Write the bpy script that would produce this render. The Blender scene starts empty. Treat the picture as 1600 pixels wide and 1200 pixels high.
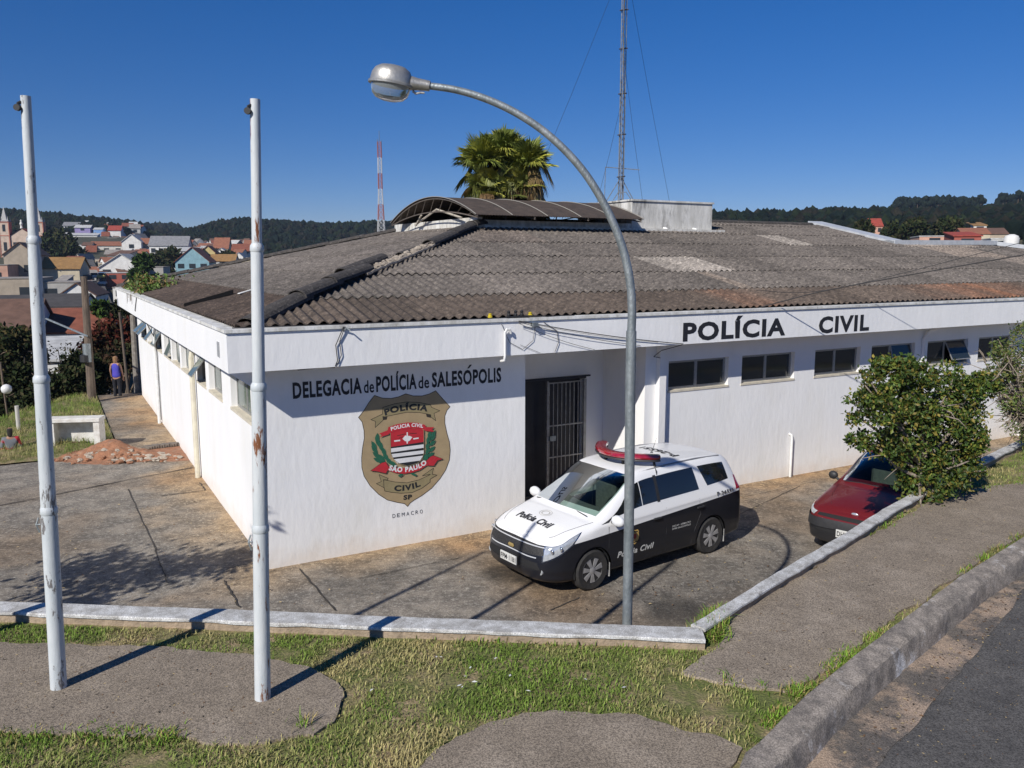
import bpy, bmesh, math, random
import numpy as np
from mathutils import Vector, Matrix, noise
from mathutils.bvhtree import BVHTree
from mathutils.geometry import tessellate_polygon
random.seed(7); rng = np.random.default_rng(7)
R = math.radians
sc = bpy.context.scene; C = sc.collection
# ---------------------------------------------------------------- camera
F = 1290.; PITCH = 8.6; cp = math.cos(R(PITCH)); sp = math.sin(R(PITCH)); H = 4.7
cam = bpy.data.cameras.new('camera'); co = bpy.data.objects.new('camera', cam); C.objects.link(co)
cam.sensor_width = 36; cam.lens = 36 * F / 1600; cam.clip_start = .05; cam.clip_end = 6000
co.location = (0, 0, H); co.rotation_euler = (R(90 - PITCH), 0, 0); sc.camera = co
def ray(u, v):
    x = (u - 800) / F; z = (600 - v) / F
    return x, cp + z * sp, z * cp - sp
def at(u, v, z=0.):            # point of height z
    x, y, w = ray(u, v); k = (z - H) / w
    return (x * k, y * k)
def atY(u, v, Y):              # point at depth Y
    x, y, w = ray(u, v); k = Y / y
    return Vector((x * k, Y, H + w * k))
UX, VX = Vector((.872, .4895, 0)).normalized(), Vector((-.4895, .872, 0)).normalized()
WC = Vector((-3.72, 12.08, 0)); BR = math.atan2(UX.y, UX.x)
def LW(t, d, z=0.): return WC + UX * t + VX * d + Vector((0, 0, z))
def front(u, v, off=0.):       # (t, z) on the plane of the front wall, off metres in front of it
    x, y, w = ray(u, v); o = WC - VX * off
    k = (o.x * VX.x + o.y * VX.y) / (x * VX.x + y * VX.y)
    p = Vector((x * k, y * k, 0)) - WC
    return (p.dot(UX), H + w * k)
# ---------------------------------------------------------------- materials
MATS = {}
def nn(nt, t, **kw):
    n = nt.nodes.new(t)
    for k, v in kw.items():
        if k in ('op',): n.operation = v
        elif k == 'blend': n.blend_type = v
        else: n.inputs[k].default_value = v
    return n
def mat(name, c1, c2=None, scale=6., rough=.8, bump=0., bscale=None, metal=0., attr=False, c3=None, s3=1.2, t3=(.5, .65), detail=6., coord='Object', spec=.5, stretch=None, coat=0., t1=(.38, .62), speck=None):
    """principled surface whose colour wanders between c1 and c2 (and c3 in patches)"""
    if name in MATS: return MATS[name]
    m = bpy.data.materials.new(name); m.use_nodes = True; nt = m.node_tree; L = nt.links
    b = nt.nodes['Principled BSDF']; b.inputs['Roughness'].default_value = rough; b.inputs['Metallic'].default_value = metal
    b.inputs['Specular IOR Level'].default_value = spec; b.inputs['Coat Weight'].default_value = coat; b.inputs['Coat Roughness'].default_value = .03
    tc = nt.nodes.new('ShaderNodeTexCoord'); src = tc.outputs[coord]
    if stretch:
        mp = nt.nodes.new('ShaderNodeMapping'); mp.inputs['Scale'].default_value = stretch; L.new(src, mp.inputs[0]); src = mp.outputs[0]
    col = None
    def rgba(c): return (c[0], c[1], c[2], 1)
    if c2 is not None:
        n1 = nt.nodes.new('ShaderNodeTexNoise'); n1.inputs['Scale'].default_value = scale; n1.inputs['Detail'].default_value = detail; n1.inputs['Roughness'].default_value = .65; L.new(src, n1.inputs['Vector'])
        mr = nt.nodes.new('ShaderNodeMapRange'); mr.inputs[1].default_value = t1[0]; mr.inputs[2].default_value = t1[1]; L.new(n1.outputs[0], mr.inputs[0])
        mx = nt.nodes.new('ShaderNodeMix'); mx.data_type = 'RGBA'; mx.inputs[6].default_value = rgba(c1); mx.inputs[7].default_value = rgba(c2); L.new(mr.outputs[0], mx.inputs[0]); col = mx.outputs[2]
        if c3 is not None:
            n3 = nt.nodes.new('ShaderNodeTexNoise'); n3.inputs['Scale'].default_value = s3; n3.inputs['Detail'].default_value = 8; n3.inputs['Roughness'].default_value = .7; L.new(src, n3.inputs['Vector'])
            m3 = nt.nodes.new('ShaderNodeMapRange'); m3.inputs[1].default_value = t3[0]; m3.inputs[2].default_value = t3[1]; L.new(n3.outputs[0], m3.inputs[0])
            x3 = nt.nodes.new('ShaderNodeMix'); x3.data_type = 'RGBA'; L.new(col, x3.inputs[6]); x3.inputs[7].default_value = rgba(c3); L.new(m3.outputs[0], x3.inputs[0]); col = x3.outputs[2]
    if speck:      # grit: fine light and dark grains
        ns = nt.nodes.new('ShaderNodeTexNoise'); ns.inputs['Scale'].default_value = speck[0]; ns.inputs['Detail'].default_value = 3; ns.inputs['Roughness'].default_value = .8; L.new(src, ns.inputs['Vector'])
        ms_ = nt.nodes.new('ShaderNodeMapRange'); ms_.inputs[1].default_value = .36; ms_.inputs[2].default_value = .64; ms_.inputs[3].default_value = 1 - speck[1]; ms_.inputs[4].default_value = 1 + speck[1]; ms_.clamp = True; L.new(ns.outputs[0], ms_.inputs[0])
        vm = nt.nodes.new('ShaderNodeVectorMath'); vm.operation = 'SCALE'; L.new(col, vm.inputs[0]); L.new(ms_.outputs[0], vm.inputs['Scale']); col = vm.outputs[0]
    if attr:
        a = nt.nodes.new('ShaderNodeAttribute'); a.attribute_name = 'col'
        if col is None: col = a.outputs[0]
        else:
            xa = nt.nodes.new('ShaderNodeMix'); xa.data_type = 'RGBA'; xa.blend_type = 'MULTIPLY'; xa.inputs[0].default_value = 1; L.new(col, xa.inputs[6]); L.new(a.outputs[0], xa.inputs[7]); col = xa.outputs[2]
    if col is None: b.inputs['Base Color'].default_value = rgba(c1)
    else: L.new(col, b.inputs['Base Color'])
    if bump:
        n2 = nt.nodes.new('ShaderNodeTexNoise'); n2.inputs['Scale'].default_value = bscale or scale * 4; n2.inputs['Detail'].default_value = 5; L.new(src, n2.inputs['Vector'])
        bp = nt.nodes.new('ShaderNodeBump'); bp.inputs['Strength'].default_value = bump; bp.inputs['Distance'].default_value = .02; L.new(n2.outputs[0], bp.inputs['Height']); L.new(bp.outputs[0], b.inputs['Normal'])
    m.diffuse_color = rgba(c1); MATS[name] = m
    return m
# ---------------------------------------------------------------- mesh builder
class MB:
    def __init__(s): s.v = []; s.f = []; s.m = []
    def add(s, vs, fs, m=0):
        o = len(s.v); s.v += [tuple(p) for p in vs]
        for f in fs: s.f.append(tuple(i + o for i in f)); s.m.append(m)
        return s
    def box(s, x0, x1, y0, y1, z0, z1, m=0, rz=0, bev=0):
        if bev:
            b = bev; pts = []
            for z, i in ((z0, b), (z0 + b, 0), (z1 - b, 0), (z1, b)):
                for x, y in ((x0, y0), (x1, y0), (x1, y1), (x0, y1)):
                    cx = 1 if x == x1 else -1; cy = 1 if y == y1 else -1
                    pts += [(x - cx * (i + b), y - cy * i, z), (x - cx * i, y - cy * (i + b), z)] if cx * cy > 0 else [(x - cx * i, y - cy * (i + b), z), (x - cx * (i + b), y - cy * i, z)]
            fs = [tuple(range(7, -1, -1)), tuple(range(24, 32))]
            # order ring so that it is convex
            ring = sorted(range(8), key=lambda k: math.atan2(pts[8 + k][1] - (y0 + y1) / 2, pts[8 + k][0] - (x0 + x1) / 2))
            vs = [pts[8 * q + k] for q in range(4) for k in ring]
            for q in range(3):
                for k in range(8): fs.append((8 * q + k, 8 * q + (k + 1) % 8, 8 * q + 8 + (k + 1) % 8, 8 * q + 8 + k))
            return s.add(vs, fs, m)
        vs = [(x0, y0, z0), (x1, y0, z0), (x1, y1, z0), (x0, y1, z0), (x0, y0, z1), (x1, y0, z1), (x1, y1, z1), (x0, y1, z1)]
        return s.add(vs, [(3, 2, 1, 0), (4, 5, 6, 7), (0, 1, 5, 4), (1, 2, 6, 5), (2, 3, 7, 6), (3, 0, 4, 7)], m)
    def tube(s, pts, r, n=10, m=0, caps=True):
        pts = [Vector(p) for p in pts]; rs = r if isinstance(r, (list, tuple)) else [r] * len(pts)
        vs = []; fs = []; up = None
        for i, p in enumerate(pts):
            d = (pts[min(i + 1, len(pts) - 1)] - pts[max(i - 1, 0)])
            if d.length < 1e-9: d = Vector((0, 0, 1))
            d.normalize()
            if up is None: up = Vector((1, 0, 0)) if abs(d.x) < .9 else Vector((0, 1, 0))
            a = (up - d * up.dot(d))
            if a.length < 1e-6: a = d.orthogonal()
            a.normalize(); up = a; b = d.cross(a)
            for k in range(n):
                q = 2 * math.pi * k / n; vs.append(p + (a * math.cos(q) + b * math.sin(q)) * rs[i])
        for i in range(len(pts) - 1):
            for k in range(n):
                fs.append((i * n + k, i * n + (k + 1) % n, (i + 1) * n + (k + 1) % n, (i + 1) * n + k))
        if caps: fs.append(tuple(range(n - 1, -1, -1))); fs.append(tuple(range((len(pts) - 1) * n, len(pts) * n)))
        return s.add(vs, fs, m)
    def lathe(s, prof, n=16, m=0, c=(0, 0, 0), axis='z', sx=1, sy=1):
        vs = []; fs = []
        for r, z in prof:
            for k in range(n):
                q = 2 * math.pi * k / n; a, b = r * math.cos(q) * sx, r * math.sin(q) * sy
                p = (a, b, z) if axis == 'z' else ((a, z, b) if axis == 'y' else (z, a, b))
                vs.append((p[0] + c[0], p[1] + c[1], p[2] + c[2]))
        for i in range(len(prof) - 1):
            for k in range(n): fs.append((i * n + k, i * n + (k + 1) % n, (i + 1) * n + (k + 1) % n, (i + 1) * n + k))
        fs.append(tuple(range(n - 1, -1, -1))); fs.append(tuple(range((len(prof) - 1) * n, len(prof) * n)))
        return s.add(vs, fs, m)
    def poly(s, pts, z, m=0):   # flat polygon, pts 2D
        tr = tessellate_polygon([[Vector((p[0], p[1], 0)) for p in pts]])
        fs = []
        for a, b, c in tr:
            A, B, D = pts[a], pts[b], pts[c]
            cr = (B[0] - A[0]) * (D[1] - A[1]) - (B[1] - A[1]) * (D[0] - A[0])
            fs.append((a, b, c) if cr > 0 else (a, c, b))
        return s.add([(p[0], p[1], z) for p in pts], fs, m)
    def prism(s, pts, z0, z1, m=0, m2=None):
        s.poly(pts, z1, m); n = len(pts)
        ar = sum(pts[i][0] * pts[(i + 1) % n][1] - pts[(i + 1) % n][0] * pts[i][1] for i in range(n))
        vs = [(p[0], p[1], z0) for p in pts] + [(p[0], p[1], z1) for p in pts]
        fs = [((i, (i + 1) % n, n + (i + 1) % n, n + i) if ar > 0 else (i, n + i, n + (i + 1) % n, (i + 1) % n)) for i in range(n)]
        return s.add(vs, fs, m if m2 is None else m2)
    def xf(s, M):
        s.v = [tuple(M @ Vector(p)) for p in s.v]; return s
    def build(s, name, mats, parent=None, smooth=False, loc=None, rz=0, fixn=False):
        me = bpy.data.meshes.new(name); me.from_pydata(s.v, [], s.f)
        if not isinstance(mats, (list, tuple)): mats = [mats]
        for m in mats: me.materials.append(m)
        if len(mats) > 1: me.polygons.foreach_set('material_index', s.m)
        if smooth: me.polygons.foreach_set('use_smooth', [True] * len(me.polygons))
        if fixn:
            bm = bmesh.new(); bm.from_mesh(me); bmesh.ops.remove_doubles(bm, verts=bm.verts, dist=1e-5); bmesh.ops.recalc_face_normals(bm, faces=bm.faces); bm.to_mesh(me); bm.free()
        if smooth == 'auto': me.set_sharp_from_angle(angle=R(35))
        me.update(); o = bpy.data.objects.new(name, me); C.objects.link(o)
        if parent: o.parent = parent
        if loc is not None: o.location = loc
        o.rotation_euler.z = rz
        return o
def tag(o, label, cat, group=None, kind=None):
    if label: o['label'] = label
    if cat: o['category'] = cat
    if group: o['group'] = group
    if kind: o['kind'] = kind
    return o
def thing(name, label, cat, loc=(0, 0, 0), rz=0, group=None):
    o = bpy.data.objects.new(name, None); C.objects.link(o); o.location = loc; o.rotation_euler = (0, 0, rz); o.empty_display_size = .2
    return tag(o, label, cat, group)
def struct(o, label=None, cat=None): return tag(o, label, cat, None, 'structure')
def npmesh(name, V, Fs, mats, parent=None, col=None, smooth=False, mi=None):
    """mesh from numpy arrays; Fs = (n,k) faces; col = per-vertex rgb"""
    me = bpy.data.meshes.new(name); n, k = Fs.shape
    me.vertices.add(len(V)); me.vertices.foreach_set('co', np.asarray(V, dtype=np.float32).ravel())
    me.loops.add(n * k); me.loops.foreach_set('vertex_index', Fs.astype(np.int32).ravel())
    me.polygons.add(n); me.polygons.foreach_set('loop_start', np.arange(0, n * k, k, dtype=np.int32))
    if not isinstance(mats, (list, tuple)): mats = [mats]
    for m in mats: me.materials.append(m)
    if mi is not None: me.polygons.foreach_set('material_index', np.asarray(mi, dtype=np.int32))
    me.polygons.foreach_set('use_smooth', np.full(n, bool(smooth)))
    if col is not None:
        a = me.color_attributes.new('col', 'FLOAT_COLOR', 'POINT'); c4 = np.ones((len(V), 4), dtype=np.float32); c4[:, :3] = col; a.data.foreach_set('color', c4.ravel())
    me.update(); me.validate(); o = bpy.data.objects.new(name, me); C.objects.link(o)
    if parent: o.parent = parent
    return o
def fnoise(x, y, s=1., seed=0, oct=4):   # smooth value noise, numpy
    r = np.zeros(np.broadcast(x, y).shape); a = 1.; tot = 0
    for k in range(oct):
        xs = x * s * 2**k + 31.7 * seed + k * 7.1; ys = y * s * 2**k - 17.3 * seed + k * 3.3
        xi = np.floor(xs); yi = np.floor(ys); fx = xs - xi; fy = ys - yi; fx = fx * fx * (3 - 2 * fx); fy = fy * fy * (3 - 2 * fy)
        def h(i, j):
            q = np.sin(i * 127.1 + j * 311.7 + seed * 74.7) * 43758.5453; return q - np.floor(q)
        r += a * ((h(xi, yi) * (1 - fx) + h(xi + 1, yi) * fx) * (1 - fy) + (h(xi, yi + 1) * (1 - fx) + h(xi + 1, yi + 1) * fx) * fy); tot += a; a *= .5
    return r / tot
def inpoly(X, Y, P):
    r = np.zeros(X.shape, bool); n = len(P)
    for i in range(n):
        x0, y0 = P[i][:2]; x1, y1 = P[(i + 1) % n][:2]
        if y0 == y1: continue
        c = ((y0 > Y) != (y1 > Y)) & (X < (x1 - x0) * (Y - y0) / (y1 - y0) + x0); r ^= c
    return r
def textmesh(s, bold=.02, shear=0, res=3):
    cu = bpy.data.curves.new('t', 'FONT'); cu.body = s; cu.offset = bold; cu.resolution_u = res; cu.shear = shear; cu.space_character = 1.0 + bold * 3
    o = bpy.data.objects.new('t', cu); C.objects.link(o); dg = bpy.context.evaluated_depsgraph_get(); dg.update()
    me = bpy.data.meshes.new_from_object(o.evaluated_get(dg)); bm = bmesh.new(); bm.from_mesh(me)
    bmesh.ops.triangulate(bm, faces=bm.faces)
    v = [tuple(p.co[:2]) for p in bm.verts]; bm.verts.index_update(); f = [tuple(q.index for q in p.verts) for p in bm.faces]
    bm.free(); bpy.data.objects.remove(o); bpy.data.curves.remove(cu); bpy.data.meshes.remove(me)
    return v, f
def textfit(s, x0, x1, y0, y1, bold=.02, shear=0):   # capitals fill y0..y1 (accents rise above)
    v, f = textmesh(s, bold, shear); a = np.array(v)
    b = np.array(textmesh('H', bold)[0]); lo, hi = b[:, 1].min(), b[:, 1].max()
    a[:, 0] = x0 + (a[:, 0] - a[:, 0].min()) / (a[:, 0].max() - a[:, 0].min()) * (x1 - x0)
    a[:, 1] = y0 + (a[:, 1] - lo) / (hi - lo) * (y1 - y0)
    return a, f
# ---------------------------------------------------------------- light, sky
SE = R(35.5); SH = Vector((.53, .85)).normalized()
sun = bpy.data.lights.new('sun', 'SUN'); sun.energy = 4.6; sun.angle = R(.53); sun.color = (1, .955, .88)
so = bpy.data.objects.new('sun', sun); C.objects.link(so)
so.rotation_euler = Vector((SH.x * math.cos(SE), SH.y * math.cos(SE), -math.sin(SE))).to_track_quat('-Z', 'Y').to_euler()
w = bpy.data.worlds.new('World'); sc.world = w; w.use_nodes = True; nt = w.node_tree
sky = nt.nodes.new('ShaderNodeTexSky'); sky.sky_type = 'NISHITA'; sky.sun_disc = False; sky.sun_elevation = SE
sky.sun_rotation = math.atan2(-SH.x, -SH.y); sky.air_density = .7; sky.dust_density = 0; sky.ozone_density = 3.0; sky.altitude = 850
hs = nt.nodes.new('ShaderNodeHueSaturation'); hs.inputs['Saturation'].default_value = 1.34; nt.links.new(sky.outputs[0], hs.inputs['Color'])
wt = nt.nodes.new('ShaderNodeTexCoord'); wx_ = nt.nodes.new('ShaderNodeSeparateXYZ'); nt.links.new(wt.outputs['Generated'], wx_.inputs[0])
wr = nt.nodes.new('ShaderNodeMapRange'); wr.interpolation_type = 'SMOOTHSTEP'; wr.inputs[1].default_value = -.02; wr.inputs[2].default_value = .36; nt.links.new(wx_.outputs[2], wr.inputs[0])
wm = nt.nodes.new('ShaderNodeMix'); wm.data_type = 'RGBA'; wm.inputs[6].default_value = (.68, .60, .68, 1); wm.inputs[7].default_value = (1, .82, .98, 1); nt.links.new(wr.outputs[0], wm.inputs[0])
wu = nt.nodes.new('ShaderNodeMix'); wu.data_type = 'RGBA'; wu.blend_type = 'MULTIPLY'; wu.inputs[0].default_value = 1; nt.links.new(hs.outputs[0], wu.inputs[6]); nt.links.new(wm.outputs[2], wu.inputs[7])
nt.links.new(wu.outputs[2], nt.nodes['Background'].inputs[0]); nt.nodes['Background'].inputs[1].default_value = .092
sc.view_settings.view_transform = 'Standard'; sc.view_settings.look = 'None'; sc.view_settings.exposure = .14; sc.view_settings.gamma = 1
sc.cycles.max_bounces = 6; sc.cycles.diffuse_bounces = 3; sc.cycles.glossy_bounces = 3; sc.cycles.transparent_max_bounces = 8
# ---------------------------------------------------------------- shared materials
M_white = mat('white_paint', (.86, .855, .85), (.82, .82, .82), 1.3, .75, .3, 9, c3=(.77, .76, .73), s3=1.1, t3=(.50, .8), stretch=(1, 1, .4))
M_white2 = mat('white_paint_weathered', (.76, .76, .74), (.50, .49, .45), 5, .8, .3, 20, c3=(.20, .19, .17), s3=3, t3=(.56, .72), stretch=(1, 1, .35))
M_conc = mat('concrete_yard', (.235, .205, .168), (.12, .106, .09), 2.4, .95, .3, 80, attr=True, speck=(42, .42), c3=(.31, .285, .245), s3=13, t3=(.50, .66), t1=(.38, .58), detail=14)
M_pave = mat('pavement_rough', (.275, .225, .170), (.20, .163, .124), 5, .95, .35, 130, speck=(85, .62), c3=(.33, .275, .215), s3=1.6, t3=(.5, .72), t1=(.30, .70), detail=12)
M_curbw = mat('whitewash_worn', (.60, .60, .59), (.36, .35, .33), 9, .95, .3, 110, speck=(95, .4), c3=(.24, .22, .20), s3=5, t3=(.55, .7), detail=9)
M_curb = mat('kerb_concrete', (.34, .295, .25), (.17, .15, .13), 8, .95, .35, 110, speck=(80, .5), c3=(.58, .56, .54), s3=2.6, t3=(.57, .66), detail=10)
M_asph = mat('asphalt', (.105, .099, .093), (.070, .066, .063), 5, .9, .3, 150, speck=(75, .6), c3=(.12, .112, .104), s3=2, t3=(.5, .7))
M_gut = mat('gutter_dirt', (.15, .13, .112), (.095, .085, .077), 12, .95, .5, 90, speck=(80, .5), c3=(.36, .27, .20), s3=2.2, t3=(.47, .6), detail=10)
M_soil = mat('soil_dry', (.34, .25, .15), (.17, .15, .06), 7, 1, .8, 40, speck=(60, .4), c3=(.12, .14, .035), s3=2.5, t3=(.42, .58), detail=8)
M_red = mat('red_earth', (.36, .17, .095), (.24, .12, .07), 9, 1, 1., 30, c3=(.33, .24, .17), s3=5, t3=(.55, .7))
M_dark = mat('joint_and_shadow_dark', (.035, .03, .026), (.07, .06, .05), 12, 1)
M_glass = mat('window_glass', (.022, .03, .034), rough=.08, spec=.6)
M_glassL = mat('window_glass_green', (.10, .135, .125), rough=.12, spec=.6)
M_alu = mat('aluminium_frame', (.42, .42, .41), (.34, .34, .33), 20, .45, metal=.5)
M_black = mat('letter_paint_black', (.012, .013, .017), (.02, .02, .026), 30, .6)
M_galv = mat('galvanised_steel', (.33, .36, .37), (.22, .25, .26), 14, .5, .25, 60, metal=.55, c3=(.42, .44, .45), s3=6, t3=(.55, .7), stretch=(1, 1, .5))
M_bark = mat('bark', (.17, .125, .09), (.09, .07, .05), 14, .95, .8, 40)
M_pipe = mat('white_pipe', (.78, .78, .77), (.68, .68, .66), 6, .5)
M_cable = mat('cable_black', (.02, .02, .022), rough=.6)
M_wood = mat('old_timber_pole', (.16, .12, .09), (.09, .07, .055), 12, .95, .6, 40, stretch=(1, 1, .15))
# ---------------------------------------------------------------- distant terrain
def v2s(v):
    z = (600 - v) / F; return (z * cp - sp) / (cp + z * sp)
sil_u = np.array([-600, 0, 40, 100, 180, 222, 232, 262, 292, 302, 340, 400, 460, 520, 580, 640, 900, 1080, 1110, 1140, 1200, 1300, 1380, 1392, 1460, 1510, 1540, 1600, 2300.])
sil_v = np.array([318, 327, 331, 337, 345, 349, 351, 351, 355, 357, 345, 340, 345, 348, 345, 345, 350, 352, 352, 348, 339, 335, 333, 329, 328, 330, 322, 322, 316.])
def terrain_z(th, r):
    """height at bearing th (rad from +Y towards +X), distance r"""
    u = 800 + F * np.tan(np.clip(th, -1.2, 1.2)) / .9888; cs = np.maximum(np.cos(th), .75)
    lf = np.interp(u, [620, 1000], [0, 1])          # 0 left side, 1 right side
    far = np.clip(1 - np.abs(u - 262) / 34., 0, 1)   # the gap between two hills
    rr = np.where(far > 0, 700 + 500 * np.minimum(1, far * 3), 700.)
    zr = H + v2s(np.interp(u, sil_u, sil_v + 13)) * rr * cs
    k1 = [0, 26, 34, 46, 60, 80, 120, 180, 260, 350, 450]
    zl = np.interp(r, k1, [-.2, -.25, -3, -5.5, -6.5, -6.5, -6, -4.5, -2, 1, 5])
    up = np.interp(r, k1, [-.2, -.25, -3, -5.5, -6.5, -6.5, -6, -4, 0, 7, 15])
    zl = zl + (up - zl) * np.interp(u, [0, 60, 200, 300], [.7, 1, 1, 0])
    z2 = np.interp(r, k1, [-.2, -.2, -.2, -.1, 0, .6, 2.5, 6, 11, 17, 24])
    zn = zl + (z2 - zl) * lf
    t = np.clip((r - 450) / (rr - 450), 0, 1); t = t * t * (3 - 2 * t)
    z = zn + (zr - zn) * t
    z = np.where(r > rr, zr - (r - rr) * .03, z)
    x, y = r * np.sin(th), r * np.cos(th)
    amp = np.clip((r - 400) / 200, 0, 1) * np.clip((rr * 1.0 - r) / 150, 0, 1) * 9
    return z + (fnoise(x, y, .006, 3) - .5) * amp
ths = np.radians(np.concatenate([np.linspace(-180, -50, 20), np.linspace(-47, 47, 190), np.linspace(50, 180, 20)]))
rs = np.concatenate([[1., 12, 22, 26], np.linspace(28, 50, 12), np.linspace(56, 120, 14), np.linspace(130, 460, 30), np.linspace(480, 1300, 42), [1600, 2200, 3200, 4200]])
TH, RR = np.meshgrid(ths, rs); Z = terrain_z(TH, RR)
near = RR < 27; Z = np.where(near & True, -.25, Z)
Xs, Ys = RR * np.sin(TH), RR * np.cos(TH)
nr, nc = TH.shape; idx = np.arange(nr * nc).reshape(nr, nc)
Fq = np.stack([idx[:-1, :-1], idx[:-1, 1:], idx[1:, 1:], idx[1:, :-1]], -1).reshape(-1, 4)[:, ::-1]
gcol = np.ones((nr * nc, 3)); gn = fnoise(Xs, Ys, .012, 9).ravel()
gcol = np.array([.07, .068, .042]) + np.clip((gn - .5) * 4, 0, 1)[:, None] * np.array([.10, .075, .03])
M_terr = mat('valley_ground', (1, 1, 1), (.7, .75, .7), .12, 1, attr=True, coord='Object')
struct(npmesh('valley_and_hills_terrain', np.stack([Xs, Ys, Z], -1).reshape(-1, 3), Fq, M_terr, col=gcol, smooth=True), 'wooded hills and valley floor far behind the police station')
def pz(u, Y):                  # terrain point seen in column u at depth Y
    th = math.atan2((u - 800) / F * Y / .9888, Y); r = math.hypot(Y * math.tan(th), Y)
    return Vector((Y * math.tan(th), Y, float(terrain_z(np.array(th), np.array(r)))))
# far forest: thousands of crowns, one mass
def ico(n=1):
    bm = bmesh.new(); bmesh.ops.create_icosphere(bm, subdivisions=n, radius=1); v = np.array([p.co[:] for p in bm.verts]); f = np.array([[q.index for q in p.verts] for p in bm.faces]); bm.free(); return v, f
ICV, ICF = ico(2); ICV1, ICF1 = ico(1)
def crowns(name, P, S, colr, label, seed=1, mat_=None):
    n = len(P); g = np.random.default_rng(seed); nv = len(ICV1)
    jit = 1 + g.uniform(-.28, .28, (n, nv, 1)); V = ICV1[None] * jit * S[:, None, :] + P[:, None, :]
    Fs = (ICF1[None] + (np.arange(n) * nv)[:, None, None]).reshape(-1, 3)
    cc = np.repeat(colr, nv, 0) * g.uniform(.6, 1.35, (n * nv, 1))
    return tag(npmesh(name, V.reshape(-1, 3), Fs, mat_ or M_forest, col=cc), label, 'forest', None, 'stuff')
M_forest = mat('forest_foliage', (1, 1, 1), (.55, .6, .55), .9, 1, attr=True, spec=.1)
n = 24000
u_ = np.concatenate([rng.uniform(-60, 640, n * 6 // 10), rng.uniform(1090, 1680, n - n * 6 // 10)])
th_ = np.arctan((u_ - 800) / F / .9888); r_ = np.sqrt(rng.uniform(455**2, 725**2, n))
gap = np.abs(u_ - 262) < 34; r_ = np.where(gap & (rng.random(n) < .8), np.sqrt(rng.uniform(800**2, 1215**2, n)), r_)
r_ = np.where((u_ > 1090) & (rng.random(n) < .5), np.sqrt(rng.uniform(190**2, 470**2, n)), r_)
x_, y_ = r_ * np.sin(th_), r_ * np.cos(th_)
keep = ~((u_ > 70) & (u_ < 400) & (r_ < 500)) & ~((fnoise(x_, y_, .012, 9) > .66) & (r_ < 620)) & ~((u_ > 1340) & (u_ < 1590) & (r_ < 230))
x_, y_, r_, th_, u_ = x_[keep], y_[keep], r_[keep], th_[keep], u_[keep]; m_ = len(x_)
z_ = terrain_z(th_, r_); sz = rng.uniform(1.5, 3.3, m_) * np.where(r_ > 800, 1.5, 1) * np.where(r_ < 330, .75, 1)
hz = sz * rng.uniform(.75, 1.3, m_)
colr = np.array([[.012, .020, .014], [.009, .016, .013], [.018, .026, .014], [.022, .021, .016], [.010, .015, .013]])[rng.integers(0, 5, m_)]
crowns('hill_forest', np.stack([x_, y_, z_ + hz * .75], -1), np.stack([sz, sz, hz], -1), colr, 'dense dark woodland covering the distant hills')
# tall eucalyptus row on the right hand ridge, thin trunks and small tops
n = 420; u_ = np.concatenate([rng.uniform(1382, 1510, 330), rng.uniform(1535, 1680, 90)]); th_ = np.arctan((u_ - 800) / F / .9888); r_ = rng.uniform(600, 720, n)
x_, y_ = r_ * np.sin(th_), r_ * np.cos(th_); z_ = terrain_z(th_, r_); hh = rng.uniform(10, 16, n) * .8
P = np.stack([x_, y_, z_ + hh], -1); P = np.concatenate([P, P + rng.normal(0, 1.6, P.shape) - [0, 0, 2.]])
tk = MB()
for i in range(n): tk.tube([(x_[i], y_[i], z_[i]), (x_[i], y_[i], z_[i] + hh[i])], [.35, .15], 4, caps=False)
s1 = rng.uniform(1.3, 2.4, 2 * n)
crowns('ridge_eucalyptus', P, np.stack([s1, s1, s1 * 1.1], -1), np.tile([[.016, .024, .018]], (2 * n, 1)), 'line of tall eucalyptus standing out on the right hand ridge', 4)
tag(tk.build('ridge_tree_stems', M_bark), 'bare stems under the eucalyptus tops on the right hand ridge', 'tree stems', None, 'stuff')
# ---------------------------------------------------------------- yard of the station (z = 0)
gx, gy = np.meshgrid(np.arange(-26, 33, .14), np.arange(-13, 19.6, .14))
ok = (gy < 9.6) | (gx > -1.42); wx = WC.x + gx * UX.x + gy * VX.x; wy = WC.y + gx * UX.y + gy * VX.y
dist_w = np.minimum(np.where(gx > -.2, np.abs(gy), 9), np.where(gy > -.2, np.abs(gx), 9)); dist_w = np.minimum(dist_w, np.hypot(gx, gy))
st = np.clip(1.15 - dist_w / 1.1 + (fnoise(gx, gy, 1.1, 5) - .5) * 1.8, 0, 1)[..., None]
tone = .72 + .75 * fnoise(gx, gy, .35, 2)[..., None]
c = (1 - st) * np.array([1., 1, 1]) * tone + st * np.array([1.75, 1.42, 1.02])
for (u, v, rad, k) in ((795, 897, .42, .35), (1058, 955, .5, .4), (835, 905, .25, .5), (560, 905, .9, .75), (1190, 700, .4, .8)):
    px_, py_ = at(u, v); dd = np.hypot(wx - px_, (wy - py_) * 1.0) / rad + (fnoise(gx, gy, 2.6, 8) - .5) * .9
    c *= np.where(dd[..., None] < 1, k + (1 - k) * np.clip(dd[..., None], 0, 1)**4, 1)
dirt = np.clip(fnoise(gx, gy, .5, 12) * 2.6 - 1.25, 0, 1)[..., None]; c = c * (1 - dirt * .35 * np.array([.2, .75, 1.3]))
nr, nc = gx.shape; idx = np.arange(nr * nc).reshape(nr, nc); cell = (ok[:-1, :-1] & ok[1:, 1:])
Fq = np.stack([idx[:-1, :-1], idx[:-1, 1:], idx[1:, 1:], idx[1:, :-1]], -1)[cell]
struct(npmesh('yard', np.stack([wx, wy, 0 * wx + (fnoise(gx, gy, .9, 4) - .5) * .02], -1).reshape(-1, 3), Fq, M_conc, col=c.reshape(-1, 3)), 'stained concrete yard around the white police station')
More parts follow.
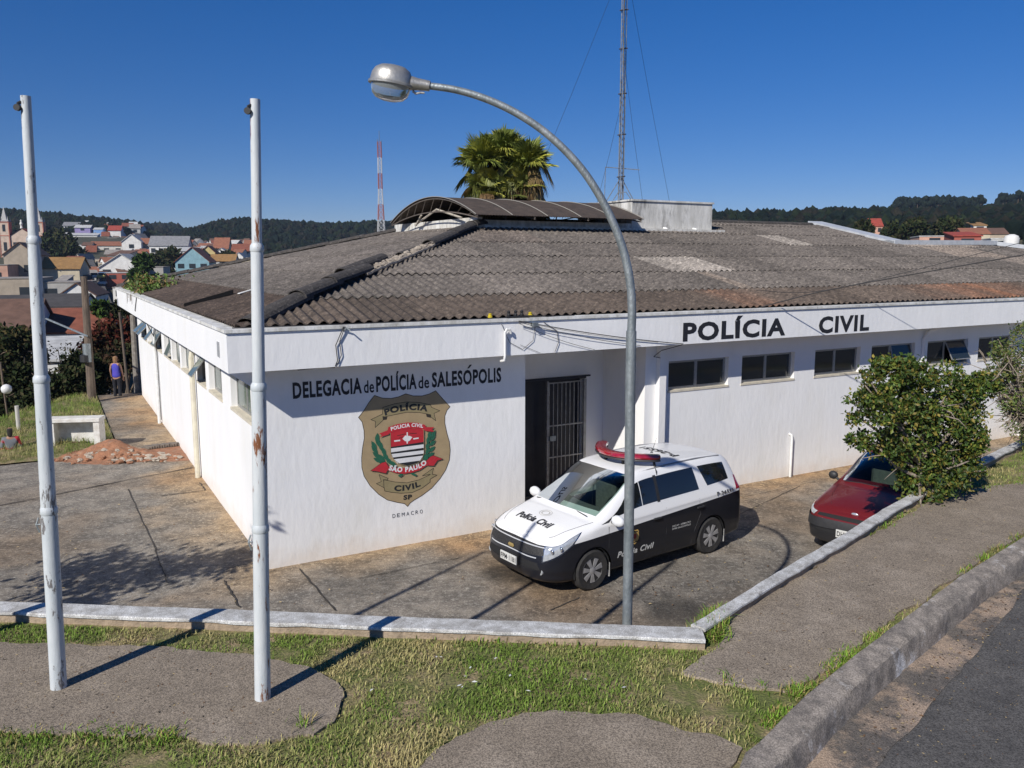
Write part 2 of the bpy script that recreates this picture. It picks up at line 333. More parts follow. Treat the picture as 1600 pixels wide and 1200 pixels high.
jb = MB()
def yard_line(p, q, wd=.018, z=.016, m=0):
    a, b = Vector(at(*p)), Vector(at(*q)); d = (b - a).normalized(); n_ = Vector((-d.y, d.x)) * wd; N = 14
    vs = []
    for i in range(N + 1):
        c_ = a.lerp(b, i / N) + n_ * random.uniform(-.9, .9); k = random.uniform(.5, 1.2); vs += [(c_.x - n_.x * k, c_.y - n_.y * k, z), (c_.x + n_.x * k, c_.y + n_.y * k, z)]
    jb.add(vs, [(2 * i, 2 * i + 1, 2 * i + 3, 2 * i + 2) for i in range(N)], m)
for a, b, wd in (((-80, 806), (300, 731), .022), ((350, 908), (374, 950), .015), ((467, 890), (525, 955), .014), ((200, 765), (243, 860), .01), ((243, 860), (262, 912), .012), ((250, 776), (321, 767), .014), ((312, 755), (321, 767), .012), ((175, 668), (262, 664), .012), ((1140, 812), (1250, 760), .008), ((860, 955), (905, 935), .01), ((560, 905), (720, 872), .008), ((350, 910), (430, 893), .008)): yard_line(a, b, wd)  # first line paints a wire's thin shadow; the rest are joints and cracks
for a, b in (((1160, 777), (1307, 745)), ((1142, 768), (1190, 790))): yard_line(a, b, .010, .018, 1)
struct(jb.build('yard_joints_and_wire_shadow', [M_dark, mat('sandy_joint', (.40, .32, .22), (.3, .24, .17), 10, 1)]), 'cracks and joints between the concrete slabs of the yard, with one painted wire shadow')
# ---------------------------------------------------------------- upper ground, curb walls, pavement, kerb, road
UZ = 1.50; CZ = 1.60
backL = [(-200, 932), (0, 939), (180, 945), (352, 951), (622, 963), (850, 971), (1096, 980)]
backR = [(1080, 977), (1140, 940), (1240, 880), (1310, 840), (1378, 797), (1440, 763), (1510, 727), (1600, 684)]
PL = [Vector(at(u, v, CZ)) for u, v in backL]; PR = [Vector(at(u, v, CZ)) for u, v in backR]
d_ = (PR[-1] - PR[-3]).normalized(); PR += [PR[-1] + d_ * 6, PR[-1] + d_ * 16]
d_ = (PL[0] - PL[2]).normalized(); PL = [PL[0] + d_ * 12] + PL
def strip_wall(name, pts, wd, z0, z1, m, mside, label, cat, side=-1, n=1):
    """retaining wall whose back edge follows pts; its width grows towards the street"""
    q = []
    for a, b in zip(pts[:-1], pts[1:]):
        k = max(1, int((b - a).length / .18))
        for i in range(k): q.append(a.lerp(b, i / k))
    q.append(pts[-1]); nf = []
    for i in range(len(q)):
        d = (q[min(i + 1, len(q) - 1)] - q[max(i - 1, 0)]).normalized(); nf.append(Vector((-d.y, d.x)) * side)
    vs = []; fs = []; mi = []
    for i, (p, nrm) in enumerate(zip(q, nf)):
        j = lambda s=.006: random.uniform(-s, s)
        w_ = wd if not callable(wd) else wd(i / len(q))
        a, b = p + nrm * j(), p + nrm * (w_ + j(.009))
        vs += [(a.x, a.y, z0), (a.x, a.y, z1 - .008 + j(.0015)), (a.x + nrm.x * .008, a.y + nrm.y * .008, z1 + j(.0015)), (b.x - nrm.x * .008, b.y - nrm.y * .008, z1 + j(.0015)), (b.x, b.y, z1 - .010 + j(.002)), (b.x, b.y, z1 - .028 + j(.006)), (b.x - nrm.x * .02, b.y - nrm.y * .02, z1 - .036), (b.x - nrm.x * .02, b.y - nrm.y * .02, z0)]
    for i in range(len(q) - 1):
        for k in range(7):
            f = (8 * i + k, 8 * i + k + 1, 8 * i + 9 + k, 8 * i + 8 + k); fs.append(f if side > 0 else f[::-1]); mi.append(1 if k > 4 else 0)
    mb = MB(); mb.v = vs; mb.f = fs; mb.m = mi
    e0, e1 = tuple(range(8)), tuple(range(len(vs) - 8, len(vs))); mb.f += [e0, e1]; mb.m += [0, 0]
    return tag(mb.build(name, [m, mside]), label, cat)
M_sandwall = mat('bare_render', (.40, .31, .22), (.27, .21, .15), 8, .95, .8, 30)
strip_wall('retaining_wall', PL, .235, -.2, CZ, M_curbw, M_sandwall, 'low worn whitewashed retaining wall running across behind the two flagpoles', 'retaining wall')
strip_wall('retaining_wall', PR, lambda t: .13 + .10 * t, -.2, CZ + .012, M_curbw, M_sandwall, 'narrow whitewashed retaining wall running up beside the pavement and the dark red car', 'retaining wall')
kb = [(1165, 1175), (1190, 1155), (1260, 1085), (1340, 1020), (1420, 960), (1500, 900), (1600, 838)]
KB = [Vector(at(u, v, 1.58)) for u, v in kb]; d_ = (KB[-1] - KB[-3]).normalized(); KB += [KB[-1] + d_ * 8, KB[-1] + d_ * 22]
KB = [KB[0] + Vector((-7.5, -9)), KB[0] + Vector((-2.2, -3.0)), KB[0] + Vector((-.62, -1.05)), KB[0] + Vector((-.22, -.42))] + KB
up = [(p.x, p.y) for p in PL[:-1]] + [(PL[-1].x + .05, PL[-1].y - .1)] + [(p.x + .06, p.y - .06) for p in PR] + [(p.x + .05, p.y + .0) for p in KB[::-1]] + [(-30, -12), (-30, 8)]
ub = MB(); ub.poly(up, UZ); struct(ub.build('lawn_ground', M_soil), 'dry soil of the grass verge between wall and kerb')
def refine(P, step=.12, amp=.025, closed=True, s=0):
    o = []; n = len(P)
    for i in range(n if closed else n - 1):
        a, b = Vector(P[i]), Vector(P[(i + 1) % n]); k = max(1, min(60, int((b - a).length / step)))
        for j in range(k):
            c_ = a.lerp(b, j / k); nv = noise.noise_vector(Vector((c_.x * 2.3, c_.y * 2.3, s))) * amp * 2 + noise.noise_vector(Vector((c_.x * 9, c_.y * 9, s))) * amp; o.append((c_.x + nv.x, c_.y + nv.y))
    return o
SZ = 1.522
slabA = [(-60, 1000), (0, 1004), (150, 1007), (300, 1016), (380, 1024), (480, 1040), (538, 1062), (540, 1085), (515, 1125), (480, 1150), (400, 1158), (330, 1160), (250, 1150), (200, 1143), (120, 1147), (0, 1144), (-60, 1146)]
slabB = [(600, 1300), (640, 1200), (690, 1168), (750, 1138), (810, 1115), (860, 1110), (930, 1114), (1000, 1120), (1060, 1136), (1120, 1150), (1155, 1166), (1140, 1200), (1080, 1300)]
slabC = [(1072, 1050), (1098, 1032), (1120, 1005), (1135, 975), (1165, 952), (1240, 905), (1310, 864), (1372, 829), (1420, 800), (1455, 782), (1500, 768), (1545, 758), (1600, 752), (1700, 722), (1800, 700), (1790, 770), (1610, 822), (1570, 848), (1520, 880), (1470, 918), (1420, 950), (1370, 988), (1320, 1025), (1270, 1060), (1240, 1078), (1190, 1072), (1130, 1062)]
SL = {}
for nm, P, lab in (('A', slabA, 'concrete pad the two flagpoles stand on'), ('B', slabB, 'broken edged concrete slab at the bottom of the picture'), ('C', slabC, 'rough grey pavement running uphill between kerb and low wall')):
    Q = refine([at(u, v, SZ) for u, v in P], .05, .035, s=ord(nm)); SL[nm] = Q
    sb = MB(); sb.prism(Q, UZ - .05, SZ); struct(sb.build('pavement_slab' if nm != 'C' else 'pavement', M_pave), lab)
def kerbsweep():
    q = []
    for a, b in zip(KB[:-1], KB[1:]):
        k = max(1, min(90, int((b - a).length / .08)))
        for i in range(k): q.append(a.lerp(b, i / k))
    q.append(KB[-1]); mb = MB(); prof = [(0, UZ - .1), (0, 1.575), (.012, 1.588), (.10, 1.586), (.165, 1.580), (.192, 1.562), (.203, 1.535), (.215, 1.44), (.222, 1.28)]
    n = len(prof)
    for i, p in enumerate(q):
        d = (q[min(i + 2, len(q) - 1)] - q[max(i - 2, 0)]).normalized(); nv = Vector((d.y, -d.x))
        for k, (a, z) in enumerate(prof):
            nz = noise.noise(Vector((p.x * 3, p.y * 3, k * .6))) * .012 + noise.noise(Vector((p.x * 14, p.y * 14, k * .9))) * .006; gj = (i % 13 == 6); nz -= .010 * gj; e = p + nv * (a + (nz if a > 0 else 0))
            mb.v.append((e.x, e.y, z + nz * .7 - (.006 if gj else 0)))
    for i in range(len(q) - 1):
        for k in range(n - 1): mb.f.append((n * i + k, n * i + k + 1, n * i + n + k + 1, n * i + n + k)); mb.m.append(0)
    o = mb.build('kerb', M_curb, smooth='auto'); return o
struct(kerbsweep(), 'worn thick concrete kerb along the street')
rb = MB(); rb.poly([(-60, -60), (60, -60), (60, 60), (30, 34)] + [(p.x + .1, p.y - .1) for p in KB[::-1][1:]] + [(-60, -20)], 1.355)
struct(rb.build('road', M_asph), 'dark asphalt street in the lower right corner')
gb = MB(); inn = [Vector((p.x + .12, p.y - .1)) for p in KB[3:-1]]
asp = [Vector(at(u, v, 1.36)) for u, v in ((1240, 1330), (1330, 1235), (1375, 1190), (1430, 1130), (1500, 1050), (1550, 990), (1600, 922))]
asp += [asp[-1] + Vector((5.6, 6.0))]
gb.poly([(p.x, p.y) for p in inn] + refine([(p.x, p.y) for p in asp[::-1]], .15, .018, False, 5), 1.361)
struct(gb.build('gutter', M_gut), 'dusty brown gutter strip between kerb and asphalt')
# ---------------------------------------------------------------- fallen leaves, grit and scraps
gl = np.random.default_rng(91); lb_ = MB()
def scatter(n, poly_px, z, s0, s1, mi):
    P_ = np.array([at(u, v, z) for u, v in poly_px]); lo, hi = P_.min(0), P_.max(0); k = 0
    while k < n:
        x, y = gl.uniform(lo[0], hi[0]), gl.uniform(lo[1], hi[1])
        if not inpoly(np.array([x]), np.array([y]), P_)[0]: continue
        k += 1; s = gl.uniform(s0, s1); a = gl.uniform(0, 6.28); c_, q_ = math.cos(a) * s, math.sin(a) * s; h = gl.uniform(.001, s * .5)
        lb_.add([(x - c_, y - q_, z + .002), (x + q_ * .45, y - c_ * .45, z + h), (x + c_, y + q_, z + .004), (x - q_ * .45, y + c_ * .45, z + h * .6)], [(0, 1, 2), (0, 2, 3)], mi if mi is not None else int(gl.integers(0, 3)))
scatter(260, [(1120, 1050), (1240, 1070), (1590, 830), (1590, 755), (1400, 805), (1180, 950)], SZ, .006, .018, None)
scatter(200, [(0, 1010), (300, 1020), (530, 1075), (470, 1150), (0, 1140)], SZ, .005, .016, None)
scatter(220, [(1290, 1190), (1400, 1085), (1590, 900), (1600, 930), (1380, 1190)], 1.364, .006, .02, None)
scatter(160, [(1380, 1195), (1600, 935), (1600, 1195)], 1.36, .004, .012, None)
scatter(240, [(20, 940), (560, 950), (760, 900), (440, 900), (300, 780), (0, 800)], .02, .012, .03, None)
scatter(200, [(860, 960), (1080, 960), (1230, 870), (1180, 790), (1020, 880)], .02, .012, .03, None)
scatter(90, [(1340, 840), (1480, 785), (1540, 770), (1500, 740), (1380, 800)], SZ + .01, .012, .03, 1)
scatter(14, [(560, 1080), (1000, 1090), (1100, 1100), (700, 1010)], UZ + .04, .012, .025, 3)
tag(lb_.build('fallen_leaves', [mat('litter_brown', (.16, .09, .045), rough=.9), mat('litter_straw', (.42, .32, .17), rough=.9), mat('litter_dark', (.05, .04, .03), rough=.9), mat('litter_pale', (.7, .7, .68), rough=.8)]), 'scattered fallen leaves, grit and scraps on the ground', 'leaf litter', None, 'stuff')
# ---------------------------------------------------------------- grass
upP = np.array(up); grassL = [(p.x, p.y - .30) for p in PL[1:]]
def blades(P, zb, ln, wd, colr, seed=0):
    g = np.random.default_rng(seed); n = len(P); a = g.uniform(0, 2 * np.pi, n); lean = g.uniform(.15, 1.15, n)
    dx, dy = np.cos(a), np.sin(a); L1 = ln * .5; hx = np.sin(lean * .6) * L1; hz_ = np.cos(lean * .6) * L1
    tx = hx + np.sin(lean * 1.35) * L1; tz = hz_ + np.cos(lean * 1.35) * L1 * .8
    b = np.stack([P[:, 0], P[:, 1], zb], -1); s_ = np.stack([-dy, dx, 0 * dx], -1) * wd[:, None]
    D = np.stack([dx, dy, 0 * dx], -1); Zv = np.array([0, 0, 1.])
    m1 = b + D * hx[:, None] + Zv * hz_[:, None]; t1 = b + D * tx[:, None] + Zv * tz[:, None]
    V = np.stack([b - s_, b + s_, m1 + s_ * .85, m1 - s_ * .85, t1 + s_ * .12, t1 - s_ * .12], 1).reshape(-1, 3)
    o = (np.arange(n) * 6)[:, None]; Fs = np.concatenate([np.array([[0, 1, 2, 3]]) + o, np.array([[3, 2, 4, 5]]) + o])
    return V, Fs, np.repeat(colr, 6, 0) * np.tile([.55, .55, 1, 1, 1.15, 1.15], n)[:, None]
M_grass = mat('grass_blades', (1, 1, 1), (.8, .85, .8), 3, .75, attr=True, spec=.25)
def grass_field(n, x0, x1, y0, y1, seed, excl, incl=None, zf=None, ln=(.04, .10), thr=.30):
    g = np.random.default_rng(seed); X = g.uniform(x0, x1, n); Y = g.uniform(y0, y1, n)
    ok = inpoly(X, Y, incl) if incl is not None else np.ones(n, bool)
    edge = (g.random(n) < .04)
    jx, jy = X + g.normal(0, .045, n), Y + g.normal(0, .045, n)
    for e in excl: ok &= ~inpoly(jx, jy, e)
    d1 = fnoise(X, Y, 1.1, 21); d2 = fnoise(X, Y, 4.5, 22); dens = d1 * .55 + d2 * .45
    ok &= (dens > thr + g.uniform(-.09, .12, n)); X, Y, d1 = X[ok], Y[ok], d1[ok]; m = len(X)
    dry = np.clip(g.normal(.0, .3, m) + (fnoise(X, Y, 1.6, 33) - .39) * 3.6, 0, 1)[:, None]
    gr = np.array([.16, .235, .04]) * g.uniform(.6, 1.5, (m, 1)); dr = np.array([.50, .42, .19]) * g.uniform(.6, 1.2, (m, 1))
    c = gr * (1 - dry) + dr * dry; z = np.full(m, UZ) if zf is None else zf(X, Y)
    return blades(np.stack([X, Y], -1), z - .004, g.uniform(ln[0], ln[1], m) * (.7 + .7 * fnoise(X, Y, 2.5, 41)), g.uniform(.0022, .0048, m), c, seed)
kerbpoly = [(p.x - .0, p.y + .0) for p in KB[2:-1]] + [(40, 0), (0, -5)]
fieldL = [(p.x, p.y - .27) for p in PL[1:]] + [(PR[0].x + .3, PR[0].y - .1)] + [(p.x + .15, p.y - .12) for p in PR[1:-1]] + [(p.x, p.y) for p in KB[::-1][1:-2]] + [(-1, 3.2), (-8, 3.2)]
ex = [SL['A'], SL['B'], SL['C']]
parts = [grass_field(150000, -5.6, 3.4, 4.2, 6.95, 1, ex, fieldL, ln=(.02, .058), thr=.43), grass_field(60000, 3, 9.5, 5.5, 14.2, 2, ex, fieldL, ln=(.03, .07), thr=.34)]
# tufts: taller weeds along the pavement edges and cracks
def tuft(n, pts, sp, seed, ln=(.08, .2), green=1.):
    g = np.random.default_rng(seed); pts = np.array(pts); k = g.integers(0, len(pts), n); t = g.random(n)[:, None]; P = pts[k] * (1 - t) + pts[np.minimum(k + 1, len(pts) - 1)] * t
    cl = np.sin(P[:, 0] * 9 + P[:, 1] * 7 + seed) + np.sin(P[:, 0] * 23 - P[:, 1] * 4) > -.1 + 0 * P[:, 0]; P = P[cl]; P = P + g.normal(0, sp, P.shape); m = len(P)
    gr = np.array([.15, .25, .03]) * g.uniform(.5, 1.6, (m, 1)); dr = np.array([.36, .28, .11]) * g.uniform(.6, 1.2, (m, 1)); dry = (g.random((m, 1)) < .35)
    return blades(P, np.full(m, SZ - .03), g.uniform(ln[0], ln[1], m), g.uniform(.003, .006, m), np.where(dry, dr, gr * green), seed)
A_ = lambda L_: [at(u, v, SZ) for u, v in L_]
parts += [tuft(1500, A_([(1098, 990), (1120, 965), (1140, 950)]), .05, 14, (.07, .19), .8), tuft(700, A_([(1085, 1010), (1110, 990)]), .07, 15, (.08, .18)), tuft(2600, A_([(1185, 1150), (1235, 1092), (1290, 1050), (1330, 1018), (1390, 978)]), .035, 3, (.035, .09)), tuft(900, A_([(1500, 897), (1545, 868), (1600, 832), (1660, 800)]), .03, 4, (.05, .11)),
          tuft(900, A_([(1110, 985), (1130, 955), (1145, 940)]), .05, 5, (.08, .17)), tuft(500, A_([(1340, 838), (1375, 820), (1410, 800)]), .06, 6, (.05, .12)),
          tuft(200, A_([(840, 1180), (850, 1190)]), .04, 7, (.08, .16)), tuft(1500, A_([(0, 1147), (120, 1150), (200, 1143), (260, 1150)]), .05, 8, (.03, .085)), tuft(900, A_([(650, 1000), (800, 1003), (900, 1006), (1060, 1010)]), .06, 9, (.04, .085)),
          tuft(500, A_([(1130, 1062), (1200, 1075), (1240, 1080)]), .04, 10, (.05, .12)), tuft(240, A_([(470, 1135), (500, 1120)]), .05, 11, (.07, .14)),
          tuft(900, A_([(1455, 785), (1500, 772), (1560, 760), (1620, 750)]), .05, 13, (.05, .1))]
# grass bank at the left behind the yard
bank = [LW(-1.45, 9.7), LW(-6, 9.6), LW(-9, 10), LW(-8, 15), LW(-2.5, 19.4), LW(-1.45, 19.4)]; bank = [(p.x, p.y) for p in bank]
def bankz(X, Y):
    t = (X - WC.x) * UX.x + (Y - WC.y) * UX.y; d = (X - WC.x) * VX.x + (Y - WC.y) * VX.y
    return .03 + .22 * np.clip((d - 9.6) / 2, 0, 1) * np.clip((-1.4 - t) / .8, 0, 1) - np.clip((-t + d * .55 - 12.), 0, 9) * .5
bx, by = np.meshgrid(np.arange(-9, -1.35, .2), np.arange(9.55, 19.7, .2)); WX = WC.x + bx * UX.x + by * VX.x; WY = WC.y + bx * UX.y + by * VX.y
nr, nc = bx.shape; idx = np.arange(nr * nc).reshape(nr, nc); Fq = np.stack([idx[:-1, :-1], idx[:-1, 1:], idx[1:, 1:], idx[1:, :-1]], -1).reshape(-1, 4)
struct(npmesh('grass_bank', np.stack([WX, WY, bankz(WX, WY) + (fnoise(WX, WY, 1.5, 3) - .5) * .08], -1).reshape(-1, 3), Fq, M_soil, smooth=True), 'grassy bank at the left edge of the yard')
g2 = grass_field(90000, -20, -8, 17, 31, 12, [], bank, bankz, ln=(.08, .2), thr=.33); parts.append((g2[0] + [0, 0, .02], g2[1], g2[2]))
o_ = 0; VV = []; FF = []; CCc = []
for V_, F_, c_ in parts: VV.append(V_); FF.append(F_ + o_); CCc.append(c_); o_ += len(V_)
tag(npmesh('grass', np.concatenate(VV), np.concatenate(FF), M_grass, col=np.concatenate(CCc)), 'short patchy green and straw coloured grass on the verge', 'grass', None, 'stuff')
# ---------------------------------------------------------------- the police station (local x = along front, y = depth)
B = thing('police_station', 'long white single storey police station with grey corrugated roof', 'building', WC, BR)
T1 = 31.; D1 = 18.6; ZF0, ZF1 = 3.13, 3.69; OV = .55
winR = [(7.75, 9.31), (9.68, 11.21), (11.84, 13.32), (13.70, 15.26), (15.74, 17.35), (17.8, 19.3), (19.8, 21.4), (21.9, 23.4), (24, 25.5)]
winL = [(.75, 2.36), (3.2, 4.55), (4.95, 6.02), (6.98, 8.3), (8.6, 9.95), (10.2, 11.5), (12.1, 13.6), (14.2, 15.5), (15.9, 17.6)]
WZ0, WZ1 = 2.16, 2.74; WT = .24
M_wall = M_white.copy(); M_wall.name = 'wall_paint_soil_splashed'; _n = M_wall.node_tree; _b = _n.nodes['Principled BSDF']; _src = _b.inputs['Base Color'].links[0].from_socket
_tc = _n.nodes.new('ShaderNodeTexCoord'); _s = _n.nodes.new('ShaderNodeSeparateXYZ'); _n.links.new(_tc.outputs['Object'], _s.inputs[0])
_no = _n.nodes.new('ShaderNodeTexNoise'); _no.inputs['Scale'].default_value = 2.4; _no.inputs['Detail'].default_value = 9; _no.inputs['Roughness'].default_value = .7; _n.links.new(_tc.outputs['Object'], _no.inputs['Vector'])
_a = _n.nodes.new('ShaderNodeMath'); _a.operation = 'MULTIPLY_ADD'; _n.links.new(_no.outputs[0], _a.inputs[0]); _a.inputs[1].default_value = -.9; _n.links.new(_s.outputs[2], _a.inputs[2])
_r = _n.nodes.new('ShaderNodeMapRange'); _n.links.new(_a.outputs[0], _r.inputs[0]); _r.inputs[1].default_value = -.10; _r.inputs[2].default_value = -.46; _r.inputs[3].default_value = 0; _r.inputs[4].default_value = .32
_m = _n.nodes.new('ShaderNodeMix'); _m.data_type = 'RGBA'; _n.links.new(_src, _m.inputs[6]); _m.inputs[7].default_value = (.60, .47, .34, 1); _n.links.new(_r.outputs[0], _m.inputs[0]); _n.links.new(_m.outputs[2], _b.inputs['Base Color'])
wb = MB()
# left wall with its row of openings
def wallrow(mb, wins, s0, s1, zs, ze, ax):
    def bx_(a, b, z0, z1):
        if ax == 'y': mb.box(0, WT, a, b, z0, z1)
        else: mb.box(a, b, 0, WT, z0, z1)
    bx_(s0, s1, -.3, zs); bx_(s0, s1, ze, ZF0 + .02); e = s0
    for a, b in wins: bx_(e, a, zs, ze); e = b
    bx_(e, s1, zs, ze)
wallrow(wb, winL, WT, D1, WZ0, WZ1, 'y')
wb.box(0, 4.53, 0, WT, -.3, ZF0 + .02)
wb.box(4.53 - .2, 4.53, WT, 1.37, -.3, ZF0 + .02)
wallrow(wb, winR, 7.18, T1, WZ0, WZ1, 'x')
wb.box(7.18, 7.38, WT, 1.37, -.3, ZF0 + .02)
wb.box(4.33, 4.75, 1.37, 1.6, -.3, ZF0 + .02); wb.box(6.66, 7.38, 1.37, 1.6, -.3, ZF0 + .02); wb.box(4.75, 6.66, 1.37, 1.6, 2.33, ZF0 + .02)
wb.box(0, T1, D1, D1 + .2, -.3, ZF0 + .02); wb.box(T1, T1 + .2, 0, D1 + .2, -.3, ZF0 + .02)
wb.build('wall', M_wall, B)
wi = MB(); wi.box(WT + .5, T1 - .1, 1.7, D1 - .2, -.2, 3.0); wi.box(7.5, T1 - .1, WT + .5, 1.7, -.2, 3.0); wi.box(WT + .5, 4.2, WT + .5, 1.7, -.2, 3.)
wi.build('interior', mat('dark_interior', (.03, .03, .032), rough=.9), B)
fb = MB(); fb.box(-OV, T1 + .5, -OV, -OV + .14, ZF0, ZF1); fb.box(-OV, -OV + .14, -OV + .14, D1 + .5, ZF0, ZF1); fb.box(-OV + .14, T1, -OV + .14, .02, ZF0 + .02, ZF0 + .10); fb.box(-OV + .14, .02, .02, D1 + .5, ZF0 + .02, ZF0 + .10)
fb.box(.02, T1, .02, 1.7, ZF0 + .021, ZF0 + .101)
fb.box(-OV, .5, D1 + .5, D1 + .64, ZF0, ZF1)
fb.build('fascia', M_white, B)
cb = MB(); cb.box(-OV - .03, T1 + .5, -OV - .03, -OV + .19, ZF1 + .002, ZF1 + .048); cb.box(-OV - .03, -OV + .19, -OV + .19, D1 + .64, ZF1 + .002, ZF1 + .048)
cb.build('coping', M_white2, B)
M_sill = mat('cream_sill', (.66, .60, .48), (.5, .46, .38), 6, .8)
for a, b in winR[:6]: sb = MB(); sb.box(a - .02, b + .02, -.012, .10, WZ0 - .035, WZ0 + .006); sb.build('window_sill', M_sill, B)
for a, b in winL: sb = MB(); sb.box(-.02, .1, a - .02, b + .02, WZ0 - .045, WZ0 + .006); sb.build('window_sill', M_sill, B)
def window(a, b, side, opens=(), gm=None):
    """two-light metal window; opens lists the lights that hang out at the bottom"""
    fr = MB(); y0 = .10; w_ = b - a; t = .035; mid = (a + b) / 2
    def P(x0, x1, z0, z1, yy0=y0, yy1=y0 + .05):
        if side == 'f': fr.box(x0, x1, yy0, yy1, z0, z1)
        else: fr.box(yy0, yy1, x0, x1, z0, z1)
    P(a, b, WZ0, WZ0 + t); P(a, b, WZ1 - t, WZ1); P(a, a + t, WZ0 + t, WZ1 - t); P(b - t, b, WZ0 + t, WZ1 - t); P(mid - t * .6, mid + t * .6, WZ0 + t, WZ1 - t)
    o = fr.build('window', M_alu, B)
    for i, (x0, x1) in enumerate(((a + t, mid - t * .6), (mid + t * .6, b - t))):
        pm = MB(); hgt = WZ1 - WZ0 - 2 * t
        pm.box(.018, x1 - x0 - .018, .0, .012, -hgt + .018, -.018)
        fm = MB(); 
        for q in ((0, x1 - x0, -.018, 0), (0, x1 - x0, -hgt, -hgt + .018), (0, .018, -hgt + .018, -.018), (x1 - x0 - .018, x1 - x0, -hgt + .018, -.018)): fm.box(q[0], q[1], -.006, .016, q[2], q[3])
        ang = R(opens[i]) if i < len(opens) else 0
        M = Matrix.Rotation(-ang, 4, 'X')
        if side == 'f': T = Matrix.Translation((x0, y0 + .012, WZ1 - t)) @ M
        else: T = Matrix.Translation((y0 + .012, x0, WZ1 - t)) @ Matrix(((0, 1, 0, 0), (1, 0, 0, 0), (0, 0, 1, 0), (0, 0, 0, 1))) @ M
        pm.xf(T); fm.xf(T)
        pm.build('pane', gm or M_glass, o, fixn=True); fm.build('sash', M_alu, o, fixn=True)
for i, (a, b) in enumerate(winR[:6]): window(a, b, 'f', {3: (0, 14), 4: (0, 28)}.get(i, ()), None)
for i, (a, b) in enumerate(winL): window(a, b, 'l', {2: (0, 38), 4: (8, 0), 5: (25, 0), 6: (0, 30), 7: (40, 0), 8: (45, 48)}.get(i, (0, 0)), M_glassL)
# entrance: dark doorway with a barred sliding gate
gt = MB()
for x in np.linspace(5.84, 6.62, 9): gt.tube([(x, 1.30, .05), (x, 1.30, 2.28)], .011, 6)
for z in (.06, .78, 1.42, 2.28): gt.box(5.80, 6.66, 1.285, 1.315, z - .012, z + .012)
gt.box(5.78, 5.82, 1.28, 1.32, .03, 2.32); gt.box(6.64, 6.70, 1.26, 1.32, .03, 2.32)
g_ = gt.build('gate', mat('grey_gate_paint', (.36, .36, .35), (.24, .23, .22), 12, .5, metal=.3), B)
lk = MB(); lk.box(5.84, 5.98, 1.26, 1.29, 1.12, 1.22); lk.build('lock', M_galv, g_)
dr = MB(); dr.box(4.76, 6.66, 1.44, 1.50, 0, 2.33); dr.box(4.76, 6.66, 1.22, 1.25, 2.34, 2.37); dr.box(4.60, 6.78, 1.24, 1.30, 2.37, 2.40)
dr.build('doorway_shade', mat('doorway_shade_black', (.012, .014, .022), (.02, .022, .03), 4, .5), B)  # near-black panel paints the shade inside the open doorway
# pipes on the walls
pb = MB(); pb.box(7.44, 7.60, -.115, -.002, -.05, ZF0 + .01); pb.build('downpipe', M_white, B)
for d in (6.22, 13.1):
    q = MB(); q.tube([(-.08, d, 0), (-.08, d, 2.62), (-.03, d, 2.85), (.05, d, 2.95)], .055 if d < 7 else .045, 10); q.build('downpipe', mat('cream_pipe', (.70, .66, .52), (.60, .56, .45), 5, .5) if d < 7 else M_pipe, B, smooth='auto')
q = MB(); q.tube([(11.2, -.05, 0), (11.2, -.05, .86), (11.19, -.04, .93), (11.16, .01, .96)], .028, 8); q.build('vent_pipe', M_pipe, B, smooth='auto')
q = MB(); q.tube([(19.85, -.05, 0), (19.85, -.05, .92), (19.84, -.04, 1.0), (19.8, .01, 1.02)], .028, 8); q.build('vent_pipe', M_pipe, B, smooth='auto')
q = MB(); q.tube([(3.78, -.49, ZF0 - .09), (3.79, -.59, ZF0 - .07), (3.80, -.60, ZF0), (3.80, -.60, 3.52), (3.83, -.61, 3.57), (3.88, -.61, 3.57), (3.91, -.60, 3.50)], .022, 8); q.build('conduit', M_pipe, B, smooth='auto')
q = MB(); q.tube([(15.55, -.02, 2.2), (15.52, -.03, 2.8), (15.62, -.1, 3.0), (15.7, -.3, 3.12)], .04, 8); q.build('drain_elbow', M_white, B, smooth='auto')
q = MB(); q.box(-OV - .012, -OV - .002, .02, .17, 3.3, 3.52); q.build('wall_plaque', mat('grey_plaque', (.42, .43, .45), (.33, .34, .36), 14, .4), B)
# service wires on the fascia
def wire(pts, r=.006, m=M_cable, nm='wire', sag=0):
    P = [Vector(p) for p in pts]; o = []
    for a, b in zip(P[:-1], P[1:]):
        for i in range(10):
            t = i / 10; c_ = a.lerp(b, t); c_.z -= sag * 4 * t * (1 - t); o.append(c_)
    o.append(P[-1]); q = MB(); q.tube(o, r, 5); return q.build(nm, m, B, smooth=True)
FY = -OV - .02
wire([(1.1, FY - .02, 3.72), (.98, FY, 3.45), (1.0, FY, 3.22), (.96, FY + .03, 3.12), (.88, -.4, 3.12), (.55, -.03, 3.05)], .007)
wire([(1.12, FY - .02, 3.72), (1.04, FY, 3.5), (1.06, FY, 3.3), (.98, FY, 3.13)], .006)
for z, x1, z1, r_ in ((3.64, 7.6, 3.14, .008), (3.60, 5.6, 3.14, .004), (3.62, 6.6, 3.16, .005), (3.63, 7.0, 3.2, .003)): wire([(4.05, FY - .05, z + .06), (x1, FY, z1)], r_, sag=.04)
wire([(3.75, FY, 3.66), (3.9, FY, 3.35), (4.15, FY, 3.22), (4.35, FY, 3.36), (4.4, FY, 3.66)], .004); wire([(4.55, FY, 3.66), (4.82, FY, 3.5), (4.85, FY, 3.3), (4.78, FY, 3.14)], .005); wire([(4.1, FY, 3.3), (4.5, FY, 3.14)], .003)
wire([(7.6, FY + .03, 3.12), (7.35, -.25, 3.0), (7.36, -.02, 2.86), (7.44, -.12, 2.84)], .007)
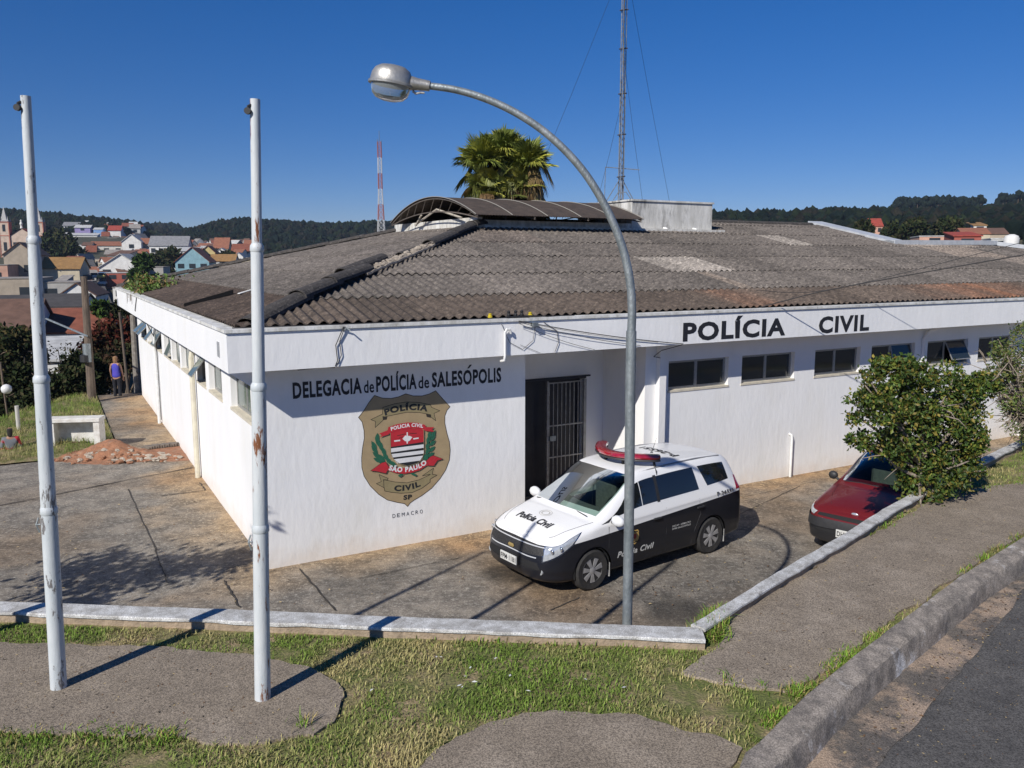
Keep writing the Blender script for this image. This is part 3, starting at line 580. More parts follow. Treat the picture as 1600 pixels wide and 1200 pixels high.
wire([(-.56, 12.0, 3.70), (-.57, 12.6, 3.3), (-.35, 12.9, 3.1), (-.03, 13.1, 2.4), (-.03, 13.1, .1)], .012)
wire([(-.45, -.45, 3.752), (1.1, FY + .05, 3.752), (4.0, FY + .04, 3.752), (5.2, FY + .05, 3.75)], .008)
ins = MB()
for x, m_ in ((3.62, 0), (4.38, 0)): ins.lathe([(.02, 0), (.035, .01), (.04, .035), (.025, .05), (.032, .07), (.015, .08)], 10, m_, (x, -.42, 3.745))
for x in (3.95, 4.08, 4.2): ins.lathe([(.02, 0), (.03, .02), (.035, .05), (.02, .07), (.03, .10), (.01, .12)], 10, 1, (x, -.45, 3.745))
ins.box(3.9, 4.3, -.5, -.42, 3.74, 3.77, 1)
ins.build('cable_insulator', [mat('yellow_plastic', (.55, .42, .02), rough=.5), M_cable], B)
br = MB(); br.box(4.3, 4.40, -.66, -.57, 3.60, 3.66); br.build('wire_bracket', M_galv, B); br = MB(); br.tube([(1.1, -.56, 3.66), (1.14, -.62, 3.7), (1.18, -.66, 3.66)], .012, 6); br.build('wire_bracket', M_galv, B)
 # (splash of red soil low on the walls lives in the wall's own material)
# ---------------------------------------------------------------- corrugated roof
M_roof = mat('fibre_cement_roof', (.165, .142, .124), (.072, .062, .055), 9, .95, .9, 45, attr=True, c3=(.30, .26, .22), s3=14, t3=(.54, .68), detail=10)
def rz_(d): return 3.715 + .2313 * d           # roof height, d metres inside the fascia's outer face
WL = .177; AMP = .024
def slope(name, s0, s1, dmax, place, shade, back=False, sub=6):
    n = int((s1 - s0) / WL * sub); ss = s0 + np.arange(n + 1) * WL / sub; VV = []; FF = []; CC_ = []; o = 0; row = 0; d0 = .16
    mx = np.array([dmax(s) for s in ss])
    e = [d0] + [d0 + 1.30 + 1.5 * k for k in range(12)]
    for k in range(len(e) - 1):
        lo, hi = e[k], e[k + 1] + .10
        L = np.minimum(lo, mx); Hh = np.minimum(hi, mx); okc = Hh - L > 1e-4
        wave = AMP * np.cos(2 * np.pi * (ss - s0) / WL) + np.where(((ss * 3.1 + k * 1.7).astype(int) % 5) == 0, .004, 0)
        sheet = np.floor((ss + k * .35) / 1.06); rnd = (np.sin(sheet * 12.9898 + k * 78.233) * 43758.5453) % 1
        lift = .020 + .012 * rnd
        cols = []
        for q, (dd, zoff) in enumerate(((L, lift - .010), (L, lift), (Hh, 0 * ss + .001))):
            X, Y = place(ss, dd); Z = rz_(dd) + wave + zoff; VV.append(np.stack([X, Y, Z], -1)); cols.append(o); o += len(ss)
            CC_.append(shade(ss, dd, rnd, k))
        i = np.arange(n); g = okc[:-1] | okc[1:]
        for a_, b_ in ((0, 1), (1, 2)):
            FF.append(np.stack([cols[a_] + i, cols[a_] + i + 1, cols[b_] + i + 1, cols[b_] + i], -1)[g])
    V = np.concatenate(VV); Fs = np.concatenate(FF); return npmesh(name, V, Fs, M_roof, B, col=np.concatenate(CC_), smooth=False)
RT = 29.5
def dmaxF(s):       # s measured from the corner of the fascia along the front
    m = min(s, 9.55)
    if 8.04 < s < 16.3: m = min(m, 8.04)
    if s > 22.4 + .5: m = min(m, 6.35)
    if s > 28.2: m = min(m, 6.35 - (s - 28.2) * .4)
    return max(m, 0.1)
def shF(ss, dd, rnd, k):
    c = np.ones((len(ss), 3)) * (.78 + .35 * rnd)[:, None] * (.85 + .4 * fnoise(ss, dd, .5, 3))[:, None]
    if k == 0: c *= np.array([.74, .66, .60])
    t = ss - .55
    def lite(t0, t1, kk, f, sk=0): 
        if k == kk: c[(t >= t0) & (t <= t1)] *= np.array(f)
    lite(9.85, 11.7, 2, (1.95, 2.0, 2.0)); lite(16.8, 17.9, 4, (2.0, 2.05, 2.05)); lite(22.4, 26.3, 4, (1.8, 1.75, 1.7)); lite(22.9, 25.6, 3, (1.9, 1.8, 1.7)); lite(24.5, 27, 2, (1.5, 1.45, 1.4)); lite(10.5, 10.85, 1, (1.7, 1.6, 1.5))
    lite(6.2, 8.4, 4, (1.15, 1.1, 1.08))
    for (tt, w_) in ((9.9, .55), (17.4, 1.5), (19, 1.2)):
        if k == 0: c[:] += (np.exp(-((t - tt) / w_)**2) * fnoise(ss, dd, 2.2, 6)**2 * 1.5)[:, None] * np.array([1.2, .40, .08])
    return c
slope('roof_front', 0, RT + .5, dmaxF, lambda s, d: (s - OV, d - OV), shF)
LD = 19.45
def dmaxL(s): 
    m = min(s, 9.55, max(.1, (LD - s) * 8.05 / 5.7))
    if 8.04 < s < 13.75: m = min(m, 8.04)
    return m
def shL(ss, dd, rnd, k):
    c = np.ones((len(ss), 3)) * (.85 + .3 * rnd)[:, None] * (.8 + .45 * fnoise(ss, dd, .4, 8))[:, None]
    if k == 0: c *= np.array([.62, .52, .47])
    if k > 1: c *= 1.18
    return c
slope('roof_left', 0, LD, dmaxL, lambda s, d: (d - OV, s - OV), shL)
# plain far side slopes, ridge cap
bs = MB()
bs.add([(7.5, 13.2, rz_(8.05)), (-.4, LD - OV, rz_(.1)), (T1, LD - OV, rz_(.1)), (T1, 13.2, rz_(6)), (21.8, 9.0, rz_(9.5)), (15.8, 9.0, rz_(9.5)), (9, 9.3, rz_(9.4))], [(0, 1, 2, 3, 4, 5, 6)])
bs.add([(21.8, 5.7, rz_(6.2)), (21.8, 9.0, rz_(9.5)), (T1, 13.2, rz_(6)), (T1, 5.7, rz_(5))], [(0, 1, 2, 3)])
bs.build('roof_rear', M_roof, B)
rc = MB(); M_ridge = mat('ridge_tile', (.075, .066, .06), (.04, .036, .034), 10, .95, .8, 40, c3=(.20, .18, .16), s3=16, t3=(.56, .7))
def cap(p, q, r=.16, m=0, n=9, flat=.7, th=.02):
    p, q = Vector(p), Vector(q); d = (q - p).normalized(); s = Vector((d.y, -d.x, 0)).normalized(); up_ = s.cross(d); N = max(1, int((q - p).length / .25)); vs = []; fs = []
    if up_.z < 0: up_ = -up_
    for i in range(N + 1):
        c_ = p.lerp(q, i / N)
        for rr_ in (r, r - th):
            for k in range(n):
                a = math.pi * k / (n - 1); vs.append(c_ + s * math.cos(a) * rr_ + up_ * math.sin(a) * rr_ * flat + Vector((0, 0, random.uniform(-.004, .004))))
    for i in range(N):
        for g_ in (0, n):
            for k in range(n - 1):
                a = i * 2 * n + g_ + k; f = (a, a + 1, a + 1 + 2 * n, a + 2 * n); fs.append(f)
    for i in (0, N):
        for k in range(n - 1):
            a = i * 2 * n + k; fs.append((a, a + 1, a + 1 + n, a + n))
    q_ = MB(); q_.add(vs, fs, 0); q_.build('ridge_cap', M_ridge, B)
def hp(s, off=0, dz=.02): return (s - OV + off * .7, s - OV - off * .7, rz_(s) + dz)
cap(hp(.35, dz=-.05), hp(1.5, dz=.03), .19); cap(hp(1.35, dz=.07), hp(2.25, dz=.06), .18); cap(hp(2.1, dz=.10), hp(3.15, dz=.06), .17)
cap(hp(2.9, -.35, .05), hp(4.1, -.30, .05), .15); cap(hp(4.6, -.22, .0), hp(5.5, -.2, -.02), .10)
cap(hp(5.4, 0, .05), hp(6.6, 0, .06), .17); cap(hp(6.5, 0, .08), hp(7.7, 0, .08), .17); cap(hp(7.5, .02, .10), hp(8.2, .05, .04), .18)
for i in range(60):
    s = random.uniform(3.0, 5.6); f_ = (i % 2) * 2 - 1; r_ = random.uniform(.025, .07); x, y, z = hp(s, random.uniform(-.1, .10), .035)
    v = ICV * (1 + rng.uniform(-.3, .3, (len(ICV), 1))) * [r_ * 1.5, r_, r_ * .8] + [x, y, z]; rc.add(v.tolist(), ICF.tolist(), 1)
a, b = Vector(hp(2.9, .17, .04)), Vector(hp(5.6, .14, .04)); rc.tube([a.lerp(b, i / 24) + Vector((0, 0, random.uniform(-.012, .012))) for i in range(25)], .03, 6, 1)
fh0, fh1 = Vector((-.5, LD - OV - .1, rz_(.1) + .03)), Vector((7.5, 13.25, rz_(8.04) + .03))
for i in range(8): cap(fh0.lerp(fh1, i / 8), fh0.lerp(fh1, (i + 1.08) / 8) + Vector((0, 0, .02)), .15)
cap((15.75, 9.0, rz_(9.52)), (21.8, 9.0, rz_(9.52)), .14)
rc.build('broken_mortar', [mat('broken_mortar', (.42, .36, .29), (.25, .21, .17), 12, 1, .9, 40), mat('broken_mortar', (.42, .36, .29), (.25, .21, .17), 12, 1, .9, 40)], B, fixn=False)
# metal flashing at the right end of the roof
fl = MB()
def ribbon(a, b, w_, h_):
    a, b = Vector(a), Vector(b); d = (b - a).normalized(); s = Vector((-d.y, d.x, 0)).normalized() * w_; h = Vector((0, 0, h_))
    vs = [a, b, b + s, a + s, a + h, b + h, b + s + h, a + s + h]; fl.add(vs, [(3, 2, 1, 0), (4, 5, 6, 7), (0, 1, 5, 4), (1, 2, 6, 5), (2, 3, 7, 6), (3, 0, 4, 7)])
ribbon((22.1, 5.75, rz_(6.2)), (22.1, 9.4, rz_(9.6) + .02), -.75, .14)
ribbon((22.1, 5.72, rz_(6.2) + .02), (27.9, 5.72, rz_(6.3) + .05), .8, .16)
ribbon((27.9, 5.72, rz_(6.2) + .05), (29.8, 4.2, rz_(5.0)), .8, .14)
fl.build('metal_flashing', mat('zinc_flashing', (.62, .64, .66), (.50, .52, .54), 4, .5, metal=.2), B)
od = MB(); od.add([(-.38, 4.55, rz_(.2) + .10), (-.36, 4.82, rz_(.2) + .04), (.62, 4.98, rz_(1.15) + .06), (.58, 4.75, rz_(1.15) + .12), (-.38, 4.55, rz_(.2) + .03), (.58, 4.75, rz_(1.15) + .03)], [(0, 1, 2, 3), (4, 0, 3, 5)])
od.build('roof_slot_shade', mat('slot_shade_black', (.012, .011, .011), rough=.9), B)  # near-black strip stands in for the shade inside an open roof slot
pc = MB(); pc.box(0, .5, 0, .07, 0, .02, 0, bev=.008); p_ = pc.build('broken_shard', M_white2); p_.parent = B; p_.location = (.62, 4.35, rz_(1.2) + .03); p_.rotation_euler = (0, -.2, .5)
# ---------------------------------------------------------------- courtyard upstand, curved canopy, water tank block
M_upst = mat('upstand_white', (.72, .71, .67), (.46, .44, .40), 7, .85, .3, 25, stretch=(1, 1, .3))
ub_ = MB(); ub_.box(7.36, 7.50, 7.36, 13.3, rz_(7.8) - .1, 5.80); ub_.box(7.50, 12.4, 7.36, 7.50, rz_(7.8) - .1, 5.73)
ub_.box(7.30, 15.9, 7.18, 7.36, rz_(7.6), rz_(7.9) + .05, 0); ub_.build('courtyard_upstand', [M_upst], B)
ib = MB(); ib.box(7.6, 12.4, 7.6, 13.2, 3.2, 5.3); ib.build('courtyard_interior', MATS['dark_interior'], B)
tk = MB(); tk.box(12.42, 15.52, 7.37, 10.2, 5.2, 6.38); tk.box(12.38, 15.56, 7.33, 10.24, 6.38, 6.43)
M_tank = mat('mould_stained_white', (.70, .69, .66), (.48, .47, .44), 3.0, .9, .4, 20, c3=(.13, .125, .115), s3=2.4, t3=(.50, .68), stretch=(1, 1, .28), detail=12)
tb = tk.build('water_tank_block', M_tank, B)
for x in (13.6, 14.75):
    q = MB(); q.tube([(x, 7.36, 5.62), (x + .03, 7.25, 5.60), (x + .06, 7.20, 5.52)], .035, 8); q.build('overflow_pipe', M_pipe, tb)
M_sheet = mat('canopy_sheet', (.085, .062, .048), (.045, .036, .03), 8, .8, .3, 40, c3=(.12, .09, .07), s3=4, t3=(.5, .7))
cn = thing('courtyard_canopy', None, None); cn.parent = B; del_ = None
for k_ in ('label', 'category'):
    if k_ in cn: del cn[k_]
ya, yb, za, zr_ = 6.65, 12.6, 5.80, .60
def arc(y): t = (y - ya) / (yb - ya); return za + zr_ * 4 * t * (1 - t)
NY = 48; XS = [6.95 + .0 * i for i in range(1)] + []
xs_ = np.linspace(6.95, 12.3, 6)
for i in range(5):
    x0, x1 = xs_[i], xs_[i + 1]; sm = MB(); nx = 40
    for j in range(NY + 1):
        y = ya + (yb - ya) * j / NY
        for k in range(nx + 1):
            x = x0 + (x1 - x0) * k / nx; wv = .006 * math.cos(2 * math.pi * (x - x0) / .085); sm.v.append((x, y, arc(y) + wv + .02))
    for j in range(NY):
        for k in range(nx):
            a = j * (nx + 1) + k; sm.f.append((a, a + 1, a + nx + 2, a + nx + 1)); sm.m.append(0)
    # underside copy keeps the sheet a real thickness
    n0 = len(sm.v); sm.v += [(p[0], p[1], p[2] - .012) for p in sm.v[:n0]]; sm.f += [tuple(q + n0 for q in f[::-1]) for f in sm.f[:]]; sm.m += [0] * (len(sm.f) - len(sm.m))
    o = sm.build('canopy_sheet', M_sheet, cn, smooth='auto')
st = MB()
for x in xs_: st.tube([(x, ya + (yb - ya) * j / 20, arc(ya + (yb - ya) * j / 20) + .034) for j in range(21)], .012, 5)
st.build('sheet_joint_strip', mat('joint_strip_grey', (.30, .28, .25), rough=.6), cn)
tr = MB()
for x in (7.0, 8.7, 10.4, 12.2):
    lo = [(x, ya + (yb - ya) * j / 20, arc(ya + (yb - ya) * j / 20) - .02) for j in range(21)]; tr.tube(lo, .022, 5); tr.tube([(p[0], p[1], za - .05 + (p[2] - za) * .45) for p in lo], .018, 5)
    for j in range(1, 19, 2): tr.tube([lo[j], (x, lo[j + 1][1], za - .05 + (lo[j + 1][2] - za) * .45)], .009, 4)
for y, z in ((7.43, 5.7), (12.3, 5.6)):
    for x in np.arange(7.45, 12.3, .8): tr.tube([(x, y, z - .1), (x, y, arc(y))], .02, 5)
for y in (7.4, 8.6, 9.6, 10.6, 12.2): tr.tube([(7.0, y, arc(y) - .0), (12.2, y, arc(y) - .0)], .02, 5)
tr.build('canopy_frame', mat('frame_steel_dark', (.10, .085, .07), (.16, .13, .11), 9, .7), cn)
# bits of timber leaning under the canopy's open end
lb = MB(); lb.tube([(7.2, 11.2, 5.72), (7.2, 9.6, 6.1), (7.2, 8.0, 5.8)], .03, 6); lb.tube([(7.15, 11.0, 5.7), (7.15, 10.6, 5.98)], .03, 5); lb.build('leaning_batten', mat('pale_batten', (.42, .38, .32), rough=.9), cn)
# ---------------------------------------------------------------- lettering on the building
def letter(name, s, x0, x1, z0, z1, yy, bold=.03, m=None, par=None):
    a, f = textfit(s, x0, x1, z0, z1, bold); q = MB(); q.add([(p[0], yy, p[1]) for p in a], f); return q.build(name, m or M_black, par or B)
letter('lettering', 'POLÍCIA', 7.60, 10.28, 3.18, 3.53, -OV - .004, .038); letter('lettering', 'CIVIL', 11.25, 12.83, 3.17, 3.52, -OV - .004, .038)
for s, a, b in (('DELEGACIA', 457.5, 565.5), ('de', 568.7, 584.5), ('POLÍCIA', 588, 651), ('de', 653.8, 670.6), ('SALESÓPOLIS', 675, 783)):
    t0, t1 = front(a, 615)[0], front(b, 612)[0]; zz = 2.61
    if s[0] == 'S':
        q = MB(); ac = t0 + (t1 - t0) * .522; q.add([(ac - .03, -.0045, 2.885), (ac + .005, -.0045, 2.885), (ac + .06, -.0045, 2.945), (ac + .015, -.0045, 2.945)], [(0, 1, 2, 3)]); q.build('letter_accent', M_black, B)
    letter('lettering', s.replace('Ó', 'O'), t0, t1, zz, zz + (.25 if s != 'de' else .20), -.004, .034 if s != 'de' else .016)
# emblem: painted shield, layer upon layer a millimetre or two thick
def E(px, py): return front(540 + px / 5.215, 600 + py / 5.217)
def Ep(L_): return [E(*p) for p in L_]
cols = dict(tan=(.40, .30, .17), tan2=(.30, .245, .13), line=(.03, .025, .02), red=(.50, .022, .035), green=(.02, .13, .075), white=(.78, .78, .78), black=(.015, .017, .02), dgreen=(.01, .06, .035))
EM = {k: mat('emblem_' + k, v, tuple(c * .88 for c in v), 6, .7) for k, v in cols.items()}; EK = list(EM)
em = MB(); lay = [0]
def epoly(L_, col, z=None, raw=False):
    P = L_ if raw else Ep(L_); o = len(em.v); lay[0] += 1; zz = .0022 + .00022 * lay[0] if z is None else z
    q = MB(); q.poly(P, 0); em.add([(p[0], -zz, p[1]) for p in q.v], q.f, EK.index(col)); return zz
def grow(L_, k): 
    cx = sum(p[0] for p in L_) / len(L_); cy = sum(p[1] for p in L_) / len(L_); return [(cx + (p[0] - cx) * k, cy + (p[1] - cy) * k) for p in L_]
def eline(L_, w_=.006, col='line', closed=False):
    P = Ep(L_); n = len(P); lay[0] += 1; zz = .0022 + .00022 * lay[0]
    for i in range(n if closed else n - 1):
        a, b = Vector(P[i]), Vector(P[(i + 1) % n]); d = (b - a)
        if d.length < 1e-6: continue
        d.normalize(); s = Vector((-d.y, d.x)) * w_ / 2; a = a - d * w_ * .3; b = b + d * w_ * .3; z2 = zz + (i % 2) * .00008
        em.add([(a.x - s.x, -z2, a.y - s.y), (b.x - s.x, -z2, b.y - s.y), (b.x + s.x, -z2, b.y + s.y), (a.x + s.x, -z2, a.y + s.y)], [(0, 1, 2, 3)], EK.index(col))
shield = [(235, 93), (300, 115), (370, 118), (430, 105), (490, 80), (550, 97), (620, 98), (680, 82), (733, 55), (790, 120), (850, 185), (825, 215), (808, 260), (808, 320), (825, 400), (845, 470), (852, 540), (845, 620), (815, 700), (770, 770), (700, 850), (620, 910), (560, 945), (525, 970), (505, 998), (480, 975), (420, 965), (340, 945), (270, 900), (200, 830), (150, 750), (132, 680), (130, 600), (138, 520), (152, 440), (150, 380), (135, 310), (105, 272), (150, 215), (190, 150)]
epoly(shield, 'tan'); eline(shield, .011, 'line', True)
def etext(s, pts, h, bold, col, arcf=None):
    """text whose baseline runs through pts (image space of the emblem), letters h high"""
    P = [Vector(p) for p in Ep(pts)]; L = [0]
    for a, b in zip(P[:-1], P[1:]): L.append(L[-1] + (b - a).length)
    a, f = textfit(s, 0, L[-1], 0, h, bold); lay[0] += 1; zz = .0025 + .00022 * lay[0]; vs = []
    for x, y in a:
        x_ = min(max(x, 0), L[-1] - 1e-6); k = max(i for i in range(len(P) - 1) if L[i] <= x_ + 1e-9); t = (x_ - L[k]) / (L[k + 1] - L[k]); p = P[k].lerp(P[k + 1], t)
        d0 = (P[min(k + 1, len(P) - 1)] - P[k]).normalized(); d1 = (P[min(k + 2, len(P) - 1)] - P[min(k + 1, len(P) - 2)]).normalized(); dp = (P[k] - P[max(k - 1, 0)]) if k else d0
        d = (d0.lerp(d1, max(0, t - .5)) if t > .5 else dp.normalized().lerp(d0, .5 + t)).normalized(); nn_ = Vector((-d.y, d.x)); q = p + nn_ * y; vs.append((q.x, -zz, q.y))
    em.add(vs, f, EK.index(col))
rt = [(205, 290), (300, 245), (303, 190), (400, 160), (500, 145), (600, 150), (690, 168), (700, 190), (768, 218), (720, 240), (735, 300), (695, 270), (693, 250), (600, 232), (500, 230), (400, 250), (315, 268), (305, 295), (240, 355), (243, 305)]
epoly(rt, 'tan2'); eline(rt, .009, 'line', True); epoly([(300, 262), (340, 268), (335, 290), (303, 294)], 'line'); epoly([(655, 245), (695, 252), (693, 275), (660, 268)], 'line')
etext('POLÍCIA', [(322, 258), (400, 232), (490, 215), (580, 212), (665, 225)], .105, .05, 'black')
rb_ = [(250, 812), (310, 795), (312, 780), (400, 798), (500, 805), (600, 780), (685, 740), (690, 735), (625, 748), (715, 685), (705, 735), (745, 742), (688, 775), (688, 800), (620, 850), (540, 885), (450, 890), (370, 882), (318, 872), (314, 845)]
epoly(rb_, 'tan2'); eline(rb_, .009, 'line', True); epoly([(272, 738), (345, 768), (340, 782), (308, 778), (312, 845), (250, 812), (290, 795)], 'tan2'); eline([(272, 738), (345, 768), (340, 782), (308, 778), (312, 845), (250, 812), (290, 795), (272, 738)], .008)
etext('CIVIL', [(392, 872), (440, 873), (500, 868), (560, 852), (612, 832)], .098, .05, 'black')
etext('SP', [(470, 945), (540, 938)], .082, .05, 'black')
def leafs(pts, w_, flip):
    for i, (x, y, ang) in enumerate(pts):
        a = R(ang); L = []
        for t, r in ((-1, 0), (-.5, .7), (0, 1), (.5, .75), (1, 0), (.5, -.75), (0, -1), (-.5, -.7)): L.append((x + math.cos(a) * t * w_ - math.sin(a) * r * w_ * .42, y + math.sin(a) * t * w_ + math.cos(a) * r * w_ * .42))
        epoly(L, 'green'); eline([L[0], L[4]], .004, 'dgreen')
lay0 = lay[0]
leafs([(300, 640, 20), (350, 625, 50), (262, 620, 25), (325, 590, 60), (250, 580, 40), (310, 550, 70), (235, 535, 50), (285, 505, 80), (230, 500, 60), (260, 465, 85), (385, 650, 40), (290, 600, 45), (255, 440, 95)], 42, 0)
leafs([(650, 590, 120), (690, 575, 150), (665, 545, 110), (700, 530, 140), (665, 500, 105), (705, 480, 140), (670, 455, 100), (708, 435, 130), (680, 415, 95), (712, 405, 120), (655, 600, 90)], 36, 1)
sh = [(360, 385), (400, 372), (500, 358), (600, 358), (634, 372), (634, 560), (620, 610), (580, 645), (505, 668), (440, 650), (390, 615), (365, 565)]
epoly(sh, 'red'); epoly([(365, 512), (634, 470), (634, 560), (620, 610), (580, 645), (505, 668), (440, 650), (390, 615), (365, 565)], 'black')
for a in ([(365, 524), (634, 490), (634, 518), (366, 556)], [(368, 570), (634, 538), (632, 566), (376, 598)], [(386, 612), (628, 582), (604, 622), (420, 646)]): epoly(a, 'white')
epoly([(392, 458), (441, 452), (442, 464), (393, 470)], 'white'); epoly([(548, 440), (592, 434), (592, 445), (549, 451)], 'white'); epoly([(460, 445), (482, 418), (520, 422), (540, 432), (522, 458), (500, 470), (478, 462)], 'white'); epoly([(494, 392), (504, 392), (504, 484), (494, 484)], 'white')
eline([(418, 420), (480, 405)], .008, 'line'); eline([(520, 402), (575, 400)], .008, 'line'); eline([(430, 440), (460, 430)], .006, 'line'); eline(sh, .008, 'tan2', True)
rtop = [(272, 402), (340, 375), (345, 350), (420, 325), (500, 312), (580, 314), (645, 332), (650, 350), (718, 350), (700, 368), (718, 388), (650, 382), (630, 368), (560, 358), (500, 362), (430, 375), (360, 396), (345, 410), (275, 434), (290, 415)]
epoly(rtop, 'red'); etext('POLICIA CIVIL', [(368, 380), (430, 362), (500, 350), (560, 347), (626, 356)], .062, .04, 'white')
rlow = [(200, 706), (290, 640), (325, 632), (345, 668), (420, 685), (500, 682), (580, 660), (655, 622), (690, 588), (712, 580), (790, 610), (745, 622), (715, 665), (672, 664), (655, 662), (600, 700), (540, 720), (470, 730), (400, 722), (340, 700), (325, 728), (250, 710)]
epoly(rlow, 'red'); eline([(200, 706), (290, 640), (325, 632), (345, 668), (340, 700), (325, 728), (250, 710), (200, 706)], .006); eline([(655, 622), (690, 588), (712, 580), (790, 610), (745, 622), (715, 665), (672, 664), (655, 622)], .006)
etext('SÃO PAULO', [(345, 700), (400, 714), (470, 718), (540, 706), (600, 686), (660, 650)], .088, .05, 'white')
for a in ([(422, 745), (445, 730), (470, 735), (438, 758)], [(520, 728), (545, 722), (580, 738), (565, 750)]): epoly(a, 'green')
em.build('painted_emblem', [EM[k] for k in EK], B)
a, b = front(613, 800)[0], front(663, 796)[0]
for i, ch in enumerate('DEMACRO'):
    t0 = a + (b - a) * i / 7; letter('small_lettering', ch, t0, t0 + (b - a) / 7 * .62, .50, .565, -.004, .0, mat('emblem_ink', (.04, .05, .07), rough=.6))
# ---------------------------------------------------------------- weeds in the left gutter
def leafcloud(P, size, colr, seed=0, asp=.5, up=.3):
    g = np.random.default_rng(seed); n = len(P); d = g.normal(0, 1, (n, 3)); d[:, 2] += up; d /= np.linalg.norm(d, axis=1)[:, None]
    s = np.cross(d, g.normal(0, 1, (n, 3))); s /= np.linalg.norm(s, axis=1)[:, None] + 1e-9; L = size[:, None]
    nrm = np.cross(d, s)
    V = np.stack([P, P + d * L * .5 + s * L * asp * .5 + nrm * L * .08, P + d * L, P + d * L * .5 - s * L * asp * .5 + nrm * L * .08], 1).reshape(-1, 3)
    return V, np.arange(n * 4).reshape(-1, 4), np.repeat(colr, 4, 0)
M_leaf = mat('leaf_surface', (1, 1, 1), (.8, .85, .8), 5, .55, attr=True, spec=.35)
M_leafm = mat('leaf_surface_matt', (1, 1, 1), (.8, .85, .8), 5, .9, attr=True, spec=.1)
g = np.random.default_rng(5); n = 2600; d = g.uniform(12.2, 17.8, n); hump = .16 + .4 * np.exp(-((d - 14.2) / 1.6)**2); P = np.stack([-.45 + g.gamma(2, .22, n), d, 3.72 + g.random(n)**1.2 * hump], -1)
c = np.array([.10, .16, .03]) * g.uniform(.5, 1.5, (n, 1)); c[g.random(n) < .25] = [.22, .15, .05]
w_ = thing('gutter_weeds', 'green weeds growing out of the far left roof gutter', 'weeds', B.location, BR)
V_, F_, c_ = leafcloud(P, g.uniform(.07, .16, n), c, 5); npmesh('foliage', V_, F_, M_leaf, w_, col=c_)
q = MB()
for i in range(40):
    d = g.uniform(12.5, 17.5); q.tube([(-.4 + g.uniform(0, .5), d, 3.68), (-.3 + g.uniform(-.2, .5), d + g.uniform(-.2, .2), 3.78 + g.uniform(.1, .35))], .006, 4)
for i in range(8):
    d = g.uniform(12.6, 14.5); q.tube([(-.5, d, 3.75), (-.6, d + .05, 3.7), (-.6, d + .08, 3.7 - g.uniform(.1, .3))], .006, 4)
q.build('stem', M_bark, w_)
# ---------------------------------------------------------------- flagpoles
M_pole = mat('pole_paint', (.58, .61, .63), (.49, .53, .55), 5, .5, .1, 30, c3=(.17, .16, .16), s3=7, t3=(.57, .60), detail=10, stretch=(2.2, 2.2, .55))
M_poler = mat('pole_paint_rusty', (.60, .62, .63), (.51, .55, .57), 5, .5, .1, 30, c3=(.20, .075, .03), s3=6, t3=(.57, .62), detail=10, stretch=(2.2, 2.2, .5))
def flagpole(ub, vb, ut, vt, steps, m, label, rs=(.057, .052, .043, .034), dx=0):
    b = Vector((*at(ub, vb, 1.56), 1.5)); tpt = atY(ut, vt, b.y); b2 = b.copy(); t = thing('flagpole', label, 'flagpole', b2 + Vector((dx[0], dx[1], 0)) if dx else b2, 0, 'bare white flagpoles on the concrete pad')
    ax = tpt - b; L = ax.length; zs = [0] + [(atY(ut, s, b.y).z - b.z) / ax.z for s in steps] + [1]
    for i in range(4):
        q = MB(); a, c = ax * zs[i], ax * zs[i + 1]; r = rs[i]; r1 = r * .96
        pts = [a + (c - a) * k / 8 for k in range(9)]; rr_ = [r + (r1 - r) * k / 8 for k in range(9)]
        q.tube(pts, rr_, 20, caps=(i == 3)); q.build('pole_section', m, t, smooth='auto')
        if i < 3:
            q = MB(); q.tube([c - ax.normalized() * .03, c - ax.normalized() * .02, c + ax.normalized() * .012, c + ax.normalized() * .03], [r1, r1 + .006, r1 + .004, rs[i + 1]], 20); q.build('collar', m, t, smooth='auto')
    q = MB(); e = ax * .988; q.tube([e + Vector((-.02, -.02, .01)), e + Vector((-.035, -.03, .0)), e + Vector((-.04, -.03, -.03))], .011, 6); q.lathe([(.002, -.012), (.022, -.012), (.022, .012), (.002, .012)], 12, 0, (e.x - .038, e.y - .04, e.z - .03), 'y'); q.build('pulley', M_cable, t)
    q = MB(); k = ax * zs[1] * .93; q.tube([k + Vector((-.06, -.03, .05)), k + Vector((-.075, -.04, 0)), k + Vector((-.06, -.03, -.06))], .006, 6); q.tube([k + Vector((-.05, -.03, 0)), k + Vector((-.075, -.04, 0))], .006, 6); q.build('cleat', M_galv, t)
    return t
p1_ = flagpole(91, 1066, 40, 150, (797, 592, 375), M_pole, 'tall bluish white flagpole with flaked grey paint, nearest the left edge')
p2_ = flagpole(410, 1083, 398.5, 155, (825, 604, 387), M_poler, 'tall white flagpole with rust streaks down its lower right side')
p0_ = flagpole(-230, 1052, -280, 145, (797, 592, 375), M_pole, 'third white flagpole standing just beyond the left edge of the view')
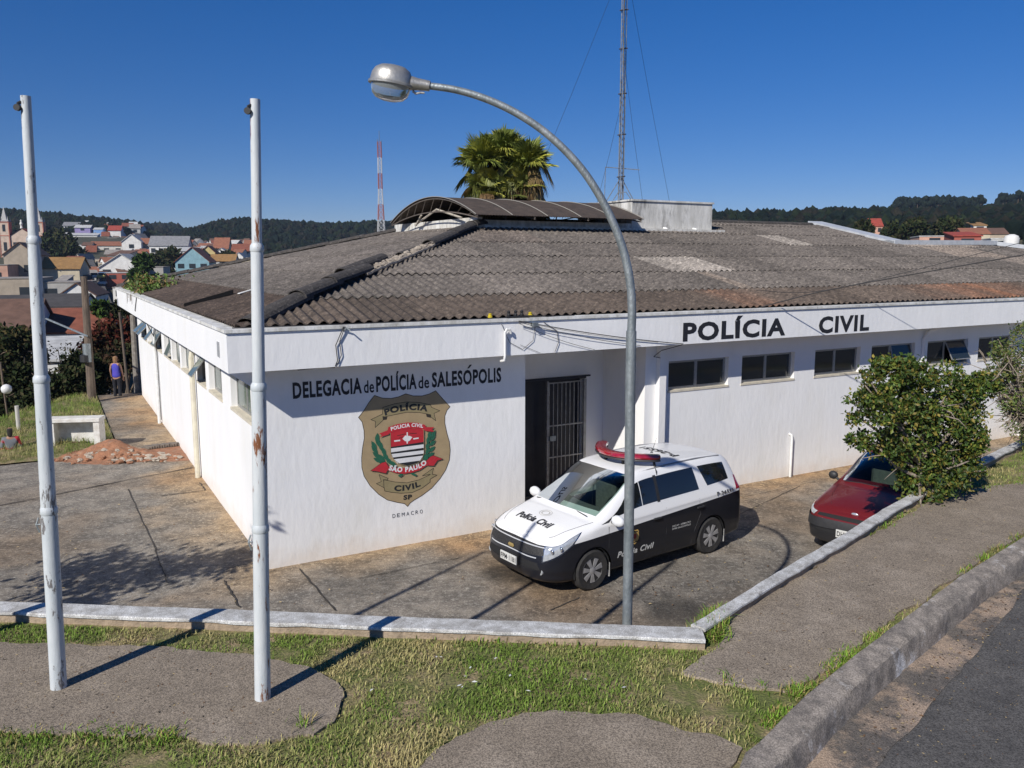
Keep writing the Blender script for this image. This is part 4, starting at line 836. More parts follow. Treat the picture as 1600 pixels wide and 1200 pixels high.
# ---------------------------------------------------------------- street lamp
LY = 7.16
lp = thing('street_lamp', 'galvanised street lamp with long curved arm, standing behind the low wall', 'street lamp', (atY(979.5, 975, LY).x, LY, 0))
l0 = Vector(lp.location)
def A(u, v, dy=0): return atY(u, v, LY + dy) - l0
q = MB(); q.tube([(-.0, 0, 0), A(980, 975) * 1.0, A(983, 800), A(985, 600), A(986.5, 517)], .045, 20); q.build('lower_pole', M_galv, lp, smooth='auto')
arm = [A(986.5, 518), A(987.5, 490), A(986, 455), A(981, 420), A(972, 385), A(958, 348), A(938, 308), A(912, 268), A(880, 232), A(843, 200), A(800, 173), A(755, 153), A(710, 140), A(668, 134)]
def crs(P, k=5):
    o = []
    for i in range(len(P) - 1):
        p0, p1, p2, p3 = P[max(i - 1, 0)], P[i], P[i + 1], P[min(i + 2, len(P) - 1)]
        for j in range(k):
            t = j / k; o.append(.5 * ((2 * p1) + (p2 - p0) * t + (2 * p0 - 5 * p1 + 4 * p2 - p3) * t * t + (3 * p1 - p0 - 3 * p2 + p3) * t**3))
    o.append(P[-1]); return o
ap = crs(arm); q = MB(); q.tube(ap, [.038 - .009 * i / (len(ap) - 1) for i in range(len(ap))], 18); q.build('curved_arm', M_galv, lp, smooth='auto')
hc = A(611, 131); hd = (A(575, 124) - A(655, 137)).normalized()
hx = hd; hz = Vector((0, 0, 1)) - hx * hx.z; hz.normalize(); hy = hz.cross(hx); HM = Matrix((hx, hy, hz)).transposed().to_4x4(); HM.translation = hc
M_lampal = mat('lamp_aluminium', (.52, .50, .46), (.36, .35, .33), 8, .42, .15, 30, metal=.65, c3=(.25, .24, .22), s3=5, t3=(.55, .75))
def headpart(prof, m, name, sx=1.0, sy=.80, sm=True):
    q = MB(); q.lathe(prof, 28, 0, (0, 0, 0), 'z', sx, sy)
    q.v = [(p[0] + (.05 * (p[0] < 0) * abs(p[2]) if 0 else 0), p[1], p[2]) for p in q.v]
    q.xf(HM); return q.build(name, m, lp, smooth='auto')
headpart([(.176, .0), (.178, .02), (.168, .075), (.145, .115), (.105, .140), (.05, .150), (.004, .151)], M_lampal, 'lamp_housing')
headpart([(.17, -.014), (.19, -.014), (.192, .004), (.18, .008), (.17, .008)], M_lampal, 'rim')
M_bowl = bpy.data.materials.new('lamp_glass'); M_bowl.use_nodes = True; bb = M_bowl.node_tree.nodes['Principled BSDF']; bb.inputs['Base Color'].default_value = (.55, .6, .62, 1); bb.inputs['Roughness'].default_value = .12; bb.inputs['Transmission Weight'].default_value = .75; bb.inputs['IOR'].default_value = 1.1
headpart([(.166, -.012), (.162, -.05), (.148, -.09), (.115, -.122), (.06, -.138), (.004, -.141)], M_bowl, 'glass_bowl')
headpart([(.004, -.006), (.15, -.008), (.15, -.012), (.004, -.013)], mat('lamp_reflector', (.45, .45, .44), rough=.3, metal=.6), 'reflector')
q = MB(); e0 = hc - hx * .165 + hz * .03; q.tube([e0, e0 - hx * .05, ap[-1] + hx * -.0, ap[-1] - hx * .02], [.058, .05, .044, .043], 16); q.tube([e0 - hx * .02 - hz * .06, e0 - hx * .05 - hz * .075, e0 - hx * .09 - hz * .06, e0 - hx * .12 - hz * .06], .01, 6); q.build('neck', M_lampal, lp, smooth='auto')
# ---------------------------------------------------------------- cars
def cr(p0, p1, p2, p3, t): return .5 * ((2 * p1) + (p2 - p0) * t + (2 * p0 - 5 * p1 + 4 * p2 - p3) * t * t + (3 * p1 - p0 - 3 * p2 + p3) * t**3)
class Loft:
    def __init__(s, G): s.G = np.array(G, float); s.n, s.k = s.G.shape[:2]
    def __call__(s, u, v):
        G = s.G
        def row(i, v):
            i = min(max(i, 0), s.n - 1)
            if v < 0: p = row(i, -v); return np.array([p[0], -p[1], p[2]])
            j = min(int(v), s.k - 2); t = v - j; g = G[i]
            # mirrored neighbours keep the surface smooth across the centre line
            pm = g[j - 1] if j > 0 else g[1] * [1, -1, 1]; pp = g[j + 2] if j + 2 < s.k else g[s.k - 2] * [1, -1, 1]
            return cr(pm, g[j], g[j + 1], pp, t)
        i = min(max(int(u), 0), s.n - 2); t = u - i
        a0 = row(i - 1, v) if i > 0 else row(1, v) * [1, -1, 1]; a3 = row(i + 2, v) if i + 2 < s.n else row(s.n - 2, v) * [1, -1, 1]
        return cr(a0, row(i, v), row(i + 1, v), a3, t)
    def nrm(s, u, v):
        e = .02; a = s(min(u + e, s.n - 1.001), v) - s(max(u - e, .001), v); b = s(u, min(v + e, s.k - 1.001)) - s(u, max(v - e, .001)); n = np.cross(a, b); n /= np.linalg.norm(n) + 1e-9
        return n
def patch(L, c, nu, nv, off, side=1, th=0):
    """c = four (u,v) corners, counter-clockwise; off lifts the patch off the body"""
    c = [np.array(p, float) for p in c]; vs = []; fs = []
    for i in range(nu + 1):
        for j in range(nv + 1):
            a, b = i / nu, j / nv; u, v = (c[0] * (1 - a) + c[1] * a) * (1 - b) + (c[3] * (1 - a) + c[2] * a) * b
            p = L(u, v); n = L.nrm(u, v); ctr = np.array([p[0] * 0 + 2.2, 0, .75]); n = n if np.dot(n, p - ctr) > 0 else -n
            p = p + n * off; vs.append((p[0], p[1] * side, p[2]))
    for i in range(nu):
        for j in range(nv):
            a = i * (nv + 1) + j; f = (a, a + nv + 1, a + nv + 2, a + 1); fs.append(f)
    return vs, fs
def body(L, axles, rw, wz, name, m, root, nu=6, nv=5, hub_y=.5, hole=(6.17, 7.83, 6.2)):
    n, k = (L.n - 1) * nu + 1, (L.k - 1) * nv + 1; P = np.array([[L(min(i / nu, L.n - 1 - 1e-6), min(j / nv, L.k - 1 - 1e-6)) for j in range(k)] for i in range(n)])
    V = []; Fc = []
    for side in (1, -1):
        o = len(V); Q = P.copy(); Q[:, :, 1] *= side; V += [list(p) for p in Q.reshape(-1, 3)]
        for i in range(n - 1):
            for j in range(k - 1):
                if hole and hole[0] <= i / nu < hole[1] and j / nv >= hole[2] - .01: continue
                a = o + i * k + j; f = (a, a + k, a + k + 1, a + 1); f = f if side == 1 else f[::-1]; cx = sum(V[q][0] for q in f) / 4; cy = sum(abs(V[q][1]) for q in f) / 4; cz = sum(V[q][2] for q in f) / 4
                if cy > hub_y and any(math.hypot(cx - ax, cz - wz) < rw for ax in axles): continue
                Fc.append(f)
    used = set(q for f in Fc for q in f); cnt = {}
    for f in Fc:
        for a in range(4):
            e = tuple(sorted((f[a], f[(a + 1) % 4]))); cnt[e] = cnt.get(e, 0) + 1
    bd = set(q for e, c in cnt.items() if c == 1 for q in e)
    for q in bd:
        x, y, z = V[q]
        for ax in axles:
            d = math.hypot(x - ax, z - wz)
            if abs(y) > hub_y and d < rw * 1.3 and d > 1e-3 and z > .1: V[q][0] = ax + (x - ax) * rw / d; V[q][2] = wz + (z - wz) * rw / d
    b = MB(); b.v = [tuple(p) for p in V]; b.f = Fc; b.m = [0] * len(Fc)
    o = b.build(name, m, root, smooth=True, fixn=True); return o
def add_patch(name, L, cs, m, root, off=.004, nu=8, nv=6, both=True, sides=None):
    q = MB(); cen = min(c[0] for c in cs) == 0 or max(c[1] for c in cs) >= L.k - 1     # reaches the centre line: one piece
    for s in (1, -1):
        v, f = patch(L, cs, nu, nv, off, s); q.add(v, f if s == 1 else [g[::-1] for g in f])
        if not cen: o = q.build(name, m, root, smooth=True); q = MB()
    return q.build(name, m, root, smooth=True) if cen else o
M_rub = mat('tyre_rubber', (.022, .022, .023), (.035, .033, .031), 14, .85)
M_hub = mat('wheel_silver', (.50, .50, .51), (.38, .38, .39), 9, .4, metal=.5)
M_trim = mat('black_plastic_trim', (.022, .022, .024), (.03, .03, .032), 20, .55)
M_chrome = mat('chrome', (.65, .66, .68), rough=.12, metal=1)
M_cglass = mat('car_glass_dark', (.010, .012, .015), rough=.03, spec=.7, coat=.5)
M_screen = bpy.data.materials.new('windscreen_glass'); M_screen.use_nodes = True; _n = M_screen.node_tree; _n.nodes.remove(_n.nodes['Principled BSDF']); _t = _n.nodes.new('ShaderNodeBsdfTransparent'); _t.inputs[0].default_value = (.50, .60, .55, 1); _g = _n.nodes.new('ShaderNodeBsdfGlossy'); _g.inputs['Roughness'].default_value = .02; _g.inputs['Color'].default_value = (.9, .95, .95, 1); _f = _n.nodes.new('ShaderNodeFresnel'); _f.inputs[0].default_value = 1.22; _x = _n.nodes.new('ShaderNodeMixShader'); _n.links.new(_f.outputs[0], _x.inputs[0]); _n.links.new(_t.outputs[0], _x.inputs[1]); _n.links.new(_g.outputs[0], _x.inputs[2]); _n.links.new(_x.outputs[0], _n.nodes['Material Output'].inputs[0])
M_dash = mat('dashboard_grey', (.20, .20, .19), (.15, .15, .145), 20, .8); M_seat = mat('seat_fabric', (.10, .10, .10), (.14, .14, .135), 20, .9)
def cabin(root, L, hgt, dx=0, hw=.62):
    q = MB()
    for k in range(9):     # dashboard: a rounded shelf below the screen
        y = -hw + 2 * hw * k / 8
        for x, z in ((1.10, -.06), (1.28, -.025), (1.50, .0), (1.72, -.02), (1.80, -.10), (1.80, -.30)): q.v.append((x + dx - .10 * (y / hw)**2 * -1, y, hgt + z))
    for k in range(8):
        for i in range(5): a = k * 6 + i; q.f.append((a, a + 1, a + 7, a + 6)); q.m.append(0)
    q.build('dashboard', M_dash, root, smooth='auto')
    for s in (1, -1):
        st2 = MB(); x0 = 2.35 + dx; st2.box(x0 - .45, x0 + .1, s * .36 - .25, s * .36 + .25, .45, .62, 0, bev=.05); st2.box(x0 + .02, x0 + .2, s * .36 - .24, s * .36 + .24, .62, hgt + .18, 0, bev=.05); st2.box(x0 + .08, x0 + .18, s * .36 - .13, s * .36 + .13, hgt + .20, hgt + .38, 0, bev=.04); st2.build('front_seat', M_seat, root)
    q = MB(); pts = [(1.92 + dx + .07 * math.sin(a), -.36 + .18 * math.cos(a), hgt - .03 + .17 * math.sin(a)) for a in [2 * math.pi * k / 20 for k in range(21)]]; q.tube(pts, .016, 6); q.tube([pts[0], pts[10]], .014, 5); q.build('steering_wheel', M_trim, root)
    q = MB(); q.box(1.0 + dx, 3.4, -.72, .72, .28, .34); q.build('cabin_floor', M_trim, root)
M_lens = mat('headlight_lens', (.42, .45, .48), (.62, .65, .68), 16, .08, spec=.8, coat=1, metal=.35)
M_bar = mat('silver_bar', (.62, .63, .65), rough=.3, metal=.3)
M_plate = mat('plate_silver', (.62, .62, .60), (.55, .55, .53), 9, .5)
def wheel(root, x, y, side, r=.315, wd=.2, spokes=7, cover=True):
    w_ = thing('wheel', None, None, (x, y, r)); w_.parent = root
    for k in ('label', 'category'):
        if k in w_: del w_[k]
    w_.rotation_euler.z = 0 if side > 0 else math.pi
    q = MB(); q.lathe([(r * .62, -wd / 2 + .01), (r * .9, -wd / 2), (r * .985, -wd / 2 + .025), (r, -wd / 4), (r, wd / 4), (r * .985, wd / 2 - .025), (r * .9, wd / 2), (r * .66, wd / 2 - .008), (r * .62, wd / 2 - .02)], 36, 0, (0, 0, 0), 'y'); q.build('tyre', M_rub, w_, smooth='auto')
    q = MB(); R0 = r * .66; q.lathe([(R0, wd / 2 - .016), (R0 * .93, wd / 2 - .005), (R0 * .88, wd / 2 - .02), (R0 * .84, wd / 2 - .06), (.001, wd / 2 - .065)], 36, 1, (0, 0, 0), 'y')
    q.lathe([(R0 * .26, wd / 2 - .05), (R0 * .24, wd / 2 - .004), (R0 * .12, wd / 2 + .004), (.001, wd / 2 + .004)], 20, 0, (0, 0, 0), 'y')
    for k in range(spokes):
        a = 2 * math.pi * k / spokes + .2; c_, s_ = math.cos(a), math.sin(a)
        def P(rad, t, y): return (rad * c_ - t * s_, y, rad * s_ + t * c_)
        a0, a1 = R0 * .2, R0 * .90; w0, w1 = R0 * .085, R0 * .20
        vs = [P(a0, -w0, wd / 2 - .006), P(a0, w0, wd / 2 - .006), P(a1, w1, wd / 2 - .008), P(a1, -w1, wd / 2 - .008), P(a0, -w0, wd / 2 - .04), P(a0, w0, wd / 2 - .04), P(a1, w1, wd / 2 - .04), P(a1, -w1, wd / 2 - .04)]
        q.add(vs, [(0, 1, 2, 3), (0, 3, 7, 4), (1, 5, 6, 2), (2, 6, 7, 3), (0, 4, 5, 1)], 0)
    q.build('rim', [M_hub, M_trim], w_, smooth='auto', fixn=True)
    q = MB(); q.lathe([(r * 1.10, -wd / 2 - .14), (r * 1.10, wd / 2 - .02), (r * 1.08, wd / 2 - .02), (r * 1.08, -wd / 2 - .14)], 30, 0, (0, 0, 0), 'y')
    n0 = len(q.f); keep = [i for i, f in enumerate(q.f) if all(q.v[j][2] > -.12 for j in f)]; q.f = [q.f[i] for i in keep]; q.m = [0] * len(q.f); q.add([(-r * 1.05, -wd / 2 - .13, -.1), (r * 1.05, -wd / 2 - .13, -.1), (r * 1.05, -wd / 2 - .13, r * 1.05), (-r * 1.05, -wd / 2 - .13, r * 1.05)], [(0, 1, 2, 3)])
    q.build('arch_liner', M_trim, w_)
    return w_
def decal(name, a, f, orient, bvh, m, root, lift=.004):
    """a: 2D points; orient maps (x,y) -> origin, direction of projection; sub-divided, then dropped on the body"""
    bm = bmesh.new(); vs = [bm.verts.new((p[0], p[1], 0)) for p in a]
    for t in f:
        try: bm.faces.new([vs[i] for i in t])
        except ValueError: pass
    bmesh.ops.remove_doubles(bm, verts=bm.verts, dist=1e-6)
    for _ in range(5):
        es = [e for e in bm.edges if e.calc_length() > .028]
        if not es: break
        bmesh.ops.subdivide_edges(bm, edges=es, cuts=1); bmesh.ops.triangulate(bm, faces=bm.faces)
    q = MB(); bm.verts.index_update(); V_ = []
    for v in bm.verts:
        o, d = orient(v.co.x, v.co.y); o = Vector(o); d = Vector(d); h = bvh.ray_cast(o, d)
        if h[0] is None: V_.append(o + d * 1.0); continue
        n_ = h[1] if h[1].dot(d) < 0 else -h[1]; V_.append(h[0] - d * lift * 1.3)
    F_ = [tuple(p.index for p in g_.verts) for g_ in bm.faces]; bm.free(); q.add([tuple(v) for v in V_], F_); return q.build(name, m, root)
def two_tone(name, top, bot, z0, k):
    m = bpy.data.materials.new(name); m.use_nodes = True; nt = m.node_tree; L = nt.links; b = nt.nodes['Principled BSDF']; b.inputs['Roughness'].default_value = .3; b.inputs['Specular IOR Level'].default_value = .3; b.inputs['Coat Weight'].default_value = .3; b.inputs['Coat Roughness'].default_value = .04
    tc = nt.nodes.new('ShaderNodeTexCoord'); sx = nt.nodes.new('ShaderNodeSeparateXYZ'); L.new(tc.outputs['Object'], sx.inputs[0])
    mu = nt.nodes.new('ShaderNodeMath'); mu.operation = 'MULTIPLY_ADD'; L.new(sx.outputs[0], mu.inputs[0]); mu.inputs[1].default_value = -k; L.new(sx.outputs[2], mu.inputs[2])
    gr = nt.nodes.new('ShaderNodeMath'); gr.operation = 'GREATER_THAN'; L.new(mu.outputs[0], gr.inputs[0]); gr.inputs[1].default_value = z0
    mx = nt.nodes.new('ShaderNodeMix'); mx.data_type = 'RGBA'; mx.inputs[6].default_value = (*bot, 1); mx.inputs[7].default_value = (*top, 1); L.new(gr.outputs[0], mx.inputs[0]); L.new(mx.outputs[2], b.inputs['Base Color']); return m
# --- the black and white police van. car space: x from nose to tail, +y its left side (towards us), z up
def sect(x, w, zb, z4, z5, w5, w6, z6, w7, z7, z8, lean=0, dx=(0,) * 9, x8=None):
    pts = [(x, 0, zb), (x, w * .86, zb), (x, w * .985, zb + .14), (x, w, (zb + z4) / 2 + .03), (x, w * .985, z4), (x, w5, z5), (x, w6, z6), (x, w7, z7), (x, 0, z8)]
    return [(p[0] + dx[i], p[1], p[2]) for i, p in enumerate(pts)]
nose = (.10, .06, .0, .0, .05, .115, .15, .17, .18)
VG = [[(nose[i], 0, z) for i, z in enumerate((.24, .26, .36, .52, .70, .80, .815, .825, .83))],
      sect(.0, .40, .24, .69, .79, .38, .30, .812, .17, .825, .835, dx=tuple(n + .02 for n in nose)),
      sect(.10, .66, .24, .69, .78, .63, .52, .822, .28, .845, .855, dx=(.1, .03, 0, 0, .05, .10, .10, .11, .12)),
      sect(.28, .80, .22, .71, .80, .76, .62, .865, .33, .90, .91, dx=(.0, 0, 0, 0, .03, .05, .06, .06, .06)),
      sect(.52, .85, .2, .77, .87, .80, .66, .935, .36, .975, .985),
      sect(.80, .865, .2, .83, .935, .81, .69, 1.00, .38, 1.04, 1.05),
      sect(1.04, .867, .2, .86, .975, .83, .72, 1.05, .42, 1.085, 1.095, dx=(0, 0, 0, 0, 0, 0, -.0, -.08, -.12)),
      sect(1.47, .867, .2, .88, 1.0, .835, .70, 1.285, .45, 1.345, 1.36, dx=(0, 0, 0, 0, 0, 0, 0, -.09, -.13)),
      sect(1.90, .867, .2, .90, 1.02, .835, .655, 1.52, .43, 1.585, 1.595, dx=(0, 0, 0, 0, 0, 0, 0, -.05, -.08)),
      sect(2.50, .867, .2, .92, 1.04, .835, .65, 1.565, .43, 1.635, 1.65),
      sect(3.15, .867, .2, .94, 1.06, .835, .65, 1.575, .43, 1.645, 1.66),
      sect(3.75, .862, .2, .96, 1.08, .825, .635, 1.555, .42, 1.62, 1.635),
      sect(4.10, .845, .22, .98, 1.10, .80, .60, 1.50, .40, 1.565, 1.58),
      sect(4.26, .80, .24, .98, 1.10, .745, .56, 1.36, .36, 1.42, 1.44, dx=(0, .02, .04, .04, .03, 0, -.02, -.03, -.03)),
      sect(4.30, .55, .26, .96, 1.08, .50, .40, 1.25, .26, 1.31, 1.32, dx=(0, .03, .06, .06, .04, 0, -.03, -.05, -.06)),
      [(4.32 + d, 0, z) for d, z in zip((0, .03, .06, .06, .04, 0, -.03, -.05, -.06), (.26, .28, .42, .66, .96, 1.08, 1.24, 1.29, 1.30))]]
VL = Loft(VG)
fw, rw_ = Vector((*at(917, 920, 0), 0)), Vector((*at(1103, 862, 0), 0)); ax_ = (rw_ - fw).normalized(); vrz = math.atan2(ax_.y, ax_.x)
# +y of the car must face the camera: turn the frame so that local y = towards camera
ly = Vector((ax_.y, -ax_.x, 0)); mid = (fw + rw_) / 2; VW = .76
vorg = mid - ax_ * (.88 + 1.31) - ly * VW
van = thing('police_van', 'black and white police van with a red roof light bar, parked by the entrance', 'police van', vorg, 0)
van.matrix_world = Matrix(((ax_.x, ly.x, 0, vorg.x), (ax_.y, ly.y, 0, vorg.y), (0, 0, -1, 0), (0, 0, 0, 1)))
# (mirrored frames are avoided: use a plain rotation and flip y in the parts instead)
vorg = vorg + ax_ * .07 + ly * .02; van.matrix_world = Matrix.Translation(vorg) @ Matrix.Rotation(vrz, 4, 'Z') @ Matrix.Diagonal((.97, .975, .955, 1))
NS = -1                       # the side towards the camera in the car's own frame
M_van = two_tone('van_paint', (.80, .80, .80), (.012, .013, .018), .765, .05)
vb = body(VL, (.88, 3.50), .365, .315, 'body', M_van, van)
bvh = BVHTree.FromPolygons([v.co[:] for v in vb.data.vertices], [tuple(p.vertices) for p in vb.data.polygons])
add_patch('windscreen', VL, [(6.10, 6.12), (7.93, 6.15), (7.93, 8), (6.10, 8)], M_screen, van, .004, 10, 8)
add_patch('front_door_window', VL, [(6.42, 5.22), (8.05, 5.22), (8.05, 5.84), (7.55, 5.84)], M_cglass, van, .004, 8, 5)
add_patch('front_door_window', VL, [(8.08, 5.22), (8.62, 5.22), (8.62, 5.84), (8.08, 5.84)], M_cglass, van, .004, 5, 5)
add_patch('rear_door_window', VL, [(8.72, 5.22), (10.12, 5.22), (10.02, 5.84), (8.72, 5.84)], M_cglass, van, .004, 8, 5)
add_patch('quarter_window', VL, [(10.45, 5.26), (11.62, 5.30), (11.5, 5.84), (10.22, 5.84)], M_cglass, van, .004, 8, 5)
add_patch('door_pillar', VL, [(8.62, 5.18), (8.72, 5.18), (8.72, 5.88), (8.62, 5.88)], M_trim, van, .003, 2, 5)
add_patch('mirror_sail', VL, [(6.05, 5.0), (6.42, 5.0), (6.62, 5.3), (6.42, 5.22)], M_trim, van, .005, 3, 3)
hl = add_patch('headlight', VL, [(1.95, 3.35), (3.9, 4.15), (4.55, 5.1), (1.9, 4.78)], M_lens, van, .007, 14, 6)
add_patch('headlight_surround', VL, [(1.86, 3.25), (4.0, 4.05), (4.7, 5.17), (1.8, 4.85)], M_chrome, van, .003, 14, 6)
for u, v in ((2.4, 4.1), (3.0, 4.3)):
    for s in (1, -1):
        q = MB(); p = VL(u, v); n_ = VL.nrm(u, v); n_ = n_ if n_[0] < 0 else -n_; c_ = p + n_ * .008; q.add([(c_[0] + x * .045, (c_[1] + y * .045) * s, c_[2] + z * .045) for x, y, z in (ICV * [.25, 1, 1]).tolist()], ICF.tolist()); q.build('lamp_reflector', mat('bright_reflector', (.8, .82, .85), rough=.1, metal=.9), van, smooth=True)
add_patch('grille', VL, [(.0, 3.55), (1.95, 3.72), (1.75, 4.78), (.0, 4.86)], mat('grille_mesh', (.010, .010, .011), (.03, .03, .032), 55, .55, .5, 60), van, .004, 12, 8)
add_patch('grille_bar', VL, [(.0, 4.34), (1.9, 4.46), (1.86, 4.60), (.0, 4.46)], M_bar, van, .014, 12, 2)
add_patch('lower_bar', VL, [(.0, 3.42), (1.5, 3.48), (1.5, 3.55), (.0, 3.50)], M_bar, van, .012, 12, 2)
add_patch('lower_grille', VL, [(.0, 2.25), (1.9, 2.35), (1.6, 3.2), (.0, 3.2)], mat('lower_intake', (.008, .008, .009), rough=.8), van, .003, 12, 6)
q = MB(); q.add([(-.012 + x, y, z) for x, y, z in ((.03, -.075, .655), (.03, .075, .655), (.035, .05, .685), (.035, -.05, .685), (.03, -.05, .63), (.03, .05, .63))], [(0, 4, 5, 1), (0, 1, 2, 3)]); q.build('bow_tie_emblem', mat('gold_emblem', (.60, .45, .18), rough=.3, metal=.7), van)
pq = MB(); pq.box(-.035, -.015, -.20, .20, .40, .53, 0, bev=.004); plt_ = pq.build('number_plate', M_plate, van)
def ptext(s, x0, x1, z0, z1, X, m, par, nm='plate_lettering', bold=.02, side=-1):
    a, f = textfit(s, x0, x1, z0, z1, bold); q = MB(); q.add([(X, -p[0], p[1]) for p in a], f); return q.build(nm, m, par)
ptext('FPM·1181', -.18, .18, .425, .505, -.037, M_black, plt_)
q = MB()
for s in (1, -1):
    q = MB(); q.lathe([(.045, -.0), (.045, .02), (.03, .03), (.001, .03)], 14, 0, (.085, s * .62, .40), 'x'); q.build('fog_light', M_lens, van)
for s in (1, -1):     # mirrors
    q = MB(); V_ = ICV * [.075, .125, .09]; q.add([(x + 1.25, y + s * .985, z + 1.04) for x, y, z in V_.tolist()], ICF.tolist()); q.tube([(1.27, s * .82, .98), (1.27, s * .92, 1.0)], .022, 6, 1); q.build('mirror', [mat('mirror_white', (.72, .73, .74), rough=.3), M_trim], van, smooth='auto')
    for x0, x1 in ((2.12, 2.28), (3.12, 3.28)): q = MB(); yy = s * .868; q.box(x0, x1, min(yy, yy + s * .028), max(yy, yy + s * .028), .86, .89, 0, bev=.006); q.build('door_handle', M_trim, van)
q = MB()
for s in (1, -1):      # door shut lines and sill strips
    for xs2 in ([(1.20, .93), (1.19, .6), (1.24, .28)], [(2.42, 1.0), (2.42, .6), (2.42, .28)], [(3.20, 1.02), (3.22, .75), (3.08, .5), (3.02, .28)]):
        for (xa, za_), (xb, zb_) in zip(xs2[:-1], xs2[1:]): 
            ya_ = bvh.ray_cast(Vector((xa, s * 2, za_)), Vector((0, -s, 0)))[0]; yb_ = bvh.ray_cast(Vector((xb, s * 2, zb_)), Vector((0, -s, 0)))[0]
            if ya_ and yb_: q.tube([ya_, yb_], .0035, 4)
q.build('door_seam', M_trim, van)
q = MB()
for s in (1, -1):      # bonnet shut lines
    XY_ = [(.30 + .67 * t_, .55 + .20 * t_**.6) for t_ in [k_ / 14 for k_ in range(15)]]; P_ = [bvh.ray_cast(Vector((x, s * y, 2)), Vector((0, 0, -1)))[0] for x, y in XY_]; q.tube([p + Vector((0, 0, .001)) for p in P_], .0035, 4)
q.build('bonnet_seam', M_trim, van)
cabin(van, VL, 1.03, -.16)
# rear lamps, mud flaps, wipers, aerial
add_patch('tail_light', VL, [(12.1, 4.2), (13.0, 4.2), (13.0, 5.4), (12.25, 5.4)], mat('tail_lamp_red', (.30, .01, .015), rough=.15, coat=1), van, .006, 6, 6)
for x in (1.22, 3.84):
    for s in (1, -1): q = MB(); q.box(x, x + .012, min(s * .66, s * .85), max(s * .66, s * .85), .14, .36); q.build('mud_flap', mat('pale_mudflap', (.45, .45, .44), rough=.6), van)
q = MB(); q.tube([(.96, -.05, 1.09), (1.0, .32, 1.10), (1.0, .62, 1.075)], .008, 5); q.tube([(.96, -.62, 1.08), (.99, -.25, 1.105), (.97, .0, 1.10)], .008, 5); q.build('wiper', M_trim, van)
q = MB(); q.tube([(2.95, 0, 1.65), (3.06, 0, 1.90)], [.006, .003], 6); q.lathe([(.03, 0), (.022, .02), (.008, .03)], 12, 0, (2.95, 0, 1.648)); q.build('roof_aerial', M_trim, van)
q = MB()
for s in (1, -1): q.tube([(2.05, s * .60, 1.585), (2.6, s * .615, 1.622), (3.3, s * .615, 1.630), (3.95, s * .58, 1.585)], .011, 6)
q.build('roof_rail', mat('rail_grey', (.25, .25, .26), rough=.4), van)
# V-shaped light bar
M_rl = mat('beacon_red', (.36, .012, .025), (.26, .01, .02), 12, .12, coat=1, spec=.8)
path = [(2.46, -.64), (2.34, -.56), (2.17, -.40), (2.05, -.2), (2.01, 0), (2.05, .2), (2.17, .40), (2.34, .56), (2.46, .64)]
def barmesh(z0, z1, hw, m, nm, rnd):
    P = crs([Vector((x, y, 0)) for x, y in path], 5); q = MB(); prof = []
    for k in range(12):
        a = 2 * math.pi * k / 12; prof.append((math.copysign(abs(math.cos(a))**rnd, math.cos(a)) * hw, (z0 + z1) / 2 + math.copysign(abs(math.sin(a))**rnd, math.sin(a)) * (z1 - z0) / 2))
    for i, p in enumerate(P):
        d = (P[min(i + 1, len(P) - 1)] - P[max(i - 1, 0)]).normalized(); nv = Vector((-d.y, d.x, 0)); e = min(1, .75 + min(i, len(P) - 1 - i) * .09)
        for a, z in prof: w2 = p + nv * a * e; q.v.append((w2.x, w2.y, (z0 + z1) / 2 + (z - (z0 + z1) / 2) * e))
    for i in range(len(P) - 1):
        for k in range(12): q.f.append((12 * i + k, 12 * i + (k + 1) % 12, 12 * i + 12 + (k + 1) % 12, 12 * i + 12 + k)); q.m.append(0)
    q.f += [tuple(range(12)), tuple(range(len(q.v) - 12, len(q.v)))]; q.m += [0, 0]; return q.build(nm, m, van, smooth='auto', fixn=True)
barmesh(1.745, 1.832, .095, M_rl, 'light_bar', .7); barmesh(1.715, 1.755, .095, M_trim, 'light_bar_base', .5)
q = MB()
for s in (1, -1):
    q.tube([(2.42, s * .54, 1.73), (2.42, s * .57, 1.66), (2.41, s * .60, 1.60)], .02, 6); q.tube([(2.40, s * .60, 1.60), (2.38, s * .655, 1.56), (2.37, s * .67, 1.50)], .012, 6); q.box(2.08, 2.12, s * .2 - .02, s * .2 + .02, 1.62, 1.73)
q.build('light_bar_bracket', M_trim, van)
# lettering. side facing the camera is y<0; reading direction there is +x
sd = lambda x, y: ((x, -2, y), (0, 1, 0))
a, f = textfit('Polícia Civil', 1.36, 2.14, .405, .50, .03, .25); decal('lettering', a, f, sd, bvh, M_plate, van)
a, f = textfit('P-26551', 3.62, 4.04, .985, 1.05, .02); decal('lettering', [(p[0], p[1] - .0) for p in a], f, sd, bvh, M_black, van, .012)
a, f = textfit('DECAP - DEMACRO', 2.55, 2.98, .655, .682, .01); decal('small_lettering', a, f, sd, bvh, M_plate, van)
a, f = textfit('DPM SALESÓPOLIS', 2.55, 2.98, .61, .637, .01); decal('small_lettering', a, f, sd, bvh, M_plate, van)
bs = [(235, 93), (300, 115), (370, 118), (430, 105), (490, 80), (550, 97), (620, 98), (680, 82), (745, 93), (790, 140), (850, 235), (808, 300), (845, 470), (852, 540), (815, 700), (770, 770), (620, 910), (490, 985), (340, 945), (200, 830), (150, 750), (130, 600), (152, 440), (150, 340), (105, 262), (150, 190)]
def bdg(L_, cx, cz, h): return [(cx + (p[0] - 490) / 930 * h, cz - (p[1] - 530) / 930 * h) for p in L_]
